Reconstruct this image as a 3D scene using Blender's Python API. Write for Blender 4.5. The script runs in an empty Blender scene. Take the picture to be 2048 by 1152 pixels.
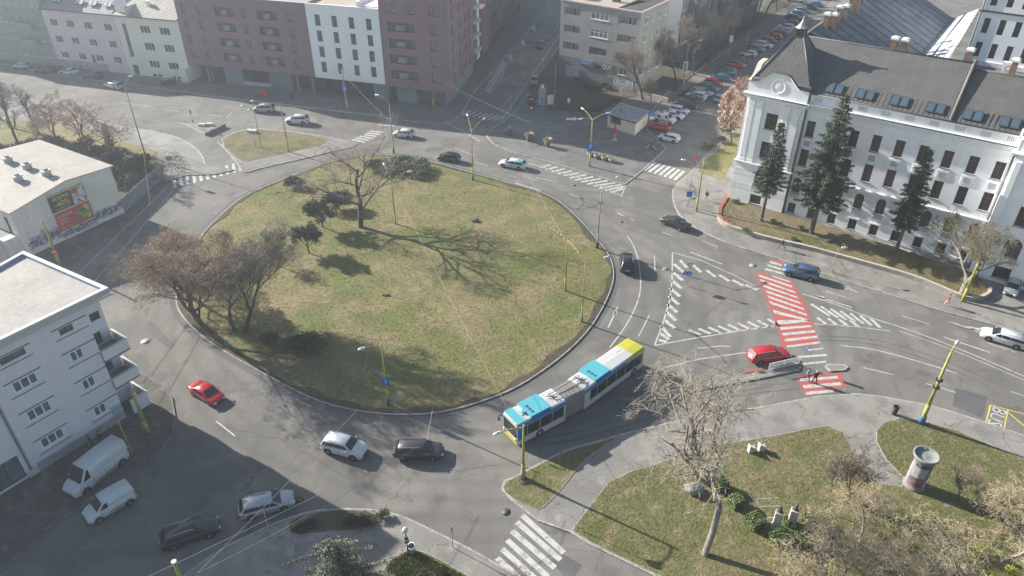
import bpy, math, random
from math import sin, cos, tan, pi, radians, degrees, atan2, hypot, sqrt
from mathutils import Vector, Matrix
R_ = random.Random(7)
scene = bpy.context.scene
COL = scene.collection

# ---------------------------------------------------------------- camera, world, sun, exposure
F_PX, PITCH, CAM_H = 1480.0, radians(34.2), 54.0
cam_d = bpy.data.cameras.new('camera'); cam = bpy.data.objects.new('camera', cam_d); COL.objects.link(cam)
cam_d.sensor_fit = 'HORIZONTAL'; cam_d.sensor_width = 36.0; cam_d.lens = 36.0 * F_PX / 2048.0
cam_d.clip_start = 1.0; cam_d.clip_end = 3000.0
cam.location = (0, 0, CAM_H); cam.rotation_euler = (pi / 2 - PITCH, 0, 0)
scene.camera = cam

SUN_EL, SUN_AZ = radians(24.0), radians(-31.0)      # travel heading of the light in the xy plane
world = bpy.data.worlds.new("World"); scene.world = world; world.use_nodes = True
wn = world.node_tree.nodes; wl = world.node_tree.links
bg = wn['Background']; sky = wn.new('ShaderNodeTexSky'); sky.sky_type = 'NISHITA'; sky.sun_disc = False
sky.sun_elevation = SUN_EL
sx, sy = -cos(SUN_AZ), -sin(SUN_AZ)                 # direction towards the sun
sky.sun_rotation = atan2(sx, sy)
sky.air_density = 1.3; sky.dust_density = 1.5; sky.ozone_density = 2.0
wl.new(sky.outputs['Color'], bg.inputs['Color']); bg.inputs['Strength'].default_value = 0.064
sd = bpy.data.lights.new('sun', 'SUN'); sd.energy = 5.0; sd.angle = radians(0.55); sd.color = (1.0, 0.95, 0.87)
so = bpy.data.objects.new('sun', sd); COL.objects.link(so)
so.rotation_euler = Vector((cos(SUN_AZ) * cos(SUN_EL), sin(SUN_AZ) * cos(SUN_EL), -sin(SUN_EL))).to_track_quat('-Z', 'Y').to_euler()
so.location = (-60, 60, 90)
scene.view_settings.view_transform = 'Standard'; scene.view_settings.look = 'None'
scene.view_settings.exposure = 1.18; scene.view_settings.gamma = 1.0
HAZE_D = 0.00055

# ---------------------------------------------------------------- survey: pixel of the ground plan -> metres
_rt = Vector((1, 0, 0)); _up = Vector((0, sin(PITCH), cos(PITCH))); _fw = Vector((0, cos(PITCH), -sin(PITCH)))
_C = Vector((0, 0, CAM_H))
def gp(u, v, z=0.0):
    d = _rt * (u - 1024) + _up * (576 - v) + _fw * F_PX
    t = (z - CAM_H) / d.z
    return _C + d * t
def gx(u, v, z=0.0):
    p = gp(u, v, z); return (p.x, p.y)
def px(p):
    d = Vector(p) - _C; w = d.dot(_fw); return 1024 + F_PX * d.dot(_rt) / w, 576 - F_PX * d.dot(_up) / w
def tall(bu, bv, tu, tv):
    """height of an upright thing from its foot and its top"""
    b = gp(bu, bv); best = (1e9, 0)
    for i in range(5, 900):
        z = i * 0.05; q = px((b.x, b.y, z)); e = hypot(q[0] - tu, q[1] - tv)
        if e < best[0]: best = (e, z)
    return best[1]
def hdg(a, b):
    return atan2(b[1] - a[1], b[0] - a[0])

# ---------------------------------------------------------------- materials
MATS = {}
def nd(nt, t, **kw):
    n = nt.nodes.new(t)
    for k, v in kw.items(): setattr(n, k, v)
    return n
def mat(name, col, rough=0.8, var=0.18, scale=1.5, fine=14.0, bump=0.0, metal=0.0, spec=0.3, emit=0.0, streak=0.0, coord='Object', tint=None, bscale=None, coat=0.0):
    if name in MATS: return MATS[name]
    m = bpy.data.materials.new(name); m.use_nodes = True; nt = m.node_tree
    b = nt.nodes['Principled BSDF']; L = nt.links.new
    b.inputs['Roughness'].default_value = rough; b.inputs['Metallic'].default_value = metal
    b.inputs['Specular IOR Level'].default_value = spec
    if coat: b.inputs['Coat Weight'].default_value = coat; b.inputs['Coat Roughness'].default_value = 0.08
    c = tuple(col) + (1,)
    tc = nd(nt, 'ShaderNodeTexCoord')
    if var > 0:
        n1 = nd(nt, 'ShaderNodeTexNoise'); n1.inputs['Scale'].default_value = scale; n1.inputs['Detail'].default_value = 5
        n2 = nd(nt, 'ShaderNodeTexNoise'); n2.inputs['Scale'].default_value = fine; n2.inputs['Detail'].default_value = 3
        L(tc.outputs[coord], n1.inputs['Vector']); L(tc.outputs[coord], n2.inputs['Vector'])
        ad = nd(nt, 'ShaderNodeMath', operation='ADD'); L(n1.outputs['Fac'], ad.inputs[0]); L(n2.outputs['Fac'], ad.inputs[1])
        mr = nd(nt, 'ShaderNodeMapRange'); mr.inputs['From Min'].default_value = 0.7; mr.inputs['From Max'].default_value = 1.3
        L(ad.outputs[0], mr.inputs['Value'])
        mx = nd(nt, 'ShaderNodeMixRGB'); mx.inputs[1].default_value = tuple(x * (1 - var) for x in col) + (1,)
        t2 = tint or tuple(min(1, x * (1 + var)) for x in col); mx.inputs[2].default_value = tuple(t2) + (1,)
        L(mr.outputs[0], mx.inputs[0]); out = mx.outputs[0]
        if streak > 0:
            mp = nd(nt, 'ShaderNodeMapping'); mp.inputs['Scale'].default_value = (2.2, 2.2, 0.12); L(tc.outputs[coord], mp.inputs['Vector'])
            n3 = nd(nt, 'ShaderNodeTexNoise'); n3.inputs['Scale'].default_value = 1.0; n3.inputs['Detail'].default_value = 4; L(mp.outputs[0], n3.inputs['Vector'])
            r3 = nd(nt, 'ShaderNodeMapRange'); r3.inputs['From Min'].default_value = 0.5; r3.inputs['From Max'].default_value = 0.75; r3.inputs['To Max'].default_value = streak
            L(n3.outputs['Fac'], r3.inputs['Value'])
            m3 = nd(nt, 'ShaderNodeMixRGB', blend_type='MULTIPLY'); m3.inputs[2].default_value = (0.45, 0.42, 0.38, 1); L(r3.outputs[0], m3.inputs[0]); L(out, m3.inputs[1]); out = m3.outputs[0]
        L(out, b.inputs['Base Color'])
        if bump > 0:
            nb = nd(nt, 'ShaderNodeTexNoise'); nb.inputs['Scale'].default_value = bscale or fine; nb.inputs['Detail'].default_value = 4; L(tc.outputs[coord], nb.inputs['Vector'])
            bp = nd(nt, 'ShaderNodeBump'); bp.inputs['Strength'].default_value = bump; bp.inputs['Distance'].default_value = 0.05
            L(nb.outputs['Fac'], bp.inputs['Height']); L(bp.outputs[0], b.inputs['Normal'])
    else:
        b.inputs['Base Color'].default_value = c
    if emit: b.inputs['Emission Color'].default_value = c; b.inputs['Emission Strength'].default_value = emit
    MATS[name] = m; return m

def ground_mat(name, cols, *a_, ring=None, **k_):
    return _ground_mat(name, cols, *a_, ring=ring, **k_)
def _ground_mat(name, cols, scales=(0.05, 0.4, 6.0), bump=0.3, bscale=8.0, cracks=0.0, joint=None, rough=0.9, tracks=0.0, ring=None):
    """layered noise between a list of colours, used on ground surfaces laid in world metres"""
    m = bpy.data.materials.new(name); m.use_nodes = True; nt = m.node_tree; L = nt.links.new
    b = nt.nodes['Principled BSDF']; b.inputs['Roughness'].default_value = rough; b.inputs['Specular IOR Level'].default_value = 0.2
    tc = nd(nt, 'ShaderNodeTexCoord')
    def noise(s, det=6, dist=0.0, off=(0, 0, 0), sc=(1, 1, 1)):
        mp = nd(nt, 'ShaderNodeMapping'); mp.inputs['Location'].default_value = off; mp.inputs['Scale'].default_value = sc
        L(tc.outputs['Object'], mp.inputs['Vector'])
        n = nd(nt, 'ShaderNodeTexNoise'); n.inputs['Scale'].default_value = s; n.inputs['Detail'].default_value = det; n.inputs['Distortion'].default_value = dist
        L(mp.outputs[0], n.inputs['Vector']); return n.outputs['Fac']
    def rng(x, a, c, lo=0.0, hi=1.0):
        r = nd(nt, 'ShaderNodeMapRange'); r.inputs['From Min'].default_value = a; r.inputs['From Max'].default_value = c
        r.inputs['To Min'].default_value = lo; r.inputs['To Max'].default_value = hi; L(x, r.inputs['Value']); return r.outputs[0]
    def mix(f, a, c, bt='MIX'):
        x = nd(nt, 'ShaderNodeMixRGB', blend_type=bt)
        for i, s in ((0, f), (1, a), (2, c)):
            if isinstance(s, (tuple, float, int)): x.inputs[i].default_value = (tuple(s) + (1,)) if isinstance(s, tuple) else s
            else: L(s, x.inputs[i])
        return x.outputs[0]
    out = mix(rng(noise(scales[0], 4), .42, .6), cols[0], cols[1])
    out = mix(rng(noise(scales[1], 6, .6, (13, 5, 0)), .45, .68), out, cols[2])
    if len(cols) > 3: out = mix(rng(noise(scales[1] * 1.9, 6, .3, (3, 45, 0)), .54, .70), out, cols[3])
    f = rng(noise(scales[2], 5, 0, (7, 7, 0)), .3, .7, 0.72, 1.28)
    g = nd(nt, 'ShaderNodeCombineXYZ'); [L(f, g.inputs[i]) for i in range(3)]
    out = mix(1.0, out, g.outputs[0], 'MULTIPLY')
    if cracks > 0:
        v = nd(nt, 'ShaderNodeTexVoronoi', feature='DISTANCE_TO_EDGE'); v.inputs['Scale'].default_value = 0.14
        w = nd(nt, 'ShaderNodeMixRGB'); w.inputs[0].default_value = 0.06
        nz = nd(nt, 'ShaderNodeTexNoise'); nz.inputs['Scale'].default_value = 0.7; nz.inputs['Detail'].default_value = 5; L(tc.outputs['Object'], nz.inputs['Vector'])
        vm = nd(nt, 'ShaderNodeVectorMath', operation='MULTIPLY_ADD'); L(nz.outputs['Color'], vm.inputs[0]); vm.inputs[1].default_value = (3, 3, 0); L(tc.outputs['Object'], vm.inputs[2])
        L(vm.outputs[0], v.inputs['Vector'])
        out = mix(rng(v.outputs['Distance'], 0.0, 0.006, cracks, 0.0), out, (0.03, 0.03, 0.03))
        # rectangular repair patches
        bk = nd(nt, 'ShaderNodeTexVoronoi', feature='F1', distance='CHEBYCHEV'); bk.inputs['Scale'].default_value = 0.11
        L(tc.outputs['Object'], bk.inputs['Vector'])
        sp = nd(nt, 'ShaderNodeSeparateColor'); L(bk.outputs['Color'], sp.inputs[0])
        out = mix(rng(sp.outputs[0], .72, .74, 0, .22), out, (0.10, 0.098, 0.095))
        out = mix(rng(sp.outputs[1], .78, .80, 0, .20), out, (0.26, 0.255, 0.24))
    if joint:
        bk = nd(nt, 'ShaderNodeTexBrick'); bk.inputs['Scale'].default_value = 1.0; bk.inputs['Brick Width'].default_value = joint; bk.inputs['Row Height'].default_value = joint
        bk.inputs['Mortar Size'].default_value = 0.03; bk.inputs['Color1'].default_value = (1, 1, 1, 1); bk.inputs['Color2'].default_value = (.93, .93, .93, 1); bk.inputs['Mortar'].default_value = (.62, .6, .56, 1)
        mp = nd(nt, 'ShaderNodeMapping'); mp.inputs['Rotation'].default_value = (0, 0, radians(-35)); L(tc.outputs['Object'], mp.inputs['Vector']); L(mp.outputs[0], bk.inputs['Vector'])
        out = mix(0.8, out, bk.outputs['Color'], 'MULTIPLY')
    if ring:
        mp = nd(nt, 'ShaderNodeMapping'); mp.inputs['Location'].default_value = (-ring[0] / ring[2], -ring[1] / ring[3], 0); mp.inputs['Scale'].default_value = (1 / ring[2], 1 / ring[3], 0); L(tc.outputs['Object'], mp.inputs['Vector'])
        ln = nd(nt, 'ShaderNodeVectorMath', operation='LENGTH'); L(mp.outputs[0], ln.inputs[0])
        nz2 = nd(nt, 'ShaderNodeMath', operation='MULTIPLY_ADD'); L(noise(0.09, 3), nz2.inputs[0]); nz2.inputs[1].default_value = 0.10; L(ln.outputs['Value'], nz2.inputs[2])
        sn = nd(nt, 'ShaderNodeMath', operation='SINE'); ml = nd(nt, 'ShaderNodeMath', operation='MULTIPLY'); L(nz2.outputs[0], ml.inputs[0]); ml.inputs[1].default_value = 78.0; L(ml.outputs[0], sn.inputs[0])
        fade = rng(ln.outputs['Value'], 1.75, 1.35); w_ = nd(nt, 'ShaderNodeMath', operation='MULTIPLY'); L(rng(sn.outputs[0], -.2, 1.0, 0, .30), w_.inputs[0]); L(fade, w_.inputs[1])
        out = mix(w_.outputs[0], out, (0.115, 0.11, 0.10))
        st = rng(noise(0.5, 5, .2, (1, 9, 0), (1, .12, 1)), .55, .72, 0, .22); out = mix(st, out, (0.11, 0.105, 0.098))
        out = mix(rng(noise(2.3, 3, 0, (31, 2, 0)), .70, .78, 0, .35), out, (0.07, 0.068, 0.065))
    L(out, b.inputs['Base Color'])
    if bump:
        bp = nd(nt, 'ShaderNodeBump'); bp.inputs['Strength'].default_value = bump; bp.inputs['Distance'].default_value = 0.08
        L(noise(bscale, 5), bp.inputs['Height']); L(bp.outputs[0], b.inputs['Normal'])
    MATS[name] = m; return m

def paint_mat(name, col, wear=0.35, under=(0.17, 0.165, 0.155)):
    m = bpy.data.materials.new(name); m.use_nodes = True; nt = m.node_tree; L = nt.links.new
    b = nt.nodes['Principled BSDF']; b.inputs['Roughness'].default_value = 0.75
    tc = nd(nt, 'ShaderNodeTexCoord'); n = nd(nt, 'ShaderNodeTexNoise'); n.inputs['Scale'].default_value = 1.6; n.inputs['Detail'].default_value = 9; n.inputs['Roughness'].default_value = 0.75
    L(tc.outputs['Object'], n.inputs['Vector'])
    r = nd(nt, 'ShaderNodeMapRange'); r.inputs['From Min'].default_value = 0.50; r.inputs['From Max'].default_value = 0.66; r.inputs['To Max'].default_value = min(1, wear * 2); L(n.outputs['Fac'], r.inputs['Value'])
    x = nd(nt, 'ShaderNodeMixRGB'); x.inputs[1].default_value = tuple(col) + (1,); x.inputs[2].default_value = tuple(under) + (1,)
    L(r.outputs[0], x.inputs[0]); L(x.outputs[0], b.inputs['Base Color']); MATS[name] = m; return m

asphalt = ground_mat('asphalt', [(0.155, 0.147, 0.135), (0.197, 0.186, 0.169), (0.225, 0.210, 0.188), (0.127, 0.122, 0.115)], (0.035, 0.16, 9.0), bump=0.15, bscale=14, cracks=0.5, ring=(-2.5, 79.5, 31.5, 27.5))
asphalt_new = ground_mat('dark_asphalt', [(0.115, 0.115, 0.115), (0.135, 0.132, 0.13), (0.15, 0.147, 0.14)], (0.05, 0.3, 9.0), bump=0.1, bscale=14)
concrete_road = ground_mat('pale_concrete_paving', [(0.26, 0.26, 0.245), (0.31, 0.31, 0.295), (0.23, 0.23, 0.215)], (0.08, 0.4, 9.0), bump=0.1, bscale=14)
pave = ground_mat('pavement_asphalt', [(0.235, 0.222, 0.202), (0.28, 0.265, 0.242), (0.19, 0.182, 0.168), (0.31, 0.29, 0.262)], (0.08, 0.35, 9.0), bump=0.15, bscale=12, cracks=0.75)
pave_grey = ground_mat('pavement_grey', [(0.135, 0.131, 0.127), (0.165, 0.16, 0.153), (0.19, 0.183, 0.172), (0.115, 0.112, 0.11)], (0.06, 0.3, 9.0), bump=0.15, bscale=12, cracks=0.7)
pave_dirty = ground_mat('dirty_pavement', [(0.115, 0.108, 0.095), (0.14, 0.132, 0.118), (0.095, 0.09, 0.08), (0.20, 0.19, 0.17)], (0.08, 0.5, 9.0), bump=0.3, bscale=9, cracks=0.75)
pave_tile = ground_mat('pavement_tiles', [(0.17, 0.165, 0.16), (0.20, 0.195, 0.185), (0.15, 0.148, 0.145)], (0.06, 0.3, 9.0), bump=0.1, bscale=12, joint=1.6)
grass_m = ground_mat('winter_grass', [(0.158, 0.153, 0.058), (0.225, 0.190, 0.092), (0.128, 0.148, 0.044), (0.250, 0.195, 0.115)], (0.05, 0.16, 2.6), bump=.5, bscale=3.5)
grass_park = ground_mat('park_grass', [(0.128, 0.128, 0.052), (0.175, 0.152, 0.075), (0.105, 0.118, 0.038), (0.235, 0.178, 0.115)], (0.06, 0.35, 3.2), bump=1.0, bscale=3.8)
grass_dry = ground_mat('dry_grass_and_soil', [(0.185, 0.150, 0.095), (0.155, 0.140, 0.062), (0.095, 0.110, 0.032), (0.225, 0.170, 0.115)], (0.09, 0.30, 3.2), bump=0.9, bscale=3.5)
soil_m = ground_mat('bare_soil', [(0.085, 0.073, 0.052), (0.11, 0.09, 0.065), (0.072, 0.074, 0.042)], (0.1, 0.5, 4.0), bump=0.8, bscale=4)
white_paint = paint_mat('white_road_paint', (0.50, 0.495, 0.475), 0.55)
faded_paint = paint_mat('faded_road_paint', (0.42, 0.41, 0.38), 0.5)
red_paint = paint_mat('red_road_paint', (0.42, 0.095, 0.08), 0.5)
yellow_paint = paint_mat('yellow_road_paint', (0.60, 0.52, 0.08), 0.3)
kerb_m = mat('kerb_stone', (0.36, 0.345, 0.31), var=0.45, scale=1.2, fine=6, bump=.2)
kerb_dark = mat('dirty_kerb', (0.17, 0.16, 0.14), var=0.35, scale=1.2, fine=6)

# ---------------------------------------------------------------- mesh builder and tagging
class MB:
    def __init__(s): s.v = []; s.f = []; s.m = []; s.sm = []
    def poly(s, pts, mi=0, smooth=False):
        n = len(s.v); s.v += [tuple(p) for p in pts]; s.f.append(tuple(range(n, n + len(pts)))); s.m.append(mi); s.sm.append(smooth); return s
    def grid(s, rows, mi=0, smooth=True, closed=False):
        n = len(s.v); k = len(rows[0])
        for r in rows: s.v += [tuple(p) for p in r]
        for i in range(len(rows) - 1):
            for j in range(k if closed else k - 1):
                j2 = (j + 1) % k
                s.f.append((n + i * k + j, n + i * k + j2, n + (i + 1) * k + j2, n + (i + 1) * k + j)); s.m.append(mi); s.sm.append(smooth)
        return s
    def box(s, x0, x1, y0, y1, z0, z1, mi=0, M=None):
        c = [(x0, y0, z0), (x1, y0, z0), (x1, y1, z0), (x0, y1, z0), (x0, y0, z1), (x1, y0, z1), (x1, y1, z1), (x0, y1, z1)]
        if M is not None: c = [tuple(M @ Vector(p)) for p in c]
        n = len(s.v); s.v += c
        for f in ((0, 3, 2, 1), (4, 5, 6, 7), (0, 1, 5, 4), (1, 2, 6, 5), (2, 3, 7, 6), (3, 0, 4, 7)):
            s.f.append(tuple(n + i for i in f)); s.m.append(mi); s.sm.append(False)
        return s
    def prism(s, pts, z0, z1, mi=0, mside=None, cap=True):
        a = sum(pts[i][0] * pts[(i + 1) % len(pts)][1] - pts[(i + 1) % len(pts)][0] * pts[i][1] for i in range(len(pts)))
        if a < 0: pts = pts[::-1]
        k = len(pts); n = len(s.v)
        s.v += [(p[0], p[1], z0) for p in pts] + [(p[0], p[1], z1) for p in pts]
        for i in range(k):
            j = (i + 1) % k; s.f.append((n + i, n + j, n + k + j, n + k + i)); s.m.append(mi if mside is None else mside); s.sm.append(False)
        if cap:
            s.f.append(tuple(n + k + i for i in range(k))); s.m.append(mi); s.sm.append(False)
            s.f.append(tuple(n + i for i in reversed(range(k)))); s.m.append(mi); s.sm.append(False)
        return s
    def tube(s, p0, p1, r0, r1=None, n=8, mi=0, cap=True):
        r1 = r0 if r1 is None else r1
        p0 = Vector(p0); p1 = Vector(p1); d = (p1 - p0)
        if d.length < 1e-6: return s
        d.normalize(); a = d.orthogonal().normalized(); b = d.cross(a); k = len(s.v)
        for p, r in ((p0, r0), (p1, r1)):
            for i in range(n):
                t = 2 * pi * i / n; s.v.append(tuple(p + (a * cos(t) + b * sin(t)) * r))
        for i in range(n):
            j = (i + 1) % n; s.f.append((k + i, k + j, k + n + j, k + n + i)); s.m.append(mi); s.sm.append(n > 5)
        if cap:
            s.f.append(tuple(k + n + i for i in range(n))); s.m.append(mi); s.sm.append(False)
            s.f.append(tuple(k + i for i in reversed(range(n)))); s.m.append(mi); s.sm.append(False)
        return s
    def path(s, pts, r, n=6, mi=0, r1=None):
        k = len(pts) - 1
        for i in range(k):
            a = r + ((r1 if r1 is not None else r) - r) * i / k; b = r + ((r1 if r1 is not None else r) - r) * (i + 1) / k
            s.tube(pts[i], pts[i + 1], a, b, n, mi)
        return s
    def lathe(s, prof, n=16, mi=0, c=(0, 0), smooth=True):
        rows = [[(c[0] + r * cos(2 * pi * j / n), c[1] + r * sin(2 * pi * j / n), z) for j in range(n)] for r, z in prof]
        s.grid(rows, mi, smooth, True); return s
    def ball(s, c, r, n=10, mi=0, sc=(1, 1, 1)):
        m = max(4, n // 2)
        rows = [[(c[0] + sc[0] * r * sin(pi * i / m) * cos(2 * pi * j / n), c[1] + sc[1] * r * sin(pi * i / m) * sin(2 * pi * j / n), c[2] - sc[2] * r * cos(pi * i / m)) for j in range(n)] for i in range(m + 1)]
        s.grid(rows, mi, True, True); return s
    def mesh(s, name, mats):
        me = bpy.data.meshes.new(name); me.from_pydata(s.v, [], s.f)
        for m in (mats if isinstance(mats, (list, tuple)) else [mats]): me.materials.append(m)
        me.polygons.foreach_set('material_index', s.m); me.polygons.foreach_set('use_smooth', s.sm); me.update(); return me
    def build(s, name, mats, parent=None, loc=None, rz=0):
        o = bpy.data.objects.new(name, s.mesh(name, mats)); COL.objects.link(o)
        if parent is not None: o.parent = parent
        if loc is not None: o.location = loc
        if rz: o.rotation_euler = (0, 0, rz)
        return o
def tag(o, label=None, cat=None, group=None, kind=None):
    if label: o['label'] = label
    if cat: o['category'] = cat
    if group: o['group'] = group
    if kind: o['kind'] = kind
    return o
def empty(name, loc, rz=0, label=None, cat=None, group=None):
    o = bpy.data.objects.new(name, None); COL.objects.link(o); o.location = loc; o.rotation_euler = (0, 0, rz); o.empty_display_size = .3
    return tag(o, label, cat, group)
def structure(o): o['kind'] = 'structure'; return o
def inst(name, me, parent, loc=(0, 0, 0), rot=(0, 0, 0), scale=None):
    o = bpy.data.objects.new(name, me); COL.objects.link(o); o.parent = parent; o.location = loc; o.rotation_euler = rot
    if scale: o.scale = scale
    return o

# ---------------------------------------------------------------- ground helpers
def smooth_poly(pts, it=2, closed=True):
    for _ in range(it):
        q = []
        n = len(pts)
        rngi = range(n) if closed else range(n - 1)
        if not closed: q.append(pts[0])
        for i in rngi:
            a = pts[i]; b = pts[(i + 1) % n]
            q.append((a[0] * .75 + b[0] * .25, a[1] * .75 + b[1] * .25)); q.append((a[0] * .25 + b[0] * .75, a[1] * .25 + b[1] * .75))
        if not closed: q.append(pts[-1])
        pts = q
    return pts
def P(pix, z=0.0): return [gx(u, v, z) for u, v in pix]
def area(pts): return sum(pts[i][0] * pts[(i + 1) % len(pts)][1] - pts[(i + 1) % len(pts)][0] * pts[i][1] for i in range(len(pts)))
def offset(pts, d):
    n = len(pts); out = []
    s = 1 if area(pts) > 0 else -1
    for i in range(n):
        a = pts[i - 1]; b = pts[i]; c = pts[(i + 1) % n]
        e1 = Vector((b[0] - a[0], b[1] - a[1])); e2 = Vector((c[0] - b[0], c[1] - b[1]))
        if e1.length < 1e-6 or e2.length < 1e-6: out.append(b); continue
        e1.normalize(); e2.normalize(); n1 = Vector((-e1.y, e1.x)) * s; n2 = Vector((-e2.y, e2.x)) * s
        m = (n1 + n2)
        if m.length < .2: out.append(b); continue
        m.normalize(); k = d / max(.5, m.dot(n1)); out.append((b[0] + m.x * k, b[1] + m.y * k))
    return out
def slab(name, pix, z, m, kerb=0.16, km=None, it=2, z0=-0.05, world=None):
    pts = world if world else P(pix)
    if it: pts = smooth_poly(pts, it)
    if kerb:
        inner = offset(pts, kerb)
        o = structure(MB().prism(inner, z0, z).build(name, m))
        kb = MB(); k = len(pts)
        for i in range(k):
            j = (i + 1) % k
            a, b, c, d = pts[i], pts[j], inner[j], inner[i]; zt = z + .006
            if area(pts) < 0: a, b, c, d = b, a, d, c
            kb.poly([(a[0], a[1], z0), (b[0], b[1], z0), (b[0], b[1], zt), (a[0], a[1], zt)])
            kb.poly([(a[0], a[1], zt), (b[0], b[1], zt), (c[0], c[1], zt), (d[0], d[1], zt)])
            kb.poly([(d[0], d[1], zt), (c[0], c[1], zt), (c[0], c[1], z - .02), (d[0], d[1], z - .02)])
        kb.build('kerb', km or kerb_m, o)
    else:
        o = structure(MB().prism(pts, z0, z).build(name, m))
    return o
def strip(mb, a, b, w, z=0.006, mi=0):
    d = Vector((b[0] - a[0], b[1] - a[1]));
    if d.length < 1e-5: return
    d.normalize(); n = Vector((-d.y, d.x)) * w / 2
    mb.poly([(a[0] - n.x, a[1] - n.y, z), (b[0] - n.x, b[1] - n.y, z), (b[0] + n.x, b[1] + n.y, z), (a[0] + n.x, a[1] + n.y, z)], mi)
def line(mb, pix, w=0.14, z=0.006, mi=0, it=0):
    pts = P(pix)
    if it: pts = smooth_poly(pts, it, False)
    n = len(pts); lo = []; hi = []
    for i in range(n):
        a = pts[max(0, i - 1)]; c = pts[min(n - 1, i + 1)]; d = Vector((c[0] - a[0], c[1] - a[1])).normalized(); q = Vector((-d.y, d.x)) * w / 2
        lo.append((pts[i][0] - q.x, pts[i][1] - q.y, z)); hi.append((pts[i][0] + q.x, pts[i][1] + q.y, z))
    for i in range(n - 1): mb.poly([lo[i], lo[i + 1], hi[i + 1], hi[i]], mi)
def quadpx(mb, pix, z=0.006, mi=0):
    pts = [(x, y, z) for x, y in P(pix)]
    if area(pts) < 0: pts = pts[::-1]
    mb.poly(pts, mi)
# ================================================================ GROUND
g = MB(); g.poly([(-900, -300, 0), (900, -300, 0), (900, 1600, 0), (-900, 1600, 0)])
structure(g.build('road', asphalt))

# central island: a very gently domed grass sheet inside its kerb
isl_px = [(845, 319), (780, 308), (700, 314), (640, 330), (587, 350), (512, 380), (475, 400), (450, 423), (410, 460), (378, 510), (357, 560), (350, 600),
          (358, 628), (400, 673), (462, 713), (512, 741), (575, 775), (625, 800), (690, 820), (760, 830), (830, 832), (900, 824), (960, 806), (1024, 782), (1080, 748),
          (1140, 702), (1180, 660), (1208, 615), (1226, 572), (1229, 545), (1222, 515), (1200, 485), (1160, 440), (1120, 403), (1080, 383), (1024, 368), (947, 347)]
ip = smooth_poly(P(isl_px), 2)
cx = sum(p[0] for p in ip) / len(ip); cy = sum(p[1] for p in ip) / len(ip)
rows = []
inner = offset(ip, 0.14)
NR = 26
for i in range(NR + 1):
    t = i / NR
    h = 0.13 + 0.55 * (1 - (1 - t) ** 2) * (t < 2)
    row = []
    for p in inner:
        x = p[0] * (1 - t) + cx * t; y = p[1] * (1 - t) + cy * t
        w = 0.06 * sin(x * .7 + 1.3 * sin(y * .31)) * sin(y * .9 + x * .2) + 0.035 * sin(x * 2.1 + y * 1.7)
        row.append((x, y, h + w * min(1, t * 6)))
    rows.append(row)
if area(ip) < 0: rows = [r[::-1] for r in rows]
isl = structure(MB().grid(rows, 0, True, True).build('roundabout_grass', grass_m))
kb = MB()
pts = ip if area(ip) > 0 else ip[::-1]; inn = offset(pts, .14)
for i in range(len(pts)):
    j = (i + 1) % len(pts); a, b, c, d = pts[i], pts[j], inn[j], inn[i]
    kb.poly([(a[0], a[1], -.05), (b[0], b[1], -.05), (b[0], b[1], .14), (a[0], a[1], .14)])
    kb.poly([(a[0], a[1], .14), (b[0], b[1], .14), (c[0], c[1], .14), (d[0], d[1], .14)])
    kb.poly([(d[0], d[1], .14), (c[0], c[1], .14), (c[0], c[1], .0), (d[0], d[1], .0)])
kb.build('kerb', kerb_m, isl)
# trodden earth rim just inside the kerb
er = MB(); in2 = offset(pts, .15); in3a = offset(pts, .35); in3b = offset(pts, 2.0); rgk = [0.5 + 0.5 * sin(i * .37) * sin(i * .113 + 1) * cos(i * .71) for i in range(len(pts))]; in3 = [(a[0] + (b[0] - a[0]) * k * k, a[1] + (b[1] - a[1]) * k * k) for a, b, k in zip(in3a, in3b, rgk)]
for i in range(len(pts)):
    j = (i + 1) % len(pts); er.poly([(in2[i][0], in2[i][1], .148), (in2[j][0], in2[j][1], .148), (in3[j][0], in3[j][1], .205), (in3[i][0], in3[i][1], .205)])
er.build('earth_rim', soil_m, isl)
# gutter strip around the island (dirtier asphalt)
gu = MB(); ou = offset(pts, -0.75)
for i in range(len(pts)):
    j = (i + 1) % len(pts); gu.poly([(ou[i][0], ou[i][1], .004), (ou[j][0], ou[j][1], .004), (pts[j][0], pts[j][1], .004), (pts[i][0], pts[i][1], .004)])
structure(gu.build('road_gutter', asphalt_new))

# splitter island upper left (grass with a pavement edge)
slab('pavement', [(437, 284), (462, 267), (500, 257), (560, 261), (620, 268), (700, 282), (720, 291), (660, 305), (612, 317), (567, 327), (512, 340), (492, 346), (482, 343), (479, 334)], .12, pave, it=1)
slab('verge_grass', [(440, 285), (464, 269), (500, 259.5), (560, 263), (612, 270), (655, 280), (650, 290), (600, 301), (555, 311), (512, 320), (484, 327)], .15, grass_dry, kerb=0, it=1)
# paved triangular refuge further left
slab('traffic_island', [(357, 247), (400, 250), (452, 254), (432, 263), (412, 272), (385, 258)], .14, concrete_road, it=0)
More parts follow.
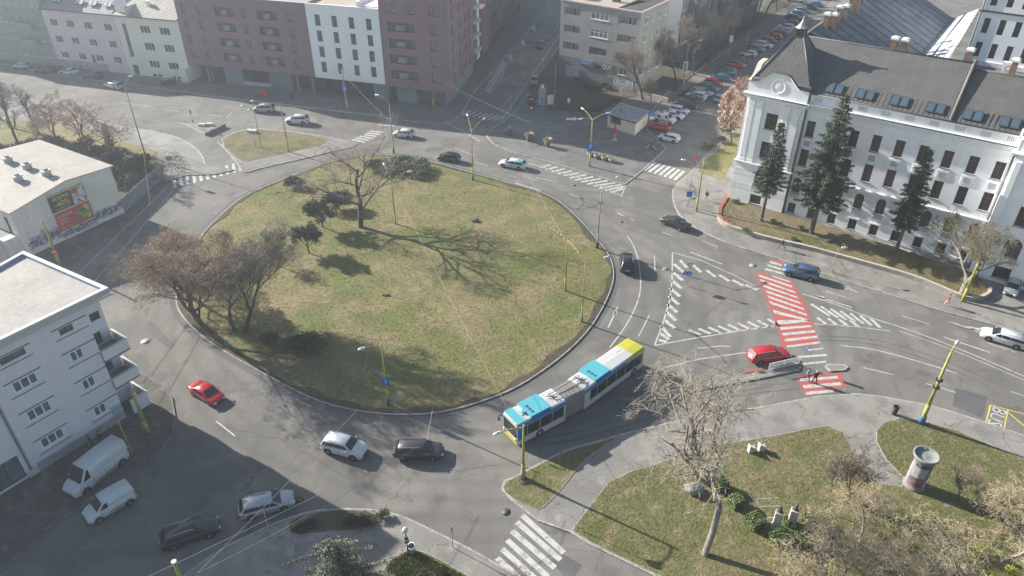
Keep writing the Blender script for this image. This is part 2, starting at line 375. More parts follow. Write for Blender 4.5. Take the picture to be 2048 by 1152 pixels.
# pale concrete bus bay and its outer pavement at the left
slab('pavement', [(0, 226), (120, 232), (195, 246), (262, 276), (287, 288), (345, 307), (410, 329), (470, 341), (430, 350), (372, 352), (330, 366), (322, 352), (328, 335), (318, 318), (290, 306), (235, 288), (120, 256), (0, 250)], .12, pave, it=0, km=kerb_dark)
cb = MB(); quadpx(cb, [(195, 240), (230, 252), (295, 261), (350, 273), (380, 288), (402, 307), (413, 335), (405, 331), (345, 307), (287, 288), (262, 276)], .004)
structure(cb.build('bus_bay', concrete_road))
slab('lawn', [(-300, 232), (0, 240), (120, 247), (232, 280), (318, 305), (303, 315), (326, 336), (329, 357), (300, 375), (235, 345), (220, 330), (76, 280), (-120, 330), (-400, 330)], .15, grass_m, kerb=0, it=0)
slab('soil_bed', [(150, 284), (232, 300), (290, 318), (320, 345), (318, 356), (250, 424), (205, 330), (100, 282)], .19, soil_m, kerb=0, it=0)
# far pavement along the apartment blocks
slab('pavement', [(-200, 118), (0, 128), (130, 152), (240, 168), (300, 175), (392, 188), (512, 203), (755, 231), (775, 238), (880, 249), (905, 243), (925, 228), (945, 190), (1060, 60), (1130, -40), (1060, -40), (990, 40), (955, 105), (905, 205), (760, 190), (500, 165), (300, 140), (100, 118), (-200, 92)], .12, pave_tile, it=0)
# plaza with the kiosk
slab('plaza', [(985, 258), (1002, 248), (1030, 225), (1119, 92), (1175, 0), (1200, -40), (1600, -40), (1640, 0), (1500, 70), (1330, 190), (1292, 240), (1296, 262), (1333, 297), (1318, 312), (1284, 343), (1250, 370), (1174, 348), (1116, 330), (1024, 305), (985, 288), (972, 272)], .12, pave_grey, it=0)
slab('lawn', [(1055, 182), (1119, 96), (1150, 60), (1345, 100), (1370, 150), (1330, 180), (1290, 190), (1240, 200), (1190, 226), (1100, 222)], .16, soil_m, kerb=0, it=0)
slab('lawn', [(1330, 178), (1372, 150), (1500, 40), (1560, -10), (1640, -30), (1450, 92), (1395, 140), (1350, 184)], .155, soil_m, kerb=0, it=0)
# north east verge and school pavement
slab('pavement', [(1376, 350), (1394, 330), (1414, 308), (1464, 266), (1500, 215), (1540, 150), (1700, -40), (1760, -40), (1500, 260), (1462, 392), (1462, 400), (1560, 440), (1760, 492), (1960, 560), (2200, 640), (2200, 735), (2048, 671), (1993, 653), (1896, 627), (1811, 601), (1731, 576), (1636, 545), (1536, 513), (1494, 500), (1449, 485), (1404, 465), (1379, 448), (1359, 432), (1349, 415), (1344, 395), (1345, 380), (1356, 365)], .12, pave, it=0)
slab('verge_grass', [(1396, 344), (1444, 362), (1470, 315), (1484, 285), (1498, 240), (1476, 268), (1440, 298), (1414, 320)], .15, grass_m, kerb=0, it=0)

# south east: pavement, park and paths
slab('pavement', [(1002, 978), (1008, 962), (1024, 956), (1094, 919), (1129, 901), (1184, 886), (1249, 867), (1330, 848), (1430, 830), (1536, 812), (1636, 793), (1711, 788), (1761, 793), (1861, 811), (1973, 846), (2048, 872), (2300, 960), (2300, 1600), (1560, 1500), (1380, 1190), (1305, 1152), (1240, 1120), (1175, 1088), (1140, 1066), (1075, 1043), (1024, 1003)], .12, pave, it=0)
slab('verge_grass', [(1004, 982), (1012, 964), (1026, 959), (1096, 922), (1131, 904), (1186, 889), (1242, 874), (1222, 886), (1182, 911), (1150, 945), (1118, 986), (1080, 1024), (1060, 1017), (1026, 1000)], .155, grass_park, kerb=.06, km=kerb_m, it=1)
slab('park_lawn', [(1143, 1063), (1182, 1010), (1217, 966), (1262, 944), (1370, 913), (1450, 889), (1536, 875), (1600, 862), (1655, 853), (1686, 866), (1720, 930), (1745, 965), (1800, 975), (1810, 962), (1771, 921), (1752, 886), (1752, 862), (1768, 846), (1800, 838), (1850, 845), (1910, 862), (2000, 900), (2300, 1030), (2300, 1580), (1570, 1480), (1382, 1184), (1310, 1150), (1244, 1118), (1178, 1085)], .155, grass_park, kerb=.07, it=0)
# south: pavement with cedar, bed and lawn
slab('pavement', [(300, 1200), (370, 1150), (440, 1099), (512, 1064), (562, 1041), (624, 1021), (699, 1017), (762, 1021), (812, 1035), (862, 1059), (937, 1096), (987, 1124), (1060, 1165), (1200, 1260), (1200, 1500), (300, 1500)], .12, pave, it=1)
slab('lawn', [(760, 1152), (772, 1132), (795, 1112), (815, 1102), (840, 1102), (870, 1115), (905, 1135), (950, 1160), (1040, 1230), (1000, 1300), (760, 1300)], .155, grass_park, kerb=.07, it=1)
slab('soil_bed', [(572, 1052), (600, 1034), (650, 1024), (700, 1021), (738, 1026), (765, 1035), (762, 1046), (730, 1058), (640, 1066), (590, 1072)], .16, soil_m, kerb=.06, km=kerb_dark, it=1)
# south west pavement in front of the house
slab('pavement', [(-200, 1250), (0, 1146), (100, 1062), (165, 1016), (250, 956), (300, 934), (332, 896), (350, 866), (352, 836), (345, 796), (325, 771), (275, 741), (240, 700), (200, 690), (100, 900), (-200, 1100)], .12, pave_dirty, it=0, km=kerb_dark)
# pavement under the hoarding wall
slab('pavement', [(95, 560), (135, 530), (255, 440), (330, 376), (322, 356), (248, 424), (62, 512), (30, 560)], .10, pave_grey, it=0, km=kerb_dark)

# ---------------------------------------------------------------- road markings
wm = MB()
def L_(pix, w=.14, it=0): line(wm, pix, w, .006, 0, it)
# roundabout lane arcs
L_([(1254, 470), (1268, 492), (1277, 520), (1282, 560), (1280, 590), (1268, 622), (1250, 655), (1219, 696)], .15, 2)
L_([(1234, 427), (1268, 440)], .12); L_([(1030, 366), (1082, 381)], .2); L_([(1071, 355), (1117, 364)], .14); L_([(1138, 387), (1168, 398)], .12); L_([(1235, 426), (1266, 440)], .12)
L_([(909, 297), (954, 312)], .12); L_([(949, 323), (974, 331)], .12); L_([(1048, 354), (1076, 363)], .12); L_([(1324, 464), (1345, 471)], .12)
L_([(1380, 504), (1444, 528)], .22); L_([(1404, 482), (1436, 494)], .12)
L_([(1309, 691), (1380, 678), (1470, 663), (1548, 652)], .18); L_([(1345, 505), (1344, 560), (1340, 600), (1325, 650), (1309, 691)], .18)
L_([(1345, 505), (1400, 520), (1470, 551), (1520, 578)], .14)
L_([(1309, 510), (1310, 545)], .16); L_([(1299, 630), (1277, 673)], .13); L_([(1216, 656), (1232, 622)], .18)
wm.poly([(x, y, .006) for x, y in P([(1224, 630), (1236, 611), (1233, 629)])])
L_([(1330, 735), (1400, 718), (1497, 704)], .14); L_([(1395, 697), (1440, 692), (1460, 693)], .14)
# right carriageway
L_([(1605, 588), (1660, 604), (1730, 632), (1810, 657), (1900, 690), (2048, 752), (2200, 818)], .15, 1)
L_([(1800, 662), (1900, 697), (2048, 760), (2200, 826)], .10, 1)
L_([(1682, 691), (1740, 697), (1800, 712), (1860, 730), (1916, 747)], .16, 1)
L_([(1726, 735), (1785, 749)], .14); L_([(1852, 767), (1911, 785)], .14); L_([(2022, 783), (2060, 796)], .14)
L_([(1651, 582), (1702, 598)], .12); L_([(1805, 632), (1860, 649)], .12); L_([(1976, 686), (2032, 705)], .12)
L_([(1623, 589), (1704, 615)], .18); wm.poly([(x, y, .006) for x, y in P([(1623, 589), (1648, 593), (1653, 600)])])
L_([(1688, 573), (1716, 585)], .18); wm.poly([(x, y, .006) for x, y in P([(1680, 571), (1700, 573), (1696, 579)])])
L_([(1887, 674), (1980, 705)], .2); L_([(1897, 643), (1962, 664)], .2); wm.poly([(x, y, .006) for x, y in P([(1930, 652), (1962, 656), (1955, 665)])])
L_([(2110, 690), (2180, 716)], .14)
# hatched triangle: bars along its left edge and its top and bottom edges
def bars(a0, a1, b0, b1, n, w0=.42, w1=None):
    """n bars: starts run a0->a1, ends run b0->b1"""
    for i in range(n):
        t = i / (n - 1); s = (a0[0] + (a1[0] - a0[0]) * t, a0[1] + (a1[1] - a0[1]) * t); e = (b0[0] + (b1[0] - b0[0]) * t, b0[1] + (b1[1] - b0[1]) * t)
        strip(wm, gx(*s), gx(*e), w0 + ((w1 or w0) - w0) * t)
bars((1348, 528), (1330, 640), (1368, 545), (1349, 657), 8, .5)
bars((1322, 652), (1318, 680), (1341, 674), (1334, 684), 3, .45)
bars((1360, 520), (1491, 570), (1374, 536), (1515, 580), 6, .45)
bars((1377, 660), (1535, 638), (1402, 670), (1560, 652), 9, .4)
# right of the crossing
bars((1622, 608), (1740, 636), (1660, 632), (1760, 655), 7, .42)
bars((1634, 635), (1700, 640), (1655, 650), (1720, 656), 4, .42)
L_([(1628, 648), (1700, 652), (1780, 662)], .12)
# hatched bay beside the plaza
L_([(1024, 316), (1116, 344), (1175, 360), (1243, 392)], .14); L_([(1252, 370), (1243, 392)], .14)
for i in range(13):
    t = i / 12; a = (1080 + 142 * t, 316 + (56 + 142 * t) * .347); b = (min(a[0] + 21 + 30 * t, 1247), a[1] - 6 - 1.5 * t)
    strip(wm, gx(*a), gx(*b), .42)
# parking bay lines in the side street
for i in range(14):
    t = i / 13; a = (1345 + t * 175, 255 - t * 150)
    p = gp(*a); strip(wm, (p.x, p.y), (p.x + 3.4 * cos(radians(-33)), p.y + 3.4 * sin(radians(-33))), .1)
# street going up
L_([(1003, 242), (1062, 153), (1119, 70), (1170, -10)], .16)
for a, b in (((1042, 166), (1049, 154)), ((1066, 127), (1077, 112)), ((1082, 105), (1092, 91)), ((1040, 125), (1050, 110)), ((1061, 94), (1071, 80)), ((1081, 63), (1090, 52)), ((1107, 65), (1115, 53)), ((1097, 32), (1103, 24)), ((1117, 30), (1122, 22)), ((1007, 213), (1018, 196)), ((1037, 172), (1048, 156))):
    L_([a, b], .13)
L_([(1001, 166), (1010, 160), (1020, 152)], .16)
for i in range(13):
    t = i / 12; a = (968 + 37 * t, 178 - 55 * t); b = (978 + 32 * t, 186 - 54 * t); strip(wm, gx(a[0], a[1]), gx(b[0] + 2, b[1]), .5)
L_([(979, 190), (1005, 155), (1012, 120)], .14)
for i in range(16):
    t = i / 15; a = (1000 + 108 * t, 102 - 110 * t); strip(wm, gx(*a), gx(a[0] + 24 - 4 * t, a[1] + 1.5), .16)
for u, v in ((1015, 115), (1040, 86), (1061, 56)):
    wm.poly([(x, y, .006) for x, y in P([(u, v), (u + 8, v - 8), (u + 11, v + 8)])])
L_([(887, 243), (925, 262), (960, 283)], .2); L_([(1010, 247), (960, 262)], .13); L_([(822, 246), (838, 246)], .13); L_([(892, 248), (912, 243)], .13)
# upper left carriageway
L_([(195, 240), (230, 251), (295, 260), (350, 272), (380, 287), (402, 306), (414, 338)], .16, 1)
L_([(417, 230), (446, 233)], .13); L_([(330, 220), (358, 223)], .13); L_([(453, 237), (463, 225)], .13); L_([(240, 205), (300, 212)], .11)
L_([(395, 190), (590, 213), (756, 232)], .3)
L_([(435, 283), (480, 328)], .16)
L_([(113, 849), (113, 850)], .1)
L_([(432, 842), (470, 872)], .14)
structure(wm.build('road_markings', white_paint))

zc = MB()
def bar4(mb, a, b, w, mi=0): strip(mb, gx(*a), gx(*b), w, .006 + .004 * (mi == 0), mi)
# bottom zebra
for a, b in (((1044, 1030), (1128, 1106)), ((1034, 1044), (1121, 1120)), ((1024, 1062), (1110, 1136)), ((1014, 1080), (1096, 1154)), ((1004, 1098), (1080, 1166)), ((994, 1116), (1066, 1180)), ((984, 1134), (1050, 1195))): bar4(zc, a, b, .52)
structure(zc.build('zebra_crossing', white_paint))
zc = MB()
for i in range(11):
    t = i / 10; u = 348 + 132 * t; v = 369 - 34 * t; bar4(zc, (u - .5, v - 11), (u + 2, v + 7), .5)
structure(zc.build('zebra_crossing', white_paint))
zc = MB()
for i in range(6):
    t = i / 5; bar4(zc, (705 + 36 * t, 279 - 17 * t), (731 + 36 * t, 285 - 20 * t), .55)
structure(zc.build('zebra_crossing', white_paint))
zc = MB()
for i in range(5):
    t = i / 4; bar4(zc, (756 + 18 * t, 250 - 13 * t), (789 + 12 * t, 252 - 12 * t), .5)
structure(zc.build('zebra_crossing', faded_paint))
zc = MB()
for i in range(7):
    t = i / 6; bar4(zc, (925 + 62 * t, 230 + 11 * t), (942 + 66 * t, 221 + 12 * t), .55)
structure(zc.build('zebra_crossing', faded_paint))
zc = MB()
for i in range(7):
    t = i / 6; bar4(zc, (1288 + 61 * t, 341 + 19 * t), (1311 + 57 * t, 324 + 18 * t), .55)
structure(zc.build('zebra_crossing', white_paint))
# red and white crossing
zc = MB()
zq = lambda pts, mi: zc.poly([(x, y, .006 + .004 * (mi == 0)) for x, y in (lambda q: q if area(q) > 0 else q[::-1])(P(pts))], mi)
zq([(1510, 545), (1519, 545), (1586, 562), (1592, 575), (1612, 610), (1622, 640), (1640, 690), (1566, 695), (1548, 640), (1530, 592)], 1)
zq([(1541, 519), (1560, 521), (1571, 528), (1545, 523)], 1)
zq([(1592, 755), (1600, 750), (1683, 745), (1694, 773), (1680, 777), (1612, 792)], 1)
def B4(x0, y0, x1, y1, x2, y2, x3, y3):
    k = 6.4; zq([(1480 + x0 / k, 500 + y0 / k), (1480 + x1 / k, 500 + y1 / k), (1480 + x2 / k, 500 + y2 / k), (1480 + x3 / k, 500 + y3 / k)], 0)
B4(390, 140, 540, 185, 530, 205, 375, 165); B4(360, 185, 545, 240, 540, 262, 345, 205); B4(325, 232, 560, 295, 560, 318, 315, 255)
B4(400, 325, 640, 400, 640, 415, 420, 345)
B4(230, 310, 675, 460, 665, 482, 245, 340); B4(250, 370, 710, 535, 715, 558, 270, 405); B4(290, 440, 735, 600, 742, 622, 305, 475)
B4(320, 510, 770, 670, 778, 692, 335, 545); B4(350, 580, 812, 745, 822, 770, 365, 615); B4(370, 650, 850, 820, 862, 845, 390, 690)
B4(420, 765, 880, 890, 890, 912, 440, 815); B4(475, 900, 880, 893, 895, 918, 490, 955); B4(510, 990, 900, 962, 925, 985, 520, 1025)
B4(535, 1065, 945, 1025, 970, 1055, 548, 1098); B4(565, 1140, 985, 1095, 1003, 1125, 580, 1172)
B4(600, 1225, 1025, 1170, 1035, 1195, 600, 1250); B4(860, 1275, 1060, 1252, 1068, 1268, 880, 1292); B4(715, 1360, 1105, 1330, 1115, 1358, 740, 1385)
B4(775, 1450, 1100, 1418, 1105, 1440, 780, 1475)
B4(765, 1648, 1245, 1612, 1258, 1648, 772, 1682); B4(800, 1732, 1285, 1692, 1300, 1730, 820, 1772); B4(835, 1815, 1195, 1790, 1205, 1820, 850, 1856)
structure(zc.build('zebra_crossing', [white_paint, red_paint]))
# red edged bus lane tip and red strips on the refuge
rm = MB(); line(rm, [(1256, 790), (1300, 779)], .2, .129); line(rm, [(1490, 745), (1545, 735)], .35, .129)
structure(rm.build('red_road_markings', red_paint))
# crossing refuges
slab('traffic_island', [(1230, 800), (1300, 788), (1380, 770), (1450, 757), (1540, 738), (1595, 730), (1602, 737), (1597, 743), (1530, 757), (1430, 776), (1330, 795), (1260, 806)], .12, pave, it=0, kerb=.2, km=kerb_dark)
slab('traffic_island', [(1648, 733), (1656, 729), (1690, 731), (1696, 736), (1690, 742), (1660, 744)], .14, pave, it=0, kerb=.2)
# painted bus stop box
bs = MB(); line(bs, [(1981, 810), (1972, 844), (2048, 872), (2140, 905)], .2, .006, 0); line(bs, [(1981, 810), (2048, 828), (2150, 858)], .12, .006, 0); line(bs, [(2016, 820), (2008, 858)], .14, .006, 0); line(bs, [(2018, 826), (2060, 862), (2100, 890)], .14, .006, 0)
structure(bs.build('bus_stop_marking', yellow_paint))
print('ISL', round(cx,1), round(cy,1), round((max(p[0] for p in ip)-min(p[0] for p in ip))/2,1), round((max(p[1] for p in ip)-min(p[1] for p in ip))/2,1))
# tyre polished darker tracks and repair patches on the ring
dp = MB()
for q in ([(1100, 1120), (1125, 1108), (1165, 1130), (1140, 1165)], [(1910, 775), (1975, 793), (1965, 835), (1905, 812)], [(300, 640), (350, 690), (340, 700), (290, 660)]):
    quadpx(dp, q, .003)
structure(dp.build('asphalt_patch', asphalt_new))
def letters(txt, size, loc, rz, m, parent=None, name='lettering', rot=None, ext=.002, align='CENTER', sx=1.0):
    c = bpy.data.curves.new(name, 'FONT'); c.body = txt; c.size = size; c.align_x = align; c.align_y = 'CENTER'; c.extrude = ext; c.resolution_u = 2
    o = bpy.data.objects.new(name, c)
    me = bpy.data.meshes.new_from_object(o); me.name = name; bpy.data.objects.remove(o); bpy.data.curves.remove(c)
    me.materials.clear(); me.materials.append(m)
    o = bpy.data.objects.new(name, me); COL.objects.link(o); o.location = loc; o.rotation_euler = rot if rot else (0, 0, rz); o.scale = (sx, 1, 1)
    if parent is not None: o.parent = parent
    return o
# sealed cracks and curved tyre marks
ck = MB(); rgc = random.Random(14)
def crack(pix, w=.05, wob=.35):
    pts = P(pix); out = []
    for i in range(len(pts) - 1):
        for k in range(8):
            t = k / 8; out.append((pts[i][0] * (1 - t) + pts[i + 1][0] * t + rgc.gauss(0, wob * .4), pts[i][1] * (1 - t) + pts[i + 1][1] * t + rgc.gauss(0, wob * .4)))
    out.append(pts[-1])
    for i in range(len(out) - 1): strip(ck, out[i], out[i + 1], w, .0052)
for c in ([(430, 850), (560, 880), (700, 960)], [(1082, 900), (1078, 960), (1100, 1010)], [(905, 520 + 420), (1000, 930)], [(1360, 800), (1480, 772), (1590, 765)], [(1700, 820), (1730, 790)], [(1780, 745), (1800, 790)], [(1250, 300 + 40), (1330, 330)], [(300, 230), (480, 243), (700, 262)], [(230, 900), (180, 1000)], [(1470, 580), (1400, 640)], [(1050, 355), (1180, 410)], [(1690, 625), (1900, 690)]): crack(c)
structure(ck.build('road_cracks', mat('bitumen_seal', (0.06, 0.058, 0.055), var=.3)))
tm_ = MB()
for c in ([(1060, 880), (1140, 868), (1220, 845), (1300, 822)], [(1075, 893), (1150, 880), (1230, 857), (1310, 834)], [(1330, 815), (1420, 800), (1540, 782), (1600, 778)], [(1340, 806), (1430, 790), (1545, 772)], [(1640, 672), (1740, 676), (1860, 708), (1990, 765)], [(1645, 680), (1740, 685), (1855, 717), (1980, 774)], [(1000, 330), (1110, 362), (1200, 402), (1262, 450)], [(990, 338), (1100, 371), (1190, 412), (1250, 460)]): line(tm_, c, .22, .0044, 0, 2)
structure(tm_.build('tyre_marks', ground_mat('rubbered_asphalt', [(0.118, 0.113, 0.106), (0.15, 0.143, 0.134), (0.13, 0.125, 0.117)], (0.3, 1.2, 9.0), bump=.1)))
bc = gp(1993, 833); bh = hdg(gx(2008, 822), gx(1985, 842))
o = letters('BUS', 1.9, (bc.x, bc.y, .009), 0, white_paint, name='road_lettering', sx=1.0)
o.rotation_euler = (0, 0, hdg(gx(1998, 820), gx(1988, 848))); structure(o)
# manhole covers and drains
mh = mat('cast_iron', (0.09, 0.088, 0.085), rough=.6, metal=.3)
mhp = mat('worn_iron', (0.27, 0.265, 0.25), rough=.6)
for i, (u, v, r) in enumerate([(291, 683, .5), (1506, 531, .45), (1331, 538, .4), (1012, 1024, .38), (1243, 444, .3), (1148, 371, .35), (600, 1000, .35)]):
    p = gp(u, v); b = MB(); b.lathe([(r, 0), (r, .012), (0, .014)], 18); b.lathe([(r * 1.08, 0), (r * 1.15, .006), (r, .007)], 18)
    tag(b.build('manhole_cover', mhp if i in (0, 1, 2) else mh, loc=(p.x, p.y, 0)), ['pale manhole cover in the road left of the roundabout', 'pale manhole cover near the top of the red crossing', 'half worn manhole cover beside the striped triangle', 'dark manhole cover at the lower crossing mouth', 'small manhole cover on the ring before the side street', 'small manhole cover by the striped bay', 'manhole cover in the shaded junction'][i], 'manhole cover', 'manhole covers in the road')
# ================================================================ BUILDINGS
M_ = mat
w_school = M_('white_plaster', (0.88, 0.90, 0.92), var=.07, scale=.5, fine=5, streak=.12, bump=.05)
w_school2 = M_('white_rusticated_plaster', (0.80, 0.82, 0.85), var=.12, scale=.4, fine=4, streak=.35, bump=.1)
w_trim = M_('white_trim', (0.88, 0.90, 0.91), var=.08, scale=1, fine=8)
cream_trim = M_('cream_eaves', (0.60, 0.56, 0.46), var=.12)
gutter = M_('dark_zinc', (0.10, 0.105, 0.115), rough=.5, metal=.4, var=.2)
glass = M_('dark_glass', (0.055, 0.045, 0.045), rough=.12, var=.3, scale=.8, fine=2, spec=.5)
glass2 = M_('curtained_glass', (0.22, 0.22, 0.21), rough=.2, var=.35, scale=.9, fine=3, spec=.5)
glass_b = M_('blue_glass', (0.10, 0.15, 0.18), rough=.12, var=.3, scale=.6, fine=2, spec=.5)
sky_glass = M_('skylight_glass', (0.07, 0.11, 0.155), rough=.08, var=.15, spec=.8)
fr_dark = M_('anthracite_frame', (0.06, 0.06, 0.065), rough=.5, var=.1)
fr_brown = M_('brown_frame', (0.13, 0.085, 0.065), rough=.6, var=.15)
fr_white = M_('white_frame', (0.80, 0.82, 0.82), rough=.5, var=.05)
purple = M_('mauve_render', (0.25, 0.165, 0.185), var=.06, scale=.2, fine=3, streak=.06)
purple_d = M_('dark_mauve_render', (0.16, 0.105, 0.112), var=.06)
p_white = M_('pale_grey_render', (0.88, 0.90, 0.92), var=.05, scale=.3, fine=3)
p_base = M_('blue_grey_base', (0.20, 0.235, 0.26), var=.1, scale=.4, fine=3)
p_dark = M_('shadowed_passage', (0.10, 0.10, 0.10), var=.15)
roof_flat = M_('pale_roof_felt', (0.36, 0.345, 0.32), var=.16, scale=.25, fine=2.5, streak=0, tint=(.42, .40, .37))
roof_red = M_('sandy_roof_gravel', (0.40, 0.34, 0.27), var=.15, scale=.3, fine=3)
roof_dark = M_('dark_roof_felt', (0.085, 0.08, 0.075), var=.3, scale=.4, fine=3)
pinkw = M_('pink_plaster', (0.72, 0.62, 0.65), var=.07, scale=.3, fine=3, streak=.12)
yelw = M_('pale_yellow_plaster', (0.78, 0.78, 0.68), var=.07, scale=.3, fine=3, streak=.10)
greenw = M_('grey_green_plaster', (0.34, 0.365, 0.335), var=.10, scale=.4, fine=4, streak=.2)
greyw = M_('grey_plaster', (0.34, 0.333, 0.32), var=.09, scale=.3, fine=3, streak=.25)
ochrew = M_('ochre_plaster', (0.40, 0.385, 0.32), var=.12, scale=.3, fine=3, streak=.3)
house_w = M_('lilac_grey_plaster', (0.72, 0.71, 0.745), var=.06, scale=.35, fine=3, streak=.10)
hoard_w = M_('weathered_wall', (0.60, 0.61, 0.58), var=.14, scale=.25, fine=3, streak=.3)
coping = M_('white_coping', (0.55, 0.545, 0.53), var=.06)
brickc = M_('chimney_brick', (0.30, 0.19, 0.13), var=.35, scale=3, fine=10)
snowcap = M_('white_chimney_cap', (0.78, 0.78, 0.77), var=.04)
def tiles_mat(name, a, b, ang, sc, mortar=(.08, .075, .07)):
    m = bpy.data.materials.new(name); m.use_nodes = True; nt = m.node_tree; L = nt.links.new
    bs = nt.nodes['Principled BSDF']; bs.inputs['Roughness'].default_value = .75
    tc = nd(nt, 'ShaderNodeTexCoord'); mp = nd(nt, 'ShaderNodeMapping'); mp.inputs['Rotation'].default_value = (0, 0, ang)
    L(tc.outputs['Object'], mp.inputs['Vector'])
    bk = nd(nt, 'ShaderNodeTexBrick'); bk.offset = 0.0; bk.inputs['Scale'].default_value = sc; bk.inputs['Brick Width'].default_value = 1; bk.inputs['Row Height'].default_value = .55
    bk.inputs['Mortar Size'].default_value = .055; bk.inputs['Color1'].default_value = a + (1,); bk.inputs['Color2'].default_value = b + (1,); bk.inputs['Mortar'].default_value = mortar + (1,)
    L(mp.outputs[0], bk.inputs['Vector'])
    n = nd(nt, 'ShaderNodeTexNoise'); n.inputs['Scale'].default_value = .6; n.inputs['Detail'].default_value = 6; L(tc.outputs['Object'], n.inputs['Vector'])
    r = nd(nt, 'ShaderNodeMapRange'); r.inputs['To Min'].default_value = .65; r.inputs['To Max'].default_value = 1.35; L(n.outputs['Fac'], r.inputs['Value'])
    cb_ = nd(nt, 'ShaderNodeCombineXYZ'); [L(r.outputs[0], cb_.inputs[i]) for i in range(3)]
    x = nd(nt, 'ShaderNodeMixRGB', blend_type='MULTIPLY'); x.inputs[0].default_value = 1; L(bk.outputs['Color'], x.inputs[1]); L(cb_.outputs[0], x.inputs[2])
    L(x.outputs[0], bs.inputs['Base Color'])
    bp = nd(nt, 'ShaderNodeBump'); bp.inputs['Strength'].default_value = .5; bp.inputs['Distance'].default_value = .04; L(bk.outputs['Fac'], bp.inputs['Height']); bp.invert = True; L(bp.outputs[0], bs.inputs['Normal'])
    MATS[name] = m; return m
slate = tiles_mat('grey_diamond_slates', (0.115, 0.112, 0.112), (0.128, 0.125, 0.123), radians(40), 1.9)
slate_b = ground_mat('blue_metal_roof', [(0.15, 0.175, 0.20), (0.21, 0.225, 0.24), (0.12, 0.135, 0.19), (0.25, 0.25, 0.245)], (0.15, 0.5, 5.0), bump=.3, bscale=6)
ribbed = tiles_mat('ribbed_sheet_roof', (0.34, 0.34, 0.33), (0.3, 0.31, 0.3), 0.0, 1.0, (.2, .2, .2))
pale_tiles = tiles_mat('pale_sheet_roof', (0.40, 0.385, 0.33), (0.36, 0.35, 0.31), radians(15), .8, (.25, .22, .18))
sunny_roof = tiles_mat('sun_bright_sheet_roof', (0.50, 0.54, 0.57), (0.55, 0.58, 0.60), radians(90), .7, (.16, .19, .22))

WIN = {}
def win_mesh(w, h, kind):
    k = (round(w, 2), round(h, 2), kind)
    if k in WIN: return WIN[k]
    m = MB(); fm, gm, sill, mull, trans, fw, dep = {
        'school': (fr_brown, glass, 1, 1, 1, .07, .22), 'school_sq': (fr_brown, glass, 1, 1, 0, .07, .2), 'dark': (fr_dark, glass_b, 0, 1, 1, .07, .16),
        'purple': (fr_dark, glass2, 0, 1, 0, .09, .22), 'loggia': (fr_dark, glass_b, 0, 3, 0, .08, .7), 'old': (fr_white, glass, 1, 2, 0, .09, .16), 'triple': (fr_white, glass_b, 1, 2, 0, .13, .10),
        'double': (fr_white, glass_b, 1, 1, 0, .13, .10), 'shop': (fr_dark, glass_b, 0, 1, 0, .08, .2), 'white': (fr_white, glass2, 1, 3, 1, .10, .10), 'plain': (fr_dark, glass, 0, 0, 0, .05, .2),
        'greyloggia': (fr_white, greyw, 0, 0, 0, .03, .9), 'slot': (fr_dark, glass_b, 0, 0, 6, .05, .15), 'backw': (fr_brown, glass, 0, 0, 0, .04, .18)}[kind]
    y = dep
    def fb(x0, x1, z0, z1, y0=y - .05, y1=y + .02): m.box(x0, x1, y0, y1, z0, z1, 0)
    fb(0, w, 0, fw); fb(0, w, h - fw, h); fb(0, fw, fw, h - fw); fb(w - fw, w, fw, h - fw)
    for i in range(mull): x = w * (i + 1) / (mull + 1); fb(x - fw * .5, x + fw * .5, fw, h - fw)
    if trans == 1: fb(fw, w - fw, h * .68, h * .68 + fw * .8)
    if trans > 1:
        for i in range(trans): fb(fw, w - fw, h * (i + 1) / (trans + 1), h * (i + 1) / (trans + 1) + fw * .8)
    m.poly([(0, y, 0), (w, y, 0), (w, y, h), (0, y, h)], 1)
    if sill: m.box(-.12, w + .12, -.10, .06, -.09, -.015, 0)
    if kind == 'loggia':     # pale balcony panel and a curtain in part of the opening
        m.box(w * .28, w * .62, .25, .29, .08, h * .72, 2)
    if kind == 'greyloggia':
        m.box(w * .45, w * .47, .75, .85, 0, h, 0); m.box(w * .62, w * .64, .75, .85, 0, h, 0); m.box(w * .45, w * .64, .75, .85, h - .1, h, 0)
        m.poly([(w * .47, .84, .02), (w * .62, .84, .02), (w * .62, .84, h - .1), (w * .47, .84, h - .1)], 2)
        m.box(0, w, .02, .08, 0, h * .30, 1)
    me = m.mesh('window', [fm, gm, glass2 if kind == 'loggia' else glass]); WIN[k] = me; return me
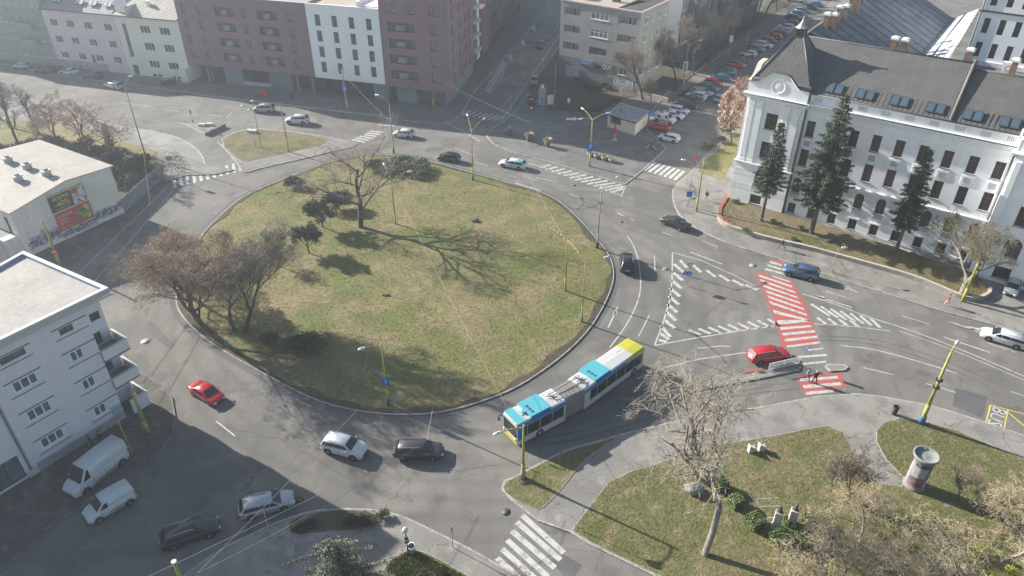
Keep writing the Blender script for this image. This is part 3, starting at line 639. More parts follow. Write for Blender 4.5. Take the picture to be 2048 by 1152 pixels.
def facade(root, mb, ox, oy, ang, W, z0, z1, ops, mi=0, mr=None, depth=.2, name='window'):
    """wall with real openings; local x along the wall, outward is -y; each opening gets its window object"""
    mr = mi if mr is None else mr
    ca, sa = cos(ang), sin(ang)
    T = lambda x, y, z: (ox + x * ca - y * sa, oy + x * sa + y * ca, z)
    xs = sorted(set([0, W] + [round(v, 3) for o in ops for v in (o[0], o[1])])); zs = sorted(set([z0, z1] + [round(v, 3) for o in ops for v in (o[2], o[3])]))
    xs = [x for x in xs if 0 <= x <= W]; zs = [z for z in zs if z0 <= z <= z1]
    for j in range(len(zs) - 1):
        run = None
        for i in range(len(xs) - 1):
            cxm, czm = (xs[i] + xs[i + 1]) / 2, (zs[j] + zs[j + 1]) / 2
            hole = any(o[0] < cxm < o[1] and o[2] < czm < o[3] for o in ops)
            if not hole and run is None: run = xs[i]
            if run is not None and (hole or i == len(xs) - 2):
                e = xs[i] if hole else xs[i + 1]
                mb.poly([T(run, 0, zs[j]), T(e, 0, zs[j]), T(e, 0, zs[j + 1]), T(run, 0, zs[j + 1])], mi); run = None
    for o in ops:
        a, b, c, d = o[:4]; kind = o[4]; dp = {'loggia': .72, 'greyloggia': .92}.get(kind, .26)
        mb.poly([T(a, 0, c), T(a, 0, d), T(a, dp, d), T(a, dp, c)], mr); mb.poly([T(b, 0, d), T(b, 0, c), T(b, dp, c), T(b, dp, d)], mr)
        mb.poly([T(a, 0, d), T(b, 0, d), T(b, dp, d), T(a, dp, d)], mr); mb.poly([T(b, 0, c), T(a, 0, c), T(a, dp, c), T(b, dp, c)], mr)
        if kind == 'arch':
            r = (b - a) / 2; zc_ = d - r; n = 8; cxx = (a + b) / 2
            for sgn in (-1, 1):
                ptsA = [T(cxx + sgn * r * cos(pi / 2 * i / n), 0, zc_ + r * sin(pi / 2 * i / n)) for i in range(n + 1)]
                cor = T(cxx + sgn * r, 0, d)
                for i in range(n): mb.poly([ptsA[i], ptsA[i + 1], cor] if sgn < 0 else [ptsA[i + 1], ptsA[i], cor], mi)
            kind = 'school'
        inst(o[5] if len(o) > 5 else name, win_mesh(b - a, d - c, kind), root, T(a, 0, c), (0, 0, ang))
def bldg(name, loc, head, label, cat='building', group=None):
    return empty(name, loc, radians(head), label, cat, group)
def gable(mb, x0, x1, y0, y1, ze, zr, mi=0, ov=.3, axis='x', mend=None):
    if axis == 'x':
        ym = (y0 + y1) / 2
        mb.poly([(x0, y0 - ov, ze), (x1, y0 - ov, ze), (x1, ym, zr), (x0, ym, zr)], mi); mb.poly([(x1, y1 + ov, ze), (x0, y1 + ov, ze), (x0, ym, zr), (x1, ym, zr)], mi)
        for x in (x0, x1): mb.poly([(x, y0 - ov, ze), (x, ym, zr), (x, y1 + ov, ze)], mi if mend is None else mend)

# ---------------------------------------------------------------- white school building
c0 = gp(1457, 402)
sc = bldg('school_building', (c0.x, c0.y, 0), -35.5, 'long white school with arched windows, curved gable and slate roof behind the spruces')
wb = MB()
SW = 25.9  # main length between the projecting wings
cols = [8.85 + 2.925 * i for i in range(9)]
ops = []
for x in cols:
    ops += [(x - 8.3 + .05, x - 8.3 + 1.2, 12.85, 15.2, 'school'), (x - 8.3 + .05, x - 8.3 + 1.2, 8.4, 10.95, 'school'), (x - 8.3, x - 8.3 + 1.2, 4.15, 6.5, 'arch'), (x - 8.3 + .05, x - 8.3 + 1.15, .8, 2.4, 'school_sq')]
facade(sc, wb, 8.3, .35, 0, 25.7, 0, 17.5, [o for o in ops if o[1] < 25.7 and o[2] > 7.2] + [o for o in ops if o[1] < 25.7 and o[2] < 7.2], 0, 0)
wl_ops = [(3.2, 4.9, 12.8, 15.2, 'school'), (3.3, 4.8, 8.4, 10.9, 'school'), (3.3, 4.8, 4.1, 6.5, 'arch'), (3.2, 4.9, .8, 2.3, 'school_sq')]
facade(sc, wb, 0, -.15, 0, 8.3, 0, 17.5, wl_ops)
wb.poly([(8.3, -.15, 0), (8.3, .35, 0), (8.3, .35, 17.5), (8.3, -.15, 17.5)])
facade(sc, wb, 0, 58, radians(-90), 58.15, 0, 17.5, [(x, x + 1.2, z, z + h, k) for x in [2.5 + 3.4 * i for i in range(16)] for z, h, k in ((12.8, 2.3, 'school'), (8.4, 2.5, 'school'), (4.1, 2.3, 'school'))])
# right hand wing, projecting 1.7 m
rw = [(x, x + w, z, z + h, k) for x, w in ((2.6, 1.9), (6.2, 1.9), (9.8, 1.9), (13.4, 1.9)) for z, h, k in ((12.8, 2.5, 'school'), (8.3, 2.7, 'school'), (3.9, 2.7, 'arch'), (.7, 1.7, 'school_sq'))]
facade(sc, wb, 34.0, -1.6, 0, 18, 0, 17.5, rw)
facade(sc, wb, 34.0, .35, radians(-90), 1.95, 0, 17.5, [(.45, 1.35, .9, 2.1, 'school_sq'), (.4, 1.4, 3.0, 3.7, 'plain')])
facade(sc, wb, 52, -1.6, radians(90), 18, 0, 17.5, [])
wb.poly([(0, 58, 0), (16.8, 58, 0), (16.8, 58, 17.5), (0, 58, 17.5)]); wb.poly([(52, 16.4, 0), (16.8, 16.4, 0), (16.8, 16.4, 17.5), (52, 16.4, 17.5)]); wb.poly([(16.8, 16.4, 0), (16.8, 58, 0), (16.8, 58, 17.5), (16.8, 16.4, 17.5)])
wb.build('wall', [w_school], sc)
tr = MB()
# rustication courses on the ground floor, string courses, cornice, attic
for z in [.35, 2.75, 3.25, 3.8, 4.9, 5.45, 6.0, 6.55]:
    for i, (xa, xb) in enumerate([(8.32, 34.0)]):
        segs = [xa]
        for x in cols:
            if 4.1 < z < 6.55: segs += [x - .02, x + 1.22]
        segs.append(xb)
        for k in range(0, len(segs), 2):
            if segs[k + 1] > segs[k]: tr.box(segs[k], segs[k + 1], .33, .349, z, z + .42, 1)
for z in [.35, 2.75, 3.25, 5.0, 5.6]: tr.box(0, 3.2, -.17, -.151, z, z + .42, 1); tr.box(4.95, 8.3, -.17, -.151, z, z + .42, 1)
tr.box(8.3, 34, .22, .349, 6.75, 7.1, 0); tr.box(8.3, 34, .05, .349, 7.1, 7.25, 0); tr.box(-.1, 8.4, -.35, -.151, 6.75, 7.1, 0); tr.box(-.25, 8.5, -.5, -.151, 7.1, 7.28, 0)
tr.box(8.5, 34, .2, .349, 15.9, 16.0, 0); tr.box(8.5, 34, .16, .349, 16.6, 16.75, 0)
tr.box(8.45, 34, -.05, .45, 17.15, 17.4, 0); tr.box(8.45, 34, -.3, .45, 17.4, 17.56, 0)
tr.box(-.35, 8.6, -.55, .3, 17.1, 17.4, 0); tr.box(-.6, 8.75, -.8, .3, 17.4, 17.58, 0)
tr.box(33.7, 52.3, -2.0, -1.3, 17.1, 17.4, 0); tr.box(33.4, 52.5, -2.25, -1.2, 17.4, 17.58, 0); tr.box(33.6, 34.2, -2.0, .3, 17.1, 17.5, 0)
# attic wall with groups of balusters
tr.box(8.6, 33.9, .25, .6, 17.58, 18.8, 0); tr.box(8.6, 33.9, .15, .7, 18.8, 18.92, 0)
for x in [9.6 + 2.925 * i for i in range(9)]:
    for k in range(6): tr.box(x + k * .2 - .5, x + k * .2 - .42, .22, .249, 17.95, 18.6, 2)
# pilasters of the left wing with capitals, sunk panels
for xa in (.5, 1.75, 5.6, 7.0):
    tr.box(xa, xa + .75, -.3, -.151, 7.4, 16.1, 0); tr.box(xa - .1, xa + .85, -.4, -.151, 16.1, 16.8, 0); tr.box(xa - .08, xa + .83, -.36, -.151, 7.3, 7.7, 0)
for xa in (34.3, 36.0 - .6 + 2.4, 39.3 + .1, 43.0, 46.6): tr.box(xa, xa + .6, -1.78, -1.601, 7.4, 16.4, 0)
tr.box(34, 52, -1.85, -1.601, 6.75, 7.2, 0)
# window aprons and hoods
for x in cols[:9]:
    if x + 1.2 > 34: continue
    tr.box(x - .15, x + 1.4, .27, .349, 7.45 + .2, 8.2, 0) if False else None
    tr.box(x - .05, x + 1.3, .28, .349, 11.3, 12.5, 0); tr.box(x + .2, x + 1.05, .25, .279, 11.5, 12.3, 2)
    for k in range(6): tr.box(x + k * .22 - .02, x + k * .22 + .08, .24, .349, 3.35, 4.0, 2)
    tr.box(x - .15, x + 1.35, .18, .349, 2.55, 2.72, 0); tr.box(x - .1, x + 1.3, .2, .349, 15.25, 15.35, 0)
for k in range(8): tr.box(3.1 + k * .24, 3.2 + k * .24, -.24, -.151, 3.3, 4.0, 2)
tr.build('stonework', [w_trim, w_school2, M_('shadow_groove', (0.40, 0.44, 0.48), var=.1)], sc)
# footing strip
ft = MB(); ft.box(-.3, 34, -.9, .3, .1, .22, 0); ft.build('plinth', [kerb_m], sc)
# curved gable on the left wing
def gable_profile(W, zb=17.58):
    pts = [(-.1, zb), (W + .1, zb), (W + .1, 19.25), (W - .15, 19.35)]
    n = 16
    for i in range(n + 1):
        t = i / n; x = W - .2 - (W - .4) * t
        u = abs(2 * t - 1)
        z = 19.35 if u > .80 else (19.35 + 1.65 * (0.5 + 0.5 * cos(pi * max(0, (u - .22)) / .58)) if u > .22 else 21.0)
        pts.append((x, z))
    pts += [(.15, 19.35), (-.1, 19.25)]
    return pts
gm = MB(); pr = gable_profile(8.3)
for sgn, y in ((0, -.35), (1, .05)):
    gm.poly([(x, y, z) for x, z in (pr if sgn == 0 else pr[::-1])], 0)
for i in range(len(pr)):
    a = pr[i]; b = pr[(i + 1) % len(pr)]; gm.poly([(a[0], .05, a[1]), (b[0], .05, b[1]), (b[0], -.35, b[1]), (a[0], -.35, a[1])], 0)
for i in range(2, len(pr) - 1):
    a = pr[i]; b = pr[i + 1]; gm.poly([(a[0], .12, a[1] + .02), (b[0], .12, b[1] + .02), (b[0], -.5, b[1] + .02), (a[0], -.5, a[1] + .02)], 1); gm.poly([(a[0], -.5, a[1] + .02), (b[0], -.5, b[1] + .02), (b[0], -.42, b[1] - .14), (a[0], -.42, a[1] - .14)], 0)
ring = [(4.15 + .95 * cos(t * pi / 12), -.38, 19.25 + .95 * sin(t * pi / 12)) for t in range(25)]
for i in range(24): gm.tube(ring[i], ring[i + 1], .04, .04, 5, 0)
gm.ball((4.15, -.36, 19.25), .55, 10, 0, (1, .06, 1))
gm.build('curved_gable', [w_trim, gutter], sc)
gm = MB()
for y0_, sg in ((0, 1),):
    pr2 = gable_profile(8.3)
    for x, o in ((-.25, 0), (.15, 1)): gm.poly([(x, y + .3, z) for y, z in (pr2[::-1] if o == 0 else pr2)], 0)
    for i in range(len(pr2)):
        a = pr2[i]; b = pr2[(i + 1) % len(pr2)]; gm.poly([(-.25, a[0] + .3, a[1]), (-.25, b[0] + .3, b[1]), (.15, b[0] + .3, b[1]), (.15, a[0] + .3, a[1])], 0)
    for i in range(2, len(pr2) - 1):
        a = pr2[i]; b = pr2[i + 1]; gm.poly([(-.42, a[0] + .3, a[1] + .02), (-.42, b[0] + .3, b[1] + .02), (.3, b[0] + .3, b[1] + .02), (.3, a[0] + .3, a[1] + .02)], 1)
gm.build('curved_gable', [w_trim, cream_trim], sc)
# roofs
rf = MB()
BL, BR, BR2, BL2 = (.25, .6, 19.7), (8.15, .6, 19.7), (8.15, 9.2, 19.7), (.25, 9.2, 19.7)
T1, T2, T3, T4 = (3.55, 4.0, 25.1), (5.0, 4.0, 25.1), (5.0, 5.4, 25.1), (3.55, 5.4, 25.1)
for q in ((BL, BR, T2, T1), (BR, BR2, T3, T2), (BR2, BL2, T4, T3), (BL2, BL, T1, T4), (T1, T2, T3, T4)): rf.poly(q, 0)
for q in ((.25, .25), ): rf.box(.1, 8.3, .1, 9.3, 17.6, 19.68, 1)
for a, b in ((BL, T1), (BR, T2), (BR2, T3)): rf.tube(a, b, .13, .13, 6, 2)
# main roof, two halves split by a fire wall
rf.poly([(4.3, .55, 18.95), (25.6, .55, 18.95), (25.6, 8.3, 24.2), (4.3, 8.3, 24.2)], 0)
rf.poly([(26.1, .55, 18.95), (36, .55, 18.95), (36, 8.0, 23.6), (26.1, 8.0, 23.6)], 0)
rf.poly([(25.6, 16.2, 18.9), (4.3, 16.2, 18.9), (4.3, 8.3, 24.2), (25.6, 8.3, 24.2)], 0); rf.poly([(36, 15.8, 18.9), (26.1, 15.8, 18.9), (26.1, 8.0, 23.6), (36, 8.0, 23.6)], 0)
rf.poly([(25.6, .5, 18.9), (26.1, .5, 18.9), (26.1, 8.3, 24.5), (25.6, 8.3, 24.5)], 3)
rf.box(25.6, 26.1, 7.9, 8.7, 18, 24.5, 3); rf.poly([(25.58, .4, 18.9), (25.58, 8.4, 24.55), (25.58, 16.2, 18.9)], 3); rf.poly([(26.12, .4, 18.9), (26.12, 8.4, 24.55), (26.12, 16.2, 18.9)], 3)
rf.tube((25.85, .4, 18.98), (25.85, 8.4, 24.58), .2, .2, 6, 4); rf.tube((25.85, 8.4, 24.58), (25.85, 16.2, 19), .2, .2, 6, 4)
rf.tube((4.3, 8.3, 24.24), (25.6, 8.3, 24.24), .12, .12, 6, 0); rf.tube((26.1, 8, 23.64), (36, 8, 23.64), .12, .12, 6, 0)
# flatter seamed band along the eaves
rf.poly([(8.6, .6, 18.95), (25.55, .6, 18.95), (25.55, 2.6, 20.48), (8.6, 2.6, 20.48)], 3) if False else None
for x in [8.9 + .62 * i for i in range(44)]:
    if abs(x - 25.85) > .4: rf.box(x, x + .05, 0, .06, 0, 2.2, 3, Matrix.Translation((0, .6, 19.02)) @ Matrix.Rotation(radians(-56), 4, 'X'))
# roof of the right hand wing
rf.poly([(34, -1.4, 19.2), (52, -1.4, 19.2), (47, 6, 25), (38, 6, 25)], 0); rf.poly([(34, 14, 19.2), (34, -1.4, 19.2), (38, 6, 25)], 0); rf.poly([(52, -1.4, 19.2), (52, 14, 19.2), (47, 6, 25)], 0); rf.poly([(52, 14, 19.2), (34, 14, 19.2), (38, 6, 25), (47, 6, 25)], 0)
rf.box(34, 52, -1.5, -1.15, 17.58, 19.3, 5); rf.box(33.9, 34.2, -1.5, 2, 17.58, 19.3, 5); rf.tube((33.8, -1.7, 19.35), (52, -1.7, 19.35), .22, .22, 6, 6); rf.tube((33.8, -1.7, 19.35), (33.8, 3, 19.35), .22, .22, 6, 6)
# rear wing roof: long slope to the inner valley, then one whose pale colour paints in the sun
rf.poly([(4.2, 9.4, 24.6), (16.9, 9.4, 18.4), (16.9, 58, 18.4), (4.2, 58, 24.6)][::1], 1)
rf.poly([(4.2, 58, 24.6), (.2, 58, 18.6), (.2, 9.4, 18.6), (4.2, 9.4, 24.6)], 1)
rf.tube((4.2, 8.5, 24.65), (4.2, 58, 24.65), .13, .13, 6, 7)
rf.poly([(16.9, 16.3, 18.2), (21.6, 16.3, 19.6), (20.6, 58, 20.6), (16.9, 58, 18.2)], 8)
for y in range(18, 58, 4):
    rf.tube((16.9, y, 18.3), (21.0, y + 2.6, 20.05), .06, .06, 4, 2)
rf.tube((16.9, 16.3, 18.4), (16.9, 58, 18.4), .18, .18, 6, 2)
rf.tube((18.7, 16.3, 19.0), (18.7, 58, 19.6), .1, .1, 4, 2)
rf.box(21.6, 52, 16.3, 34.0, 16.9, 17.2, 9)
for y in [12 + 3.1 * i for i in range(15)]:
    f_ = lambda x: 24.6 - (x - 4.2) / 12.7 * 6.2
    rf.tube((4.3, y, f_(4.3) + .05), (16.8, y, f_(16.8) + .05), .05, .05, 4, 2)
for x in (8.2, 12.6):
    f_ = lambda x: 24.6 - (x - 4.2) / 12.7 * 6.2
    rf.tube((x, 9.6, f_(x) + .04), (x, 58, f_(x) + .04), .045, .045, 4, 2)
rf.build('roof', [slate, slate_b, gutter, roof_dark, M_('roof_flashing', (0.2, 0.18, 0.15), var=.2), w_trim, cream_trim, coping, sunny_roof, M_('grey_court_roof', (0.16, 0.165, 0.17), var=.2)], sc)
# gutters and downpipes
gt = MB()
for z, y in ((17.62, -.32), (18.98, .12)):
    gt.tube((8.7, y, z), (33.8, y, z), .09, .09, 6)
gt.tube((-.5, -.85, 17.62), (8.7, -.85, 17.62), .09, .09, 6)
for x, y, zt in ((8.45, .2, 16.6), (33.85, .2, 16.6), (8.5, .2, 6.6)): gt.tube((x, y, .2), (x, y, zt), .09, .09, 6)
for x in [9.5 + 1.45 * i for i in range(17)]: gt.tube((x, -.32, 17.62), (x, -.42, 17.45), .04, .04, 4)
gt.build('gutter', gutter, sc)
# skylights in pairs
sk = MB()
sk.box(-.05, .95, -.05, 1.55, 0, .14, 0); sk.poly([(.05, .05, .145), (.85, .05, .145), (.85, 1.45, .145), (.05, 1.45, .145)], 1)
skm = sk.mesh('skylight', [fr_dark, sky_glass])
for x in (10.1, 14.1, 18.4, 22.7, 27.0, 31.1):
    for k in (0, 1.15): inst('skylight', skm, sc, (x + k, 1.0, 19.35), (radians(34.5), 0, 0))
# chimneys
ch = MB(); ch.box(-.35, .35, -.45, .45, -2.0, 1.9, 0); ch.box(-.5, .5, -.6, .6, 1.9, 2.15, 1); ch.box(-.3, .3, -.4, .4, 2.15, 2.28, 1)
chm = ch.mesh('chimney', [brickc, snowcap])
for x, y, z in ((5.0, 14.6, 24.1), (5.6, 16.2, 23.8), (5.2, 20.5, 24), (5.6, 22.5, 23.8), (5.2, 27.5, 24), (5.6, 29.5, 23.8), (5.2, 35, 24), (15.7, 9.0, 23.6), (17.0, 9.0, 23.6), (24.9, 9.0, 23.6), (30.2, 8.6, 23.3), (36.5, 8.6, 23.0)):
    inst('chimney', chm, sc, (x, y, z))
# lantern with finial
ln = MB()
for x, y in ((3.65, 4.1), (4.9, 4.1), (3.65, 5.3), (4.9, 5.3)): ln.box(x - .07, x + .07, y - .07, y + .07, 25.1, 26.2, 0)
ln.box(3.75, 4.8, 4.2, 5.2, 25.1, 26.0, 1); ln.box(3.45, 5.1, 3.9, 5.5, 25.0, 25.14, 2)
ln.lathe([(.88, 26.2), (.80, 26.28), (.52, 26.5), (.28, 26.9), (.13, 27.3), (.06, 27.6)], 8, 3, (4.27, 4.7), False); ln.ball((4.27, 4.7, 27.68), .13, 8, 3)
ln.build('roof_lantern', [M_('green_louvre', (0.10, 0.16, 0.09), var=.2), M_('dark_louvre', (0.05, 0.055, 0.05), var=.2), gutter, M_('aged_copper', (0.40, 0.40, 0.375), var=.2)], sc)
ac = MB(); ac.box(0, 1.5, 0, .6, 0, 1.5, 0); ac.lathe([(.05, 0), (.5, 0), (.55, .04)], 14, 1)
ac = MB(); ac.box(0, 1.5, 0, .6, 0, 1.5, 0); ac.tube((.75, -.02, .75), (.75, -.06, .75), .52, .5, 16, 1); ac.tube((.75, -.06, .75), (.75, -.09, .75), .16, .16, 10, 0)
ac.build('air_conditioner', [snowcap, M_('fan_grille', (0.45, 0.46, 0.47))], sc, (28.9, 8.6, 23.4))

# white block behind the court
cb2 = bldg('courtyard_block', (sc.location.x, sc.location.y, 0), -35.5, 'pale blue white block with tall narrow windows behind the school roof')
q = cb2.rotation_euler.z
cb2.location = (c0.x + 22.6 * cos(q) - 34 * sin(q), c0.y + 22.6 * sin(q) + 34 * cos(q), 0)
wb = MB()
facade(cb2, wb, 0, 0, 0, 34, 0, 33, [(1.0 + 2.12 * i, 1.85 + 2.12 * i, z, z + 2.25, 'backw') for i in range(15) for z in (14.9, 18.5, 22.1, 26.2, 29.8)])
wb.poly([(0, 14, 0), (0, 0, 0), (0, 0, 33), (0, 14, 33)]); wb.poly([(34, 0, 0), (34, 14, 0), (34, 14, 33), (34, 0, 33)]); wb.poly([(34, 14, 0), (0, 14, 0), (0, 14, 33), (34, 14, 33)])
wb.build('wall', [w_school], cb2)
t = MB(); t.box(-.1, 34.1, -.15, 0, 25.2, 25.45, 0); t.tube((.25, -.12, 17), (.25, -.12, 33), .1, .1, 6, 1); t.box(0, 34, -.3, 0, 17.3, 18.0, 2); t.tube((12.4, -.12, 17), (12.4, -.12, 24), .1, .1, 6, 1); t.build('string_course', [gutter, gutter, w_school2], cb2)
t = MB(); t.box(-.3, 34.3, -.3, 14.3, 33, 33.4, 0); t.build('roof', roof_flat, cb2)

# ---------------------------------------------------------------- mauve and white apartment block
pp = gp(631.6, 154, 4.0); PH = radians(-16.8)
def pw(x, y=0, z=0): return (pp.x + x * cos(PH) - y * sin(PH), pp.y + x * sin(PH) + y * cos(PH), z)
def p_rows(xs, kinds, tops, h): return [(a, b, t - h, t, k) for (a, b), k in zip(xs, kinds) for t in tops]
tops5 = [7.2, 10.3, 13.4, 16.5]
a1 = empty('apartment_block', pw(-30.8), PH, 'mauve apartment block with recessed balconies left of the white infill', 'building', 'apartment blocks across the road')
wb = MB(); X = lambda *q: [(a + 30.8, b + 30.8) for a, b in q]
o1 = p_rows(X((-29.4, -28.0), (-25.7, -24.4), (-21.5, -16.9), (-15.0, -13.7), (-11.4, -6.8), (-4.4, -2.9)), ['purple', 'purple', 'loggia', 'purple', 'loggia', 'purple'], tops5, 1.75)
facade(a1, wb, 0, 0, 0, 30.8, 4.0, 18.6, o1)
wb.poly([(0, 0, 18.6), (0, 0, 4), (0, 14, 4), (0, 14, 18.6)]); wb.poly([(30.8, 0, 4), (30.8, 0, 18.6), (30.8, 14, 18.6), (30.8, 14, 4)]); wb.poly([(0, 0, 4), (30.8, 0, 4), (30.8, 14, 4), (0, 14, 4)][::-1]); wb.poly([(30.8, 14, 0), (0, 14, 0), (0, 14, 18.6), (30.8, 14, 18.6)])
wb.build('wall', [purple], a1)
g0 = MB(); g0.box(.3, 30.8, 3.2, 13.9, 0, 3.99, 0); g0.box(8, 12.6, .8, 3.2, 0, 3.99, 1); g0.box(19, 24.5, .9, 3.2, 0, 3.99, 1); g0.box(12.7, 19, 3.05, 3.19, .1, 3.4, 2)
for x in (4, 26, 29.5): g0.box(x - .2, x + .2, .5, .9, 0, 3.99, 1)
g0.build('ground_floor', [p_dark, p_base, fr_dark], a1)
t = MB(); t.box(-.05, 30.85, .25, 14.1, 18.3, 18.45, 0); t.box(-.1, 30.9, -.06, .3, 18.6, 18.72, 1); t.box(-.1, .25, .3, 14, 18.6, 18.72, 1); t.box(12, 20, 5, 12, 18.45, 20.6, 1); t.build('roof', [roof_flat, coping], a1)
a2 = empty('apartment_block', pw(0), PH, 'white infill block with a grid of sixteen dark windows between mauve blocks', 'building', 'apartment blocks across the road')
wb = MB()
facade(a2, wb, 0, -.12, 0, 15.8, 4.0, 18.5, p_rows([(1.8 + 3.7 * i, 2.95 + 3.7 * i) for i in range(4)], ['dark'] * 4, [7.4, 10.5, 13.6, 16.7], 2.15))
wb.poly([(0, -.12, 4), (15.8, -.12, 4), (15.8, 14, 4), (0, 14, 4)][::-1]); wb.poly([(15.8, 14, 0), (0, 14, 0), (0, 14, 18), (15.8, 14, 18)])
wb.box(0, 15.8, -.12, .2, 18.5, 18.7, 0)
wb.build('wall', [p_white], a2)
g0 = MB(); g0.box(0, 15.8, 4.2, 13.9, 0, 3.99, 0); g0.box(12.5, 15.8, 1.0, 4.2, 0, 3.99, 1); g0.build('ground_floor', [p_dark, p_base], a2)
t = MB(); t.box(.05, 15.75, .2, 14.1, 18.0, 18.15, 0); t.box(11.2, 15.7, .5, 8, 18.15, 18.9, 1); t.box(10.9, 11.2, .3, 9, 18.15, 19.6, 1); t.tube((9.5, 4, 18.1), (9.5, 4, 19), .25, .25, 8, 1); t.build('roof', [roof_red, p_white], a2)
a3 = empty('apartment_block', pw(15.8), PH, 'taller mauve corner block with balconies facing the junction', 'building', 'apartment blocks across the road')
wb = MB(); X3 = lambda *q: [(a - 15.8, b - 15.8) for a, b in q]
o3 = p_rows(X3((17.3, 23.0), (26.1, 27.8)), ['loggia', 'purple'], [7.1, 10.2, 13.3, 16.4], 1.75) + p_rows(X3((17.3, 19.4), (21.4, 23.1), (26.1, 27.8)), ['purple'] * 3, [19.8, 22.9], 1.75)
facade(a3, wb, 0, -.02, 0, 14.0, 3.6, 24.4, o3)
side = radians(79.2 + 16.8)
so3 = []
for k, t_ in enumerate([6.6, 9.7, 12.8, 15.9, 19.0, 22.1]):
    so3 += [(8.0 + (k % 2) * .25, 9.0 + (k % 2) * .25, t_ - 2.1, t_, 'dark'), (10.6, 11.2, t_ - 2.4, t_ - .5, 'plain'), (12.4 + (k % 2) * .4, 13.3 + (k % 2) * .4, t_ - 2.1, t_, 'dark'), (14.7, 15.3, t_ - 2.3, t_ - .4, 'plain'), (16.4, 17.4, t_ - 2.1, t_, 'dark'), (2.6, 3.6, t_ - 2.1, t_, 'dark')]
facade(a3, wb, 14.0, -.02, side, 24, 3.6, 24.4, so3)
sp = lambda s, y=0: (14.0 + s * cos(side) - y * sin(side), -.02 + s * sin(side) + y * cos(side))
e1 = sp(24); wb.poly([(0, -.02, 3.6), (14, -.02, 3.6), (e1[0], e1[1], 3.6), (0, 24, 3.6)][::-1]); wb.poly([(0, 24, 3.6), (0, -.02, 3.6), (0, -.02, 24.4), (0, 24, 24.4)][::1])
wb.build('wall', [purple], a3)
g0 = MB(); g0.prism([(1.8, 1.2), (6, 1.2), (6, 3.5), (10, 3.5), (12.2, 1.6), sp(24, 1.2), (0, 23), (0, 3.5), (1.8, 3.5)], 0, 3.59, 0); g0.build('ground_floor', [p_base], a3)
t = MB(); t.prism([(0, 0), (14, 0), (e1[0], e1[1]), (0, 24)], 24.4, 24.7, 0); t.build('roof', roof_flat, a3)
# white balcony stack and the dark block further up the street
a4 = empty('apartment_block', pw(15.8), PH, 'dark end block with white balconies further up the street', 'building', 'apartment blocks across the road')
wb = MB(); M4 = Matrix.Translation((14.0, -.02, 0)) @ Matrix.Rotation(side, 4, 'Z')
wb.box(24.0, 26.2, .1, 14, 3.0, 24.4, 0, M4); wb.box(26.2, 32, -.6, 14, 3.2, 13.5, 1, M4); wb.box(32, 78, .2, 14, 3.4, 15.5, 1, M4); wb.box(24, 78, 1.4, 14, 0, 3.0, 2, M4); wb.box(78, 150, .2, 14, 0, 15.5, 1, M4)
wb.build('wall', [p_white, purple_d, fr_dark], a4)
bl = MB()
for k in range(4):
    z = 5.2 + 3.1 * k; bl.box(22.6, 24.4, -.75, .08, z, z + .7, 0, M4); bl.box(20.2, 22.3, -.5, -.03, z + .2, z + .9, 0, M4); bl.box(20.2, 22.2, -.06, -.03, z - 1.6, z, 1, M4)
bl.build('balcony', [M_('balcony_grey_white', (0.5, 0.51, 0.52), var=.1), glass_b], a4)
rb = random.Random(3); wn4 = MB()
for k in range(3):
    for i in range(16):
        wn4 = MB(); x = 34 + i * 2.7; z = 5.2 + 3.1 * k; h = 2.1; wn4.box(x, x + 1.1, .12, .19, z, z + h, 0 if rb.random() < .7 else 1, M4)
        if rb.random() < .25: wn4.box(x - .3, x + 1.6, -.6, .19, z - .2, z + .6, 1, M4)
        wn4.build('window', [glass_b, purple_d], a4)

# older houses at the left
def old_house(name, x0, W, H, label, wall, roofm, wins, mi_roof='gable', ridge=3.2, depth=11):
    h = empty(name, pw(x0), PH, label, 'house', 'older houses along the far street'); wb = MB()
    facade(h, wb, 0, 0, 0, W, 0, H, wins)
    wb.poly([(0, depth, 0), (0, 0, 0), (0, 0, H), (0, depth, H)]); wb.poly([(W, 0, 0), (W, depth, 0), (W, depth, H), (W, 0, H)]); wb.poly([(W, depth, 0), (0, depth, 0), (0, depth, H), (W, depth, H)])
    wb.build('wall', [wall], h)
    r = MB(); gable(r, 0, W, 0, depth, H, H + ridge, 0, .45); r.box(-.05, W + .05, -.5, -.35, H - .15, H + .05, 1); r.build('roof', [roofm, gutter], h)
    return h
Z3 = [(2.2, 3.8), (5.6, 7.2), (9.4, 11.0)]
yw = [(16.5 - 15.0 + .1, 2.6, 4.2, 11.4, 'slot')] + [(x, x + 2.6, a, b, 'old') for x in (6.1, 11.1) for a, b in ((2.2, 3.8), (6.0, 7.7), (9.7, 11.3))]
yh = old_house('town_house', -47.4, 16.3, 13.1, 'pale yellow three storey house with a tall stair window next to the mauve block', yelw, pale_tiles, yw + [(1.3, 2.8, .2, 2.4, 'shop')] + [(x, x + 1.0, .2, .8, 'plain') for x in (6.2, 7.6, 11.3, 12.7)])
d = MB(); d.box(14.6, 16.3, -1.3, -.01, 0, 3.1, 0); d.build('porch', yelw, yh)
d = MB(); d.box(.6, 3.6, .5, .8, 13.1, 16.4, 1); d.box(3.6, 3.9, -.2, 9, 13.1, 15.0, 0); d.box(7.0, 7.8, 2.6, 3.3, 13.5, 15.8, 1); d.build('chimney', [coping, p_white], yh)
ph = old_house('town_house', -66.9, 19.4, 13.1, 'pink three storey house with roof windows in the far left row', pinkw, ribbed, [(x, x + 2.0, a, b, 'old') for x in (1.5, 5.9, 10.8, 16.1) for a, b in ((5.7, 7.3), (9.4, 11.0))] + [(x, x + 2.0, 2.3, 3.8, 'old') for x in (1.6, 6.5, 11.2, 16.1)] + [(10.0, 10.9, .2, 3.6, 'shop')], ridge=4.2)
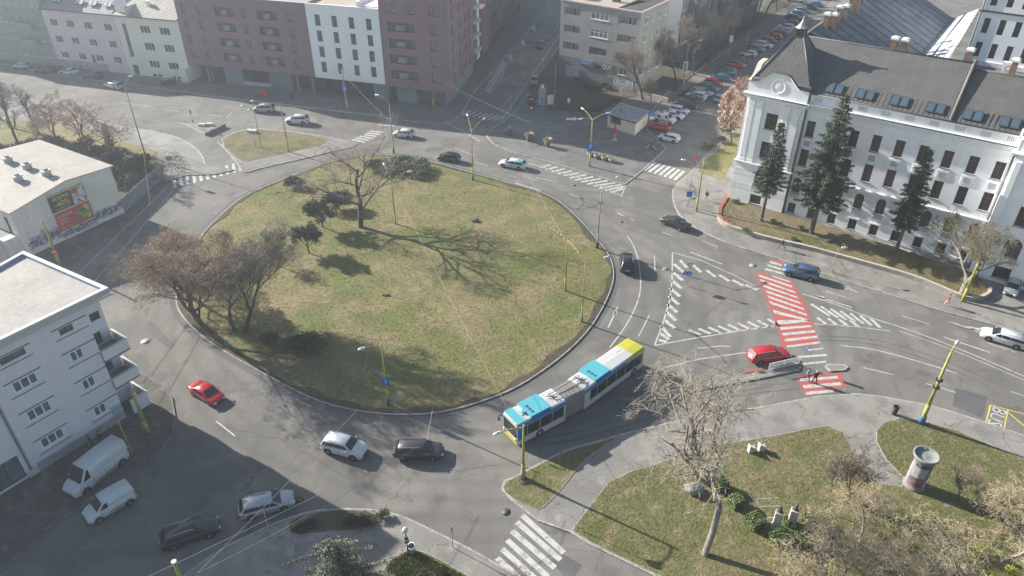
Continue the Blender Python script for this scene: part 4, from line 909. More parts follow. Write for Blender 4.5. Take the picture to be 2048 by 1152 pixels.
for x in (3.0, 9.0, 9.0 + 3.6, 16.5):
    s_ = MB(); s_.box(0, .9, 0, 1.3, 0, .12, 0); s_.poly([(.08, .08, .13), (.82, .08, .13), (.82, 1.22, .13), (.08, 1.22, .13)], 1); me_ = s_.mesh('skylight', [fr_dark, coping])
    for k in (0, 1.1): inst('skylight', me_, ph, (x + k, 1.0, 14.35), (radians(36), 0, 0))
d = MB(); d.box(0, 14, -.02, 0, 0, 1.9, 0); d.build('graffiti_band', M_('sprayed_plinth', (0.40, 0.39, 0.41), var=.4, scale=1.2, fine=4), ph)
gw = [(1.2 + 2.3 * i, 2.2 + 2.3 * i, a, a + 1.7, 'old') for i in range(12) for a in (1.9, 5.6, 9.3)] + [(1.2 + 2.3 * i, 2.0 + 2.3 * i, 13.4, 14.9, 'old') for i in range(12)]
gh = old_house('town_house', -96.0, 29.0, 17.0, 'tall grey green house with many small windows at the far left', greenw, roof_red, gw)
d = MB()
for z in (4.6, 8.3, 12.2): d.box(-.1, 29.1, -.25, -.01, z, z + .3, 0)
for x in (7.5, 21.5):
    for z in (5.0, 8.7): d.box(x, x + 4.5, -1.4, -.01, z, z + 1.1, 0)
d.build('balcony', greenw, gh)
# continuation rows behind, out of the light but visible from a step aside
bk = empty('town_house', pw(-140), PH, 'plain grey house closing the far street at its left end', 'house', 'older houses along the far street'); d = MB(); d.box(0, 43.5, 0, 11, 0, 13, 0); d.build('wall', greenw, bk)

# ---------------------------------------------------------------- grey corner house with graffiti
gb = gp(1194, 173); GH = radians(-35.3)
gr = empty('corner_house', (gb.x, gb.y, 0), GH, 'grey four storey corner house with shop sign and graffiti behind the kiosk', 'building')
wb = MB(); ox = 9.9
go = []
for k in range(3):
    t_ = 15.4 - 3.6 * k
    go += [(ox - 9.0, ox - 5.1, t_ - 1.95, t_, 'greyloggia'), (ox - 2.5, ox + 1.7, t_ - 1.5, t_, 'white' if k < 2 else 'shop'), (ox + 3.9, ox + 8.1, t_ - 1.85, t_, 'greyloggia')]
go += [(ox - 8.0, ox - 5.9, 3.3, 4.8, 'double'), (ox - 3.0, ox - 1.6, 1.1, 3.2, 'shop'), (ox - .6, ox + .5, .1, 3.1, 'shop'), (ox + 1.0, ox + 2.0, .9, 3.1, 'shop'), (ox + 4.9, ox + 7.0, 3.6, 5.0, 'double')]
facade(gr, wb, -9.9, 0, 0, 18.8, 0, 16.6, go)
facade(gr, wb, 8.9, 0, radians(90), 12.8, 0, 16.6, [(x, x + w, t_ - 1.5, t_, 'double') for t_ in (4.9, 8.3, 11.8, 15.4) for x, w in ((1.9, 1.6), (5.4, .9), (8.0, 1.4), (11.0, .9))], 1)
wb.poly([(-9.9, 12.8, 0), (-9.9, 0, 0), (-9.9, 0, 16.6), (-9.9, 12.8, 16.6)]); wb.poly([(8.9, 12.8, 0), (-9.9, 12.8, 0), (-9.9, 12.8, 16.6), (8.9, 12.8, 16.6)])
wb.build('wall', [greyw, ochrew], gr)
t = MB(); t.box(-9.8, 2.5, .2, 12.7, 16.1, 16.3, 1); t.prism([(2.5, .2), (8.7, .2), (8.7, 12.7), (6, 12.7)], 16.1, 16.36, 2)
t.box(-10.1, 9.1, -.25, .15, 16.6, 16.85, 0); t.box(8.75, 9.1, .15, 12.9, 16.6, 16.85, 0); t.box(-10.1, -9.8, .15, 12.9, 16.6, 16.85, 0); t.box(-8, -6, 4, 5.5, 16.3, 17.6, 0); t.box(-1, .5, 6, 7, 16.3, 17.2, 2)
t.build('roof', [M_('pinkish_coping', (0.52, 0.42, 0.38), var=.12), roof_red, roof_dark], gr)
t = MB(); t.box(-9.9, 3.6, -.06, -.005, 0, 5.3, 0); t.build('shopfront_panel', M_('dull_green_grey_panel', (0.17, 0.185, 0.18), var=.2, scale=.6), gr)
sg = MB(); sg.box(-4.7, -1.1, -.3, -.07, 4.2, 5.1, 0); sgo = sg.build('shop_sign', M_('blue_sign', (0.10, 0.16, 0.42), var=.2), gr)
letters('dolby+', .75, (-2.9, -.31, 4.62), 0, M_('pale_blue_lettering', (0.45, 0.62, 0.80), var=0), gr, 'sign_lettering', rot=(pi / 2, 0, 0))
letters('QUS', 1.15, (2.1, -.09, 4.55), 0, M_('offwhite_lettering', (0.72, 0.71, 0.62), var=0), gr, 'wall_lettering', rot=(pi / 2, 0, 0), ext=.03)
sg = MB(); sg.box(-.9, .7, -.09, -.061, 3.9, 4.7, 0); sg.build('shop_sign', fr_dark, gr)
for bx_ in ((3.65, 8.6, -.035, -.01, .9, 3.1, 0), (-8.0, -4.6, -.08, -.061, .9, 3.2, 0)): sg = MB(); sg.box(*bx_); sg.build('mural_ground', M_('chalky_mural', (0.42, 0.43, 0.47), var=.15, scale=1), gr)
letters('GLUM', 2.15, (6.1, -.045, 2.0), 0, fr_dark, gr, 'graffiti', rot=(pi / 2, 0, 0), ext=.004, sx=.92)
letters('GLUM', 1.85, (6.15, -.055, 2.03), 0, p_white, gr, 'graffiti', rot=(pi / 2, 0, 0), ext=.004, sx=1.0)
letters('KRK', .8, (3.2, -.1, 2.9), 0, coping, gr, 'graffiti', rot=(pi / 2, 0, 0), ext=.004)

# black and white slab building overhanging the park behind
pbp = gp(1351.6, 93.75, 5.0)
pb = empty('office_building', (pbp.x, pbp.y, 0), radians(54.7), 'dark office building with jagged white vertical fins at the park edge', 'building')
wb = MB(); wb.box(0, 60, 0, 16, 5, 20, 0); wb.box(1.5, 58, 1.5, 15, 0, 4.99, 1); wb.build('wall', [M_('black_facade', (0.06, 0.06, 0.065), var=.2), p_dark], pb)
rb = random.Random(5); t = MB(); t.box(-.3, 60.2, -.25, -.01, 4.8, 5.15, 0); t.box(-.3, 0, -.3, 16, 4.8, 20.3, 0)
for k in range(4):
    x = .2
    while x < 59:
        w = rb.uniform(.18, .55); t.box(x, x + w, -.22, -.01, 5.15 + 3.75 * k, 8.9 + 3.75 * k - rb.uniform(0, .4), 0 if rb.random() < .75 else 1); x += w + rb.uniform(.3, 1.3)
    t.box(-.3, 60.2, -.16, -.01, 8.75 + 3.75 * k, 8.95 + 3.75 * k, 0)
t.build('facade_fins', [M_('pale_fin', (0.55, 0.56, 0.56), var=.12), M_('ochre_fin', (0.32, 0.31, 0.22), var=.2)], pb)
t = MB(); t.box(0, 60, 0, 16, 20, 20.3, 0); t.build('roof', roof_flat, pb)

# ---------------------------------------------------------------- hall with hoardings
wp = gp(62.5, 512.8); WH = radians(58.9)
ha = empty('hall', (wp.x, wp.y, 0), WH, 'low pale hall with two hoardings and graffiti on its blank side wall', 'building')
wb = MB()
prof = [(-.3, 7.0), (7.8, 8.3), (14.7, 7.7)]
wb.poly([(-.3, 0, 0), (14.7, 0, 0), (14.7, 0, 7.7), (7.8, 0, 8.3), (-.3, 0, 7.0)])
wb.poly([(14.7, 18, 0), (-.3, 18, 0), (-.3, 18, 7.0), (7.8, 18, 8.3), (14.7, 18, 7.7)])
wb.poly([(14.7, 0, 0), (14.7, 18, 0), (14.7, 18, 7.7), (14.7, 0, 7.7)])
facade(ha, wb, -.3, 18, radians(-90), 18, 0, 7.0, [(15.4, 16.4, 2.6, 5.8, 'shop'), (11.5, 12.5, 2.6, 5.8, 'shop'), (7.5, 8.5, 2.6, 5.8, 'shop')])
wb.build('wall', [hoard_w], ha)
t = MB(); t.poly([(-.6, -.3, 7.05), (7.8, -.3, 8.42), (7.8, 18.3, 8.42), (-.6, 18.3, 7.05)]); t.poly([(7.8, -.3, 8.42), (15.0, -.3, 7.8), (15.0, 18.3, 7.8), (7.8, 18.3, 8.42)])
t.poly([(-.6, -.3, 6.9), (-.6, -.3, 7.05), (-.6, 18.3, 7.05), (-.6, 18.3, 6.9)]); t.tube((-.6, -.3, 7.0), (7.8, -.3, 8.36), .08, .08, 5); t.tube((7.8, -.3, 8.36), (15, -.3, 7.75), .08, .08, 5); t.tube((15, -.3, 7.75), (15, 18.3, 7.75), .08, .08, 5)
for k in range(1, 9): t.tube((-.5, 2.1 * k, 7.06), (7.8, 2.1 * k, 8.42), .012, .012, 4, 0)
t.build('roof', [M_('hall_roof_felt', (0.37, 0.345, 0.31), var=.16, scale=.3, fine=2)], ha)  # even pale felt tone with random mottling
vm = MB(); vm.box(-.5, .5, -.35, .35, -.4, .75, 0); vm.box(-.62, .62, -.47, .47, .75, .9, 1); vm.box(-.3, .3, -.2, .2, .9, 1.15, 0); vme = vm.mesh('roof_vent', [M_('grey_vent', (0.36, 0.37, 0.40), var=.1), coping])
for u, v in ((20, 330), (58, 343), (38, 362), (97, 357)):
    p = gp(u, v, 7.9); dx = (p.x - wp.x) * cos(WH) + (p.y - wp.y) * sin(WH); dy = -(p.x - wp.x) * sin(WH) + (p.y - wp.y) * cos(WH)
    inst('roof_vent', vme, ha, (dx, dy, 7.05 + (dx + .3) * .16))
sg = MB(); sg.box(4.75, 10.0, -.14, -.01, 4.5, 7.1, 0); sg.box(4.75, 10.0, -.16, -.14, 6.9, 7.1, 1); sg.box(8.0, 9.9, -.16, -.14, 4.6, 6.85, 2); sg.box(8.0, 8.9, -.17, -.16, 6.1, 6.8, 3)
s1 = sg.build('hoarding', [M_('black_hoarding', (0.05, 0.05, 0.055), var=.2), M_('lime_trim', (0.45, 0.48, 0.08), var=.1), M_('photo_grey_white', (0.42, 0.42, 0.44), var=.8, scale=1.8, fine=6), M_('red_badge', (0.32, 0.08, 0.09), var=.2)], ha)
letters('ROzMIA', .8, (6.45, -.17, 6.35), 0, coping, s1, 'hoarding_lettering', rot=(pi / 2, 0, 0), sx=.85)
letters('-40%', 1.15, (6.4, -.17, 5.45), 0, M_('yellow_lettering', (0.65, 0.6, 0.12), var=0), s1, 'hoarding_lettering', rot=(pi / 2, 0, 0))
letters('na vybrané okná', .3, (6.4, -.17, 4.85), 0, coping, s1, 'hoarding_lettering', rot=(pi / 2, 0, 0))
sg = MB(); sg.box(4.8, 10.05, -.14, -.01, 1.55, 4.25, 0); sg.ball((8.7, -.14, 2.9), .95, 14, 1, (1.1, .06, .9)); sg.ball((9.3, -.15, 3.5), .55, 12, 2, (1, .06, 1)); sg.ball((8.6, -.18, 3.4), .5, 12, 3, (1.2, .06, .6)); sg.ball((7.9, -.19, 2.6), .4, 12, 0, (1, .06, 1)); sg.ball((9.4, -.2, 2.3), .4, 12, 2, (1, .06, 1))
s2 = sg.build('hoarding', [M_('red_hoarding', (0.40, 0.07, 0.06), var=.15), M_('salad_green', (0.10, 0.28, 0.08), var=.7, scale=3), M_('orange_yellow', (0.62, 0.36, 0.12), var=.4, scale=3), M_('deep_green', (0.04, 0.16, 0.08), var=.4)], ha)
for i, w_ in enumerate(('NAJČERSTVEJŠIE', 'OVOCIE A', 'ZELENINA')): letters(w_, .44, (5.0, -.17, 3.65 - .5 * i), 0, coping, s2, 'hoarding_lettering', rot=(pi / 2, 0, 0), align='LEFT', sx=.72)
letters('Kaufmarkt.sk', .42, (5.1, -.17, 1.95), 0, coping, s2, 'hoarding_lettering', rot=(pi / 2, 0, 0), align='LEFT', sx=.8)
rg = random.Random(11); gf = MB(); gl = MB()
for k in range(16):
    x0 = .6 + k * .88; z0 = rg.uniform(.7, 1.2); H_ = rg.uniform(1.0, 1.9)
    if 4.6 < x0 < 9.9: H_ = .9; z0 = .5
    pts = [(x0 + rg.uniform(-.1, 1.0), 0, z0 + H_ * rg.random()) for _ in range(7)]
    sm = smooth_poly([(p[0], p[2]) for p in pts], 3, False)
    for i in range(len(sm) - 1):
        a, b = sm[i], sm[i + 1]; d_ = Vector((b[0] - a[0], b[1] - a[1]));
        if d_.length < 1e-4: continue
        n_ = Vector((-d_.y, d_.x)).normalized() * .07; y = -.012
        gf.poly([(a[0] - n_.x, y, a[1] - n_.y), (a[0] + n_.x, y, a[1] + n_.y), (b[0] + n_.x, y, b[1] + n_.y), (b[0] - n_.x, y, b[1] - n_.y)])
    gl.poly([(x0, -.006, z0 - .1), (x0 + .86, -.006, z0 - .1 + rg.uniform(-.1, .1)), (x0 + .86, -.006, z0 + H_), (x0, -.006, z0 + H_ * rg.uniform(.8, 1.1))])
gl.build('graffiti', M_('pale_lilac_spray', (0.34, 0.35, 0.42), var=.3, scale=1.5), ha); gf.build('graffiti', M_('dark_blue_spray', (0.07, 0.08, 0.17), var=.3), ha)
letters('KEO', 1.2, (8.3, -.02, .75), 0, MATS['dark_blue_spray'], ha, 'graffiti', rot=(pi / 2, 0, 0), ext=.003); letters('SURTY', 1.3, (12.0, -.02, 1.3), 0, MATS['dark_blue_spray'], ha, 'graffiti', rot=(pi / 2, 0, 0), ext=.003); letters('STLAFT', 1.5, (2.6, -.02, 1.3), 0, MATS['dark_blue_spray'], ha, 'graffiti', rot=(pi / 2, 0, 0), ext=.003)
# annex left of the hall
an = empty('annex', (wp.x, wp.y, 0), WH, 'low grey roofed annex against the end wall of the hall', 'building')
t = MB(); t.box(-9, -.32, 2, 12, 0, 3.0, 0); t.build('wall', [hoard_w], an); t = MB(); t.box(-9.2, -.31, 1.8, 12.2, 3.0, 3.25, 0); t.box(-2.2, -.31, .6, 1.9, 0, 3.3, 1); t.build('roof', [M_('grey_annex_roof', (0.24, 0.24, 0.24), var=.2), hoard_w], an)

# ---------------------------------------------------------------- lilac corner house at the lower left
lp = gp(75, 946); LH = radians(54.7)
ho = empty('corner_house', (lp.x, lp.y, 0), LH, 'lilac grey corner house with flat white roof and stacked corner balconies', 'building')
wb = MB()
lo = []
for z0_, z1_ in ((2.05, 3.25), (5.55, 6.8), (9.05, 10.25), (12.3, 13.0)):
    k1, k2 = ('triple', 'double') if z0_ < 12 else ('shop', 'shop')
    lo += [(17.3, 19.45, z0_, z1_, k1), (22.5, 23.75, z0_, z1_, k2), (10.3, 12.5, z0_, z1_, k1), (3.3, 5.5, z0_, z1_, k1)]
lo = [o for o in lo if not (o[0] < 17 and o[2] < 4)] + [(12.6, 15.2, .3, 3.1, 'shop'), (4, 9, .3, 3.1, 'shop')]
facade(ho, wb, -16, 0, 0, 25.1, 0, 14.5, lo)
# loggia body: recessed behind the balconies up to the top storey
facade(ho, wb, 9.1, 0, radians(90), 2.4, 0, 10.9, [])
facade(ho, wb, 9.1, 2.4, 0, 2.4, 0, 10.9, [(.5, 1.5, 4.4, 6.5, 'shop'), (.5, 1.5, 7.9, 10.0, 'shop')])
facade(ho, wb, 11.5, 2.4, radians(95), 10.5, 0, 14.5, [(1.5, 2.8, z, z + 1.2, 'double') for z in (2.05, 5.55, 9.05, 12.2)] + [(6, 7.3, z, z + 1.2, 'double') for z in (2.05, 5.55, 9.05, 12.2)])
facade(ho, wb, 9.1, 0, 0, 1.5, 10.9, 14.5, [(.25, 1.2, 12.1, 13.0, 'plain')]); facade(ho, wb, 10.6, 0, radians(69), 2.57, 10.9, 14.5, [])
wb.poly([(9.1, 0, 10.9), (10.6, 0, 10.9), (11.5, 2.4, 10.9), (9.1, 2.4, 10.9)][::-1])
wb.poly([(-16, 8, 0), (-16, 0, 0), (-16, 0, 14.5), (-16, 8, 14.5)]); wb.poly([(10.6, 12.85, 0), (-16, 8, 0), (-16, 8, 14.5), (10.6, 12.85, 14.5)])
wb.build('wall', [house_w], ho)
t = MB(); RP = [(-16.3, -.35), (11.75, -.35), (10.45, 13.0), (-16.3, 6.3)]
t.prism(RP, 14.5, 14.62, 1, 0)
inr = offset(RP, .42)
for i in range(4):
    j = (i + 1) % 4; a, b, c, d_ = RP[i], RP[j], inr[j], inr[i]; zt = 14.92
    t.poly([(a[0], a[1], 14.3), (b[0], b[1], 14.3), (b[0], b[1], zt), (a[0], a[1], zt)], 0); t.poly([(a[0], a[1], zt), (b[0], b[1], zt), (c[0], c[1], zt), (d_[0], d_[1], zt)], 0); t.poly([(d_[0], d_[1], zt), (c[0], c[1], zt), (c[0], c[1], 14.6), (d_[0], d_[1], 14.6)], 2)  # inner faces of the white parapet carry their blue shade as colour
t.tube((-16, -.45, 14.2), (11.9, -.45, 14.2), .09, .09, 6, 0); t.build('roof', [coping, roof_flat, M_('blue_parapet_shade', (0.30, 0.38, 0.50), var=.1)], ho)
for zf in (4.2, 7.7):
    b_ = MB(); b_.box(9.12, 11.7, -.3, 2.39, zf - .2, zf, 0)
    b_.box(9.12, 11.7, -.3, -.14, zf, zf + 1.1, 1); b_.box(11.54, 11.7, -.14, 2.38, zf, zf + 1.1, 1); b_.box(9.05, 11.76, -.36, -.08, zf + 1.1, zf + 1.18, 2); b_.box(11.48, 11.76, -.08, 2.4, zf + 1.1, zf + 1.18, 2)
    b_.build('balcony', [M_('balcony_floor', (0.22, 0.22, 0.20), var=.2), house_w, coping], ho)
b_ = MB(); b_.box(9.9, 11.7, -.3, -.15, 0, 1.8, 0); b_.box(11.55, 11.7, -.15, 2.4, 0, 1.8, 0); b_.box(9.85, 11.78, -.36, -.1, 1.8, 1.9, 1); b_.box(11.5, 11.78, -.1, 2.4, 1.8, 1.9, 1); b_.build('terrace_wall', [house_w, coping], ho)
gd = MB(); gd.box(0, 1.1, -.06, -.01, .1, 2.2, 0); [gd.box(.12 + .3 * i, .16 + .3 * i, -.1, -.06, .1, 2.2, 1) for i in range(4)]; gd.build('garage_door', [M_('pale_blue_door', (0.42, 0.52, 0.62), var=.1), M_('door_batten', (0.3, 0.38, 0.48), var=.1)], ho, (8.0, 0, 0))
# hood and sill mouldings above and below the windows
t = MB()
for z0_, z1_ in ((2.05, 3.25), (5.55, 6.8), (9.05, 10.25), (12.3, 13.0)):
    for xa, xb in ((1.3 - .55, 3.45 + .5), (6.5 - .6, 9.1), (-5.7 - .5, -3.5 + .5)):
        if z0_ < 4 and xa < 0: continue
        t.box(xa, xb, -.09, -.005, z1_ + .12, z1_ + .2, 0); t.box(xa + .1, xb - .1, -.07, -.005, z0_ - .35, z0_ - .28, 0)
t.box(-.15, .25, -.18, -.005, 0, 14.2, 1); t.tube((-.35, -.1, .2), (-.35, -.1, 14.2), .07, .07, 6, 0); t.box(.3, 9.0, -.12, -.006, 0, 1.05, 2); t.build('mouldings', [M_('dark_moulding', (0.16, 0.17, 0.20), var=.1), house_w, M_('stained_plinth', (0.33, 0.33, 0.34), var=.25)], ho)

# ---------------------------------------------------------------- kiosk on the plaza
k1, k2, k3 = gp(1214, 255), gp(1269, 272), gp(1294, 250)
kh = hdg((k1.x, k1.y), (k2.x, k2.y)); W1 = (k2 - k1).length; D1 = (k3 - k2).length
ki = empty('kiosk', (k1.x, k1.y, .12), kh, 'small cream kiosk with grey flat roof on the plaza', 'kiosk')
ang2 = atan2((k3 - k2).y, (k3 - k2).x) - kh
e = (W1 + D1 * cos(ang2), D1 * sin(ang2)); e2 = (D1 * cos(ang2), D1 * sin(ang2))
cream = M_('cream_panel', (0.60, 0.57, 0.48), var=.08, scale=.6)
t = MB(); base = [(0, 0), (W1, 0), e, e2]
t.prism([(W1 * .48, 0), (W1, 0), e, (W1 * .48 + e2[0], e2[1])], 0, 2.35, 0); t.prism([(.35, .6), (W1 * .48, .6), (W1 * .48 + e2[0], e2[1] * .98), (e2[0] + .3, e2[1] * .98)], 0, 2.35, 1); t.box(0, .4, 0, .4, 0, 2.35, 0); t.box(.4, W1 * .48, .1, .6, 0, .95, 0); t.box(1.4, W1 * .47, .3, .58, 1.1, 1.9, 2); t.box(.5, .9, .4, .59, .3, 2.0, 3)
t.build('body', [cream, M_('dark_interior', (0.07, 0.06, 0.06), var=.2), fr_dark, glass2], ki)
t = MB(); rp2 = offset(base, -.14); t.prism(rp2, 2.36, 2.60, 1); t.prism(offset(base, -.08), 2.60, 2.66, 0)
for i in range(4):
    a, b = rp2[i], rp2[(i + 1) % 4]; t.tube((a[0], a[1], 2.66), (b[0], b[1], 2.66), .06, .06, 5, 2)
t.tube((1, 1.5, 2.7), (W1, 2.5, 2.74), .05, .05, 5, 2); t.tube((1.2, 2.6, 2.7), (1.2, 2.6, 3.1), .12, .12, 6, 1); t.box(W1 * .5, W1 + .1, -.18, -.15, 2.30, 2.5, 3)
t.build('roof', [M_('grey_kiosk_roof', (0.22, 0.25, 0.28), rough=.4, var=.3, scale=.8), fr_dark, M_('zinc', (0.45, 0.47, 0.48), metal=.3), M_('red_trim', (0.45, 0.08, 0.09))], ki)
# ================================================================ VEHICLES
def paint(name, col, rough=.28, metal=.0): return mat(name, col, rough=rough, var=.05, scale=3, metal=metal, spec=.5, coat=.5)
PC = {'white': paint('white_car_paint', (0.60, 0.62, 0.64)), 'red': paint('red_car_paint', (0.48, 0.02, 0.025)), 'darkred': paint('dark_red_car_paint', (0.22, 0.03, 0.045)),
      'black': paint('black_car_paint', (0.022, 0.024, 0.028)), 'charcoal': paint('charcoal_car_paint', (0.024, 0.026, 0.032)), 'brown': paint('plum_grey_car_paint', (0.075, 0.062, 0.068), metal=.3),
      'silver': paint('silver_car_paint', (0.42, 0.44, 0.47), metal=.4), 'blue': paint('slate_blue_car_paint', (0.06, 0.12, 0.22), metal=.3), 'teal': paint('teal_car_paint', (0.05, 0.16, 0.22), metal=.2),
      'grey': paint('grey_car_paint', (0.19, 0.21, 0.23), metal=.3), 'brightblue': paint('bright_blue_car_paint', (0.04, 0.16, 0.50))}
car_glass = mat('car_glass', (0.018, 0.022, 0.027), rough=.06, var=0, spec=.7)
tyre_m = mat('tyre_rubber', (0.025, 0.025, 0.026), rough=.9, var=.1); rim_m = mat('alloy_rim', (0.38, 0.39, 0.40), rough=.35, metal=.6, var=.1)
blackp = mat('black_plastic', (0.03, 0.03, 0.032), rough=.6, var=.1); lampm = mat('headlamp_glass', (0.62, 0.65, 0.66), rough=.1, var=.05, spec=.8); tailm = mat('tail_lamp', (0.35, 0.02, 0.02), rough=.2, var=.05)
platem = mat('number_plate', (0.62, 0.62, 0.60), rough=.5, var=.02); railm = mat('roof_rail_metal', (0.5, 0.51, 0.52), rough=.35, metal=.6, var=.05)
SPEC = {  # L, W, H, hood z, belt z, rear belt x, rear roof x, front roof x, windscreen foot x, tail z, wheel r, wheelbase half
    'hatch': (4.05, 1.74, 1.48, .84, .94, -1.93, -1.55, .35, 1.12, .92, .31, 1.25),
    'wagon': (4.85, 1.84, 1.48, .84, .95, -2.32, -1.85, .45, 1.32, .94, .33, 1.42),
    'suv': (4.50, 1.88, 1.70, 1.00, 1.12, -2.16, -1.80, .42, 1.15, 1.08, .37, 1.35),
    'sedan': (4.60, 1.80, 1.43, .83, .93, -1.62, -.95, .35, 1.25, .98, .32, 1.36),
    'coupe': (4.35, 1.76, 1.36, .78, .88, -1.70, -.85, .25, 1.15, .93, .31, 1.28),
    'minivan': (4.30, 1.80, 1.62, .90, 1.02, -2.05, -1.75, .60, 1.40, .98, .32, 1.32),
    'small_van': (4.30, 1.82, 1.84, .98, 1.12, -2.12, -2.02, .55, 1.25, 1.1, .32, 1.36),
    'big_van': (6.00, 2.02, 2.55, 1.12, 1.35, -2.97, -2.90, 1.25, 2.12, 1.3, .36, 1.95)}
CARC = {}
def car_meshes(kind, color, extra=None):
    key = (kind, color, extra)
    if key in CARC: return CARC[key]
    L, W, H, hz, bz, xb0, xt0, xt1, xb1, tz, wr, wb_ = SPEC[kind]; hw = W / 2; out = []
    vanlike = kind in ('small_van', 'big_van')
    # lower body loft
    st = [(-L / 2, .74, tz - .22, .42), (-L / 2 + .05, .86, tz - .06, .30), (-L / 2 + .22, .95, tz, .24), (-L / 2 + .6, .99, bz, .2), (xb0 + .5, 1, bz, .2), (0, 1, bz, .2), (xb1 - .25, 1, bz, .2), (xb1 + .1, .995, bz - .03, .2), (xb1 + (L / 2 - xb1) * .55, .98, hz, .2), (L / 2 - .28, .93, hz - .07, .22), (L / 2 - .08, .84, hz - .2, .28), (L / 2, .70, hz - .34, .38)]
    if kind in ('sedan', 'coupe'): st[2] = (-L / 2 + .22, .94, tz - .02, .24); st[3] = (-L / 2 + .6, .98, tz, .2)
    st = sorted(st, key=lambda s: s[0]); rows = []
    for x, w, zt, zb in st:
        y = hw * w; zm = zb + (zt - zb) * .45
        rows.append([(x, -y * .86, zb), (x, -y * .985, zb + .1), (x, -y, zm), (x, -y * .985, zt - .16), (x, -y * .93, zt - .035), (x, -y * .75, zt + .005), (x, 0, zt + .03), (x, y * .75, zt + .005), (x, y * .93, zt - .035), (x, y * .985, zt - .16), (x, y, zm), (x, y * .985, zb + .1), (x, y * .86, zb)])
    b = MB(); b.grid([r[::-1] for r in rows], 0, True); b.poly(rows[0][::1], 0); b.poly(rows[-1][::-1], 0)
    # cabin
    wbt = hw * .93; wt = hw * (.86 if vanlike else .74); xm = (xt0 + xt1) / 2
    cs = [(xb0, bz - .03, wbt, .0), (xt0, H - .05, wt * .96, 1), (xm, H, wt, 1), (xt1, H - .035, wt, 1), (xb1, bz - .03, wbt * .97, .0)]
    def yat(z): return wbt + (wt - wbt) * (z - bz) / (H - bz)
    cr = []
    for x, z, w, top in cs:
        if top: cr.append([(x, -wbt, bz - .04), (x, -(w + .035), z - .10), (x, -w * .93, z - .015), (x, 0, z + .012), (x, w * .93, z - .015), (x, w + .035, z - .10), (x, wbt, bz - .04)])
        else: cr.append([(x, -w, z), (x, -w * .99, z + .003), (x, -w * .9, z + .006), (x, 0, z + .01), (x, w * .9, z + .006), (x, w * .99, z + .003), (x, w, z)])
    b.grid([r[::-1] for r in cr], 0, True)
    # sills, bumpers, wheel wells
    for s in (-1, 1):
        for xw in (-wb_, wb_):
            y0, y1 = s * (hw + .004), s * (hw - .05)
            b.tube((xw, y1, wr + .02), (xw, y0, wr + .02), wr + .07, wr + .07, 16, 1)
    b.box(L / 2 - .06, L / 2 + .012, -hw * .5, hw * .5, .36, .56, 1); b.box(-L / 2 - .012, -L / 2 + .05, -hw * .62, hw * .62, .32, .44, 1)
    b.box(-L / 2 + .5, L / 2 - .5, -hw * .9, hw * .9, .17, .26, 1)
    for s in (-1, 1):
        for x in ((.95, -.3) if kind in ('coupe', 'small_van', 'big_van') else (.95, -.12, -1.05)): b.box(x - .012, x + .012, s * hw - .012, s * hw + .003, .34, bz - .14, 1)
    if vanlike: b.box(-L / 2 + .9, .4 if kind == 'small_van' else .9, hw - .01, hw + .012, .52, .60, 1); b.box(-L / 2 + .9, .4, -hw - .012, -hw + .01, .52, .60, 1)
    out.append(('body', b.mesh('body', [PC[color], blackp]), None, (0, 0, 0)))
    def quad(pts, off):
        p = [Vector(q) for q in pts]; n = (p[1] - p[0]).cross(p[-1] - p[0]).normalized()
        return [tuple(q + n * off) for q in p]
    m = MB(); k = .06; zb_, zt_ = bz + .02, H - .085
    fx = lambda z: xb1 + (xt1 - xb1) * (z - bz) / (H - bz); rx = lambda z: xb0 + (xt0 - xb0) * (z - bz) / (H - bz)
    w1, w2 = wbt * .90, wt * .88
    m.poly(quad([(fx(zb_), -w1, zb_), (fx(zb_), w1, zb_), (fx(zt_), w2, zt_), (fx(zt_), -w2, zt_)], .035))
    out.append(('windscreen', m.mesh('windscreen', [car_glass]), None, (0, 0, 0)))
    if not vanlike or kind == 'small_van' and False:
        m = MB(); zr = bz + .10; m.poly(quad([(rx(zr), w1 * .96, zr), (rx(zr), -w1 * .96, zr), (rx(zt_), -w2, zt_), (rx(zt_), w2, zt_)], .035)); out.append(('rear_window', m.mesh('rear_window', [car_glass]), None, (0, 0, 0)))
    for s in (-1, 1):
        m = MB(); z0_, z1_ = bz + .045, H - .15
        if vanlike: spans = [(xb1 - 1.0 if kind == 'big_van' else xb1 - .95, 9)]
        else: spans = [(-9, -.62 if kind in ('wagon', 'suv', 'minivan') else -9), (-.56, .28), (.34, 9)] if kind in ('wagon', 'suv', 'minivan') else [(-9, -.28), (-.22, 9)]
        for xa, xc in spans:
            if xc < -5: continue
            lo0 = max(xa, rx(z0_) + .22); lo1 = min(xc, fx(z0_) - .20); hi0 = max(xa, rx(z1_) + .14); hi1 = min(xc, fx(z1_) - .12)
            if lo1 - lo0 < .1: continue
            if hi1 - hi0 < .05: hi1 = hi0 + .05
            p = [(lo0, s * (yat(z0_) + .035), z0_), (lo1, s * (yat(z0_) + .035), z0_), (hi1, s * (yat(z1_) + .05), z1_), (hi0, s * (yat(z1_) + .05), z1_)]
            m.poly(p if s < 0 else p[::-1])
        out.append(('side_window', m.mesh('side_window', [car_glass]), None, (0, 0, 0)))
    t = MB(); t.tube((0, -.1, 0), (0, .1, 0), wr, wr, 18, 0); tm = t.mesh('wheel', [tyre_m])
    r = MB(); r.tube((0, -.115, 0), (0, -.06, 0), wr * .66, wr * .70, 12, 0); r.tube((0, -.118, 0), (0, -.114, 0), wr * .16, wr * .16, 8, 1)
    for i in range(5): a = 2 * pi * i / 5; r.box(-.03, .03, -.122, -.114, wr * .14, wr * .62, 1, Matrix.Rotation(a, 4, 'Y'))
    rme = r.mesh('rim', [blackp, rim_m])
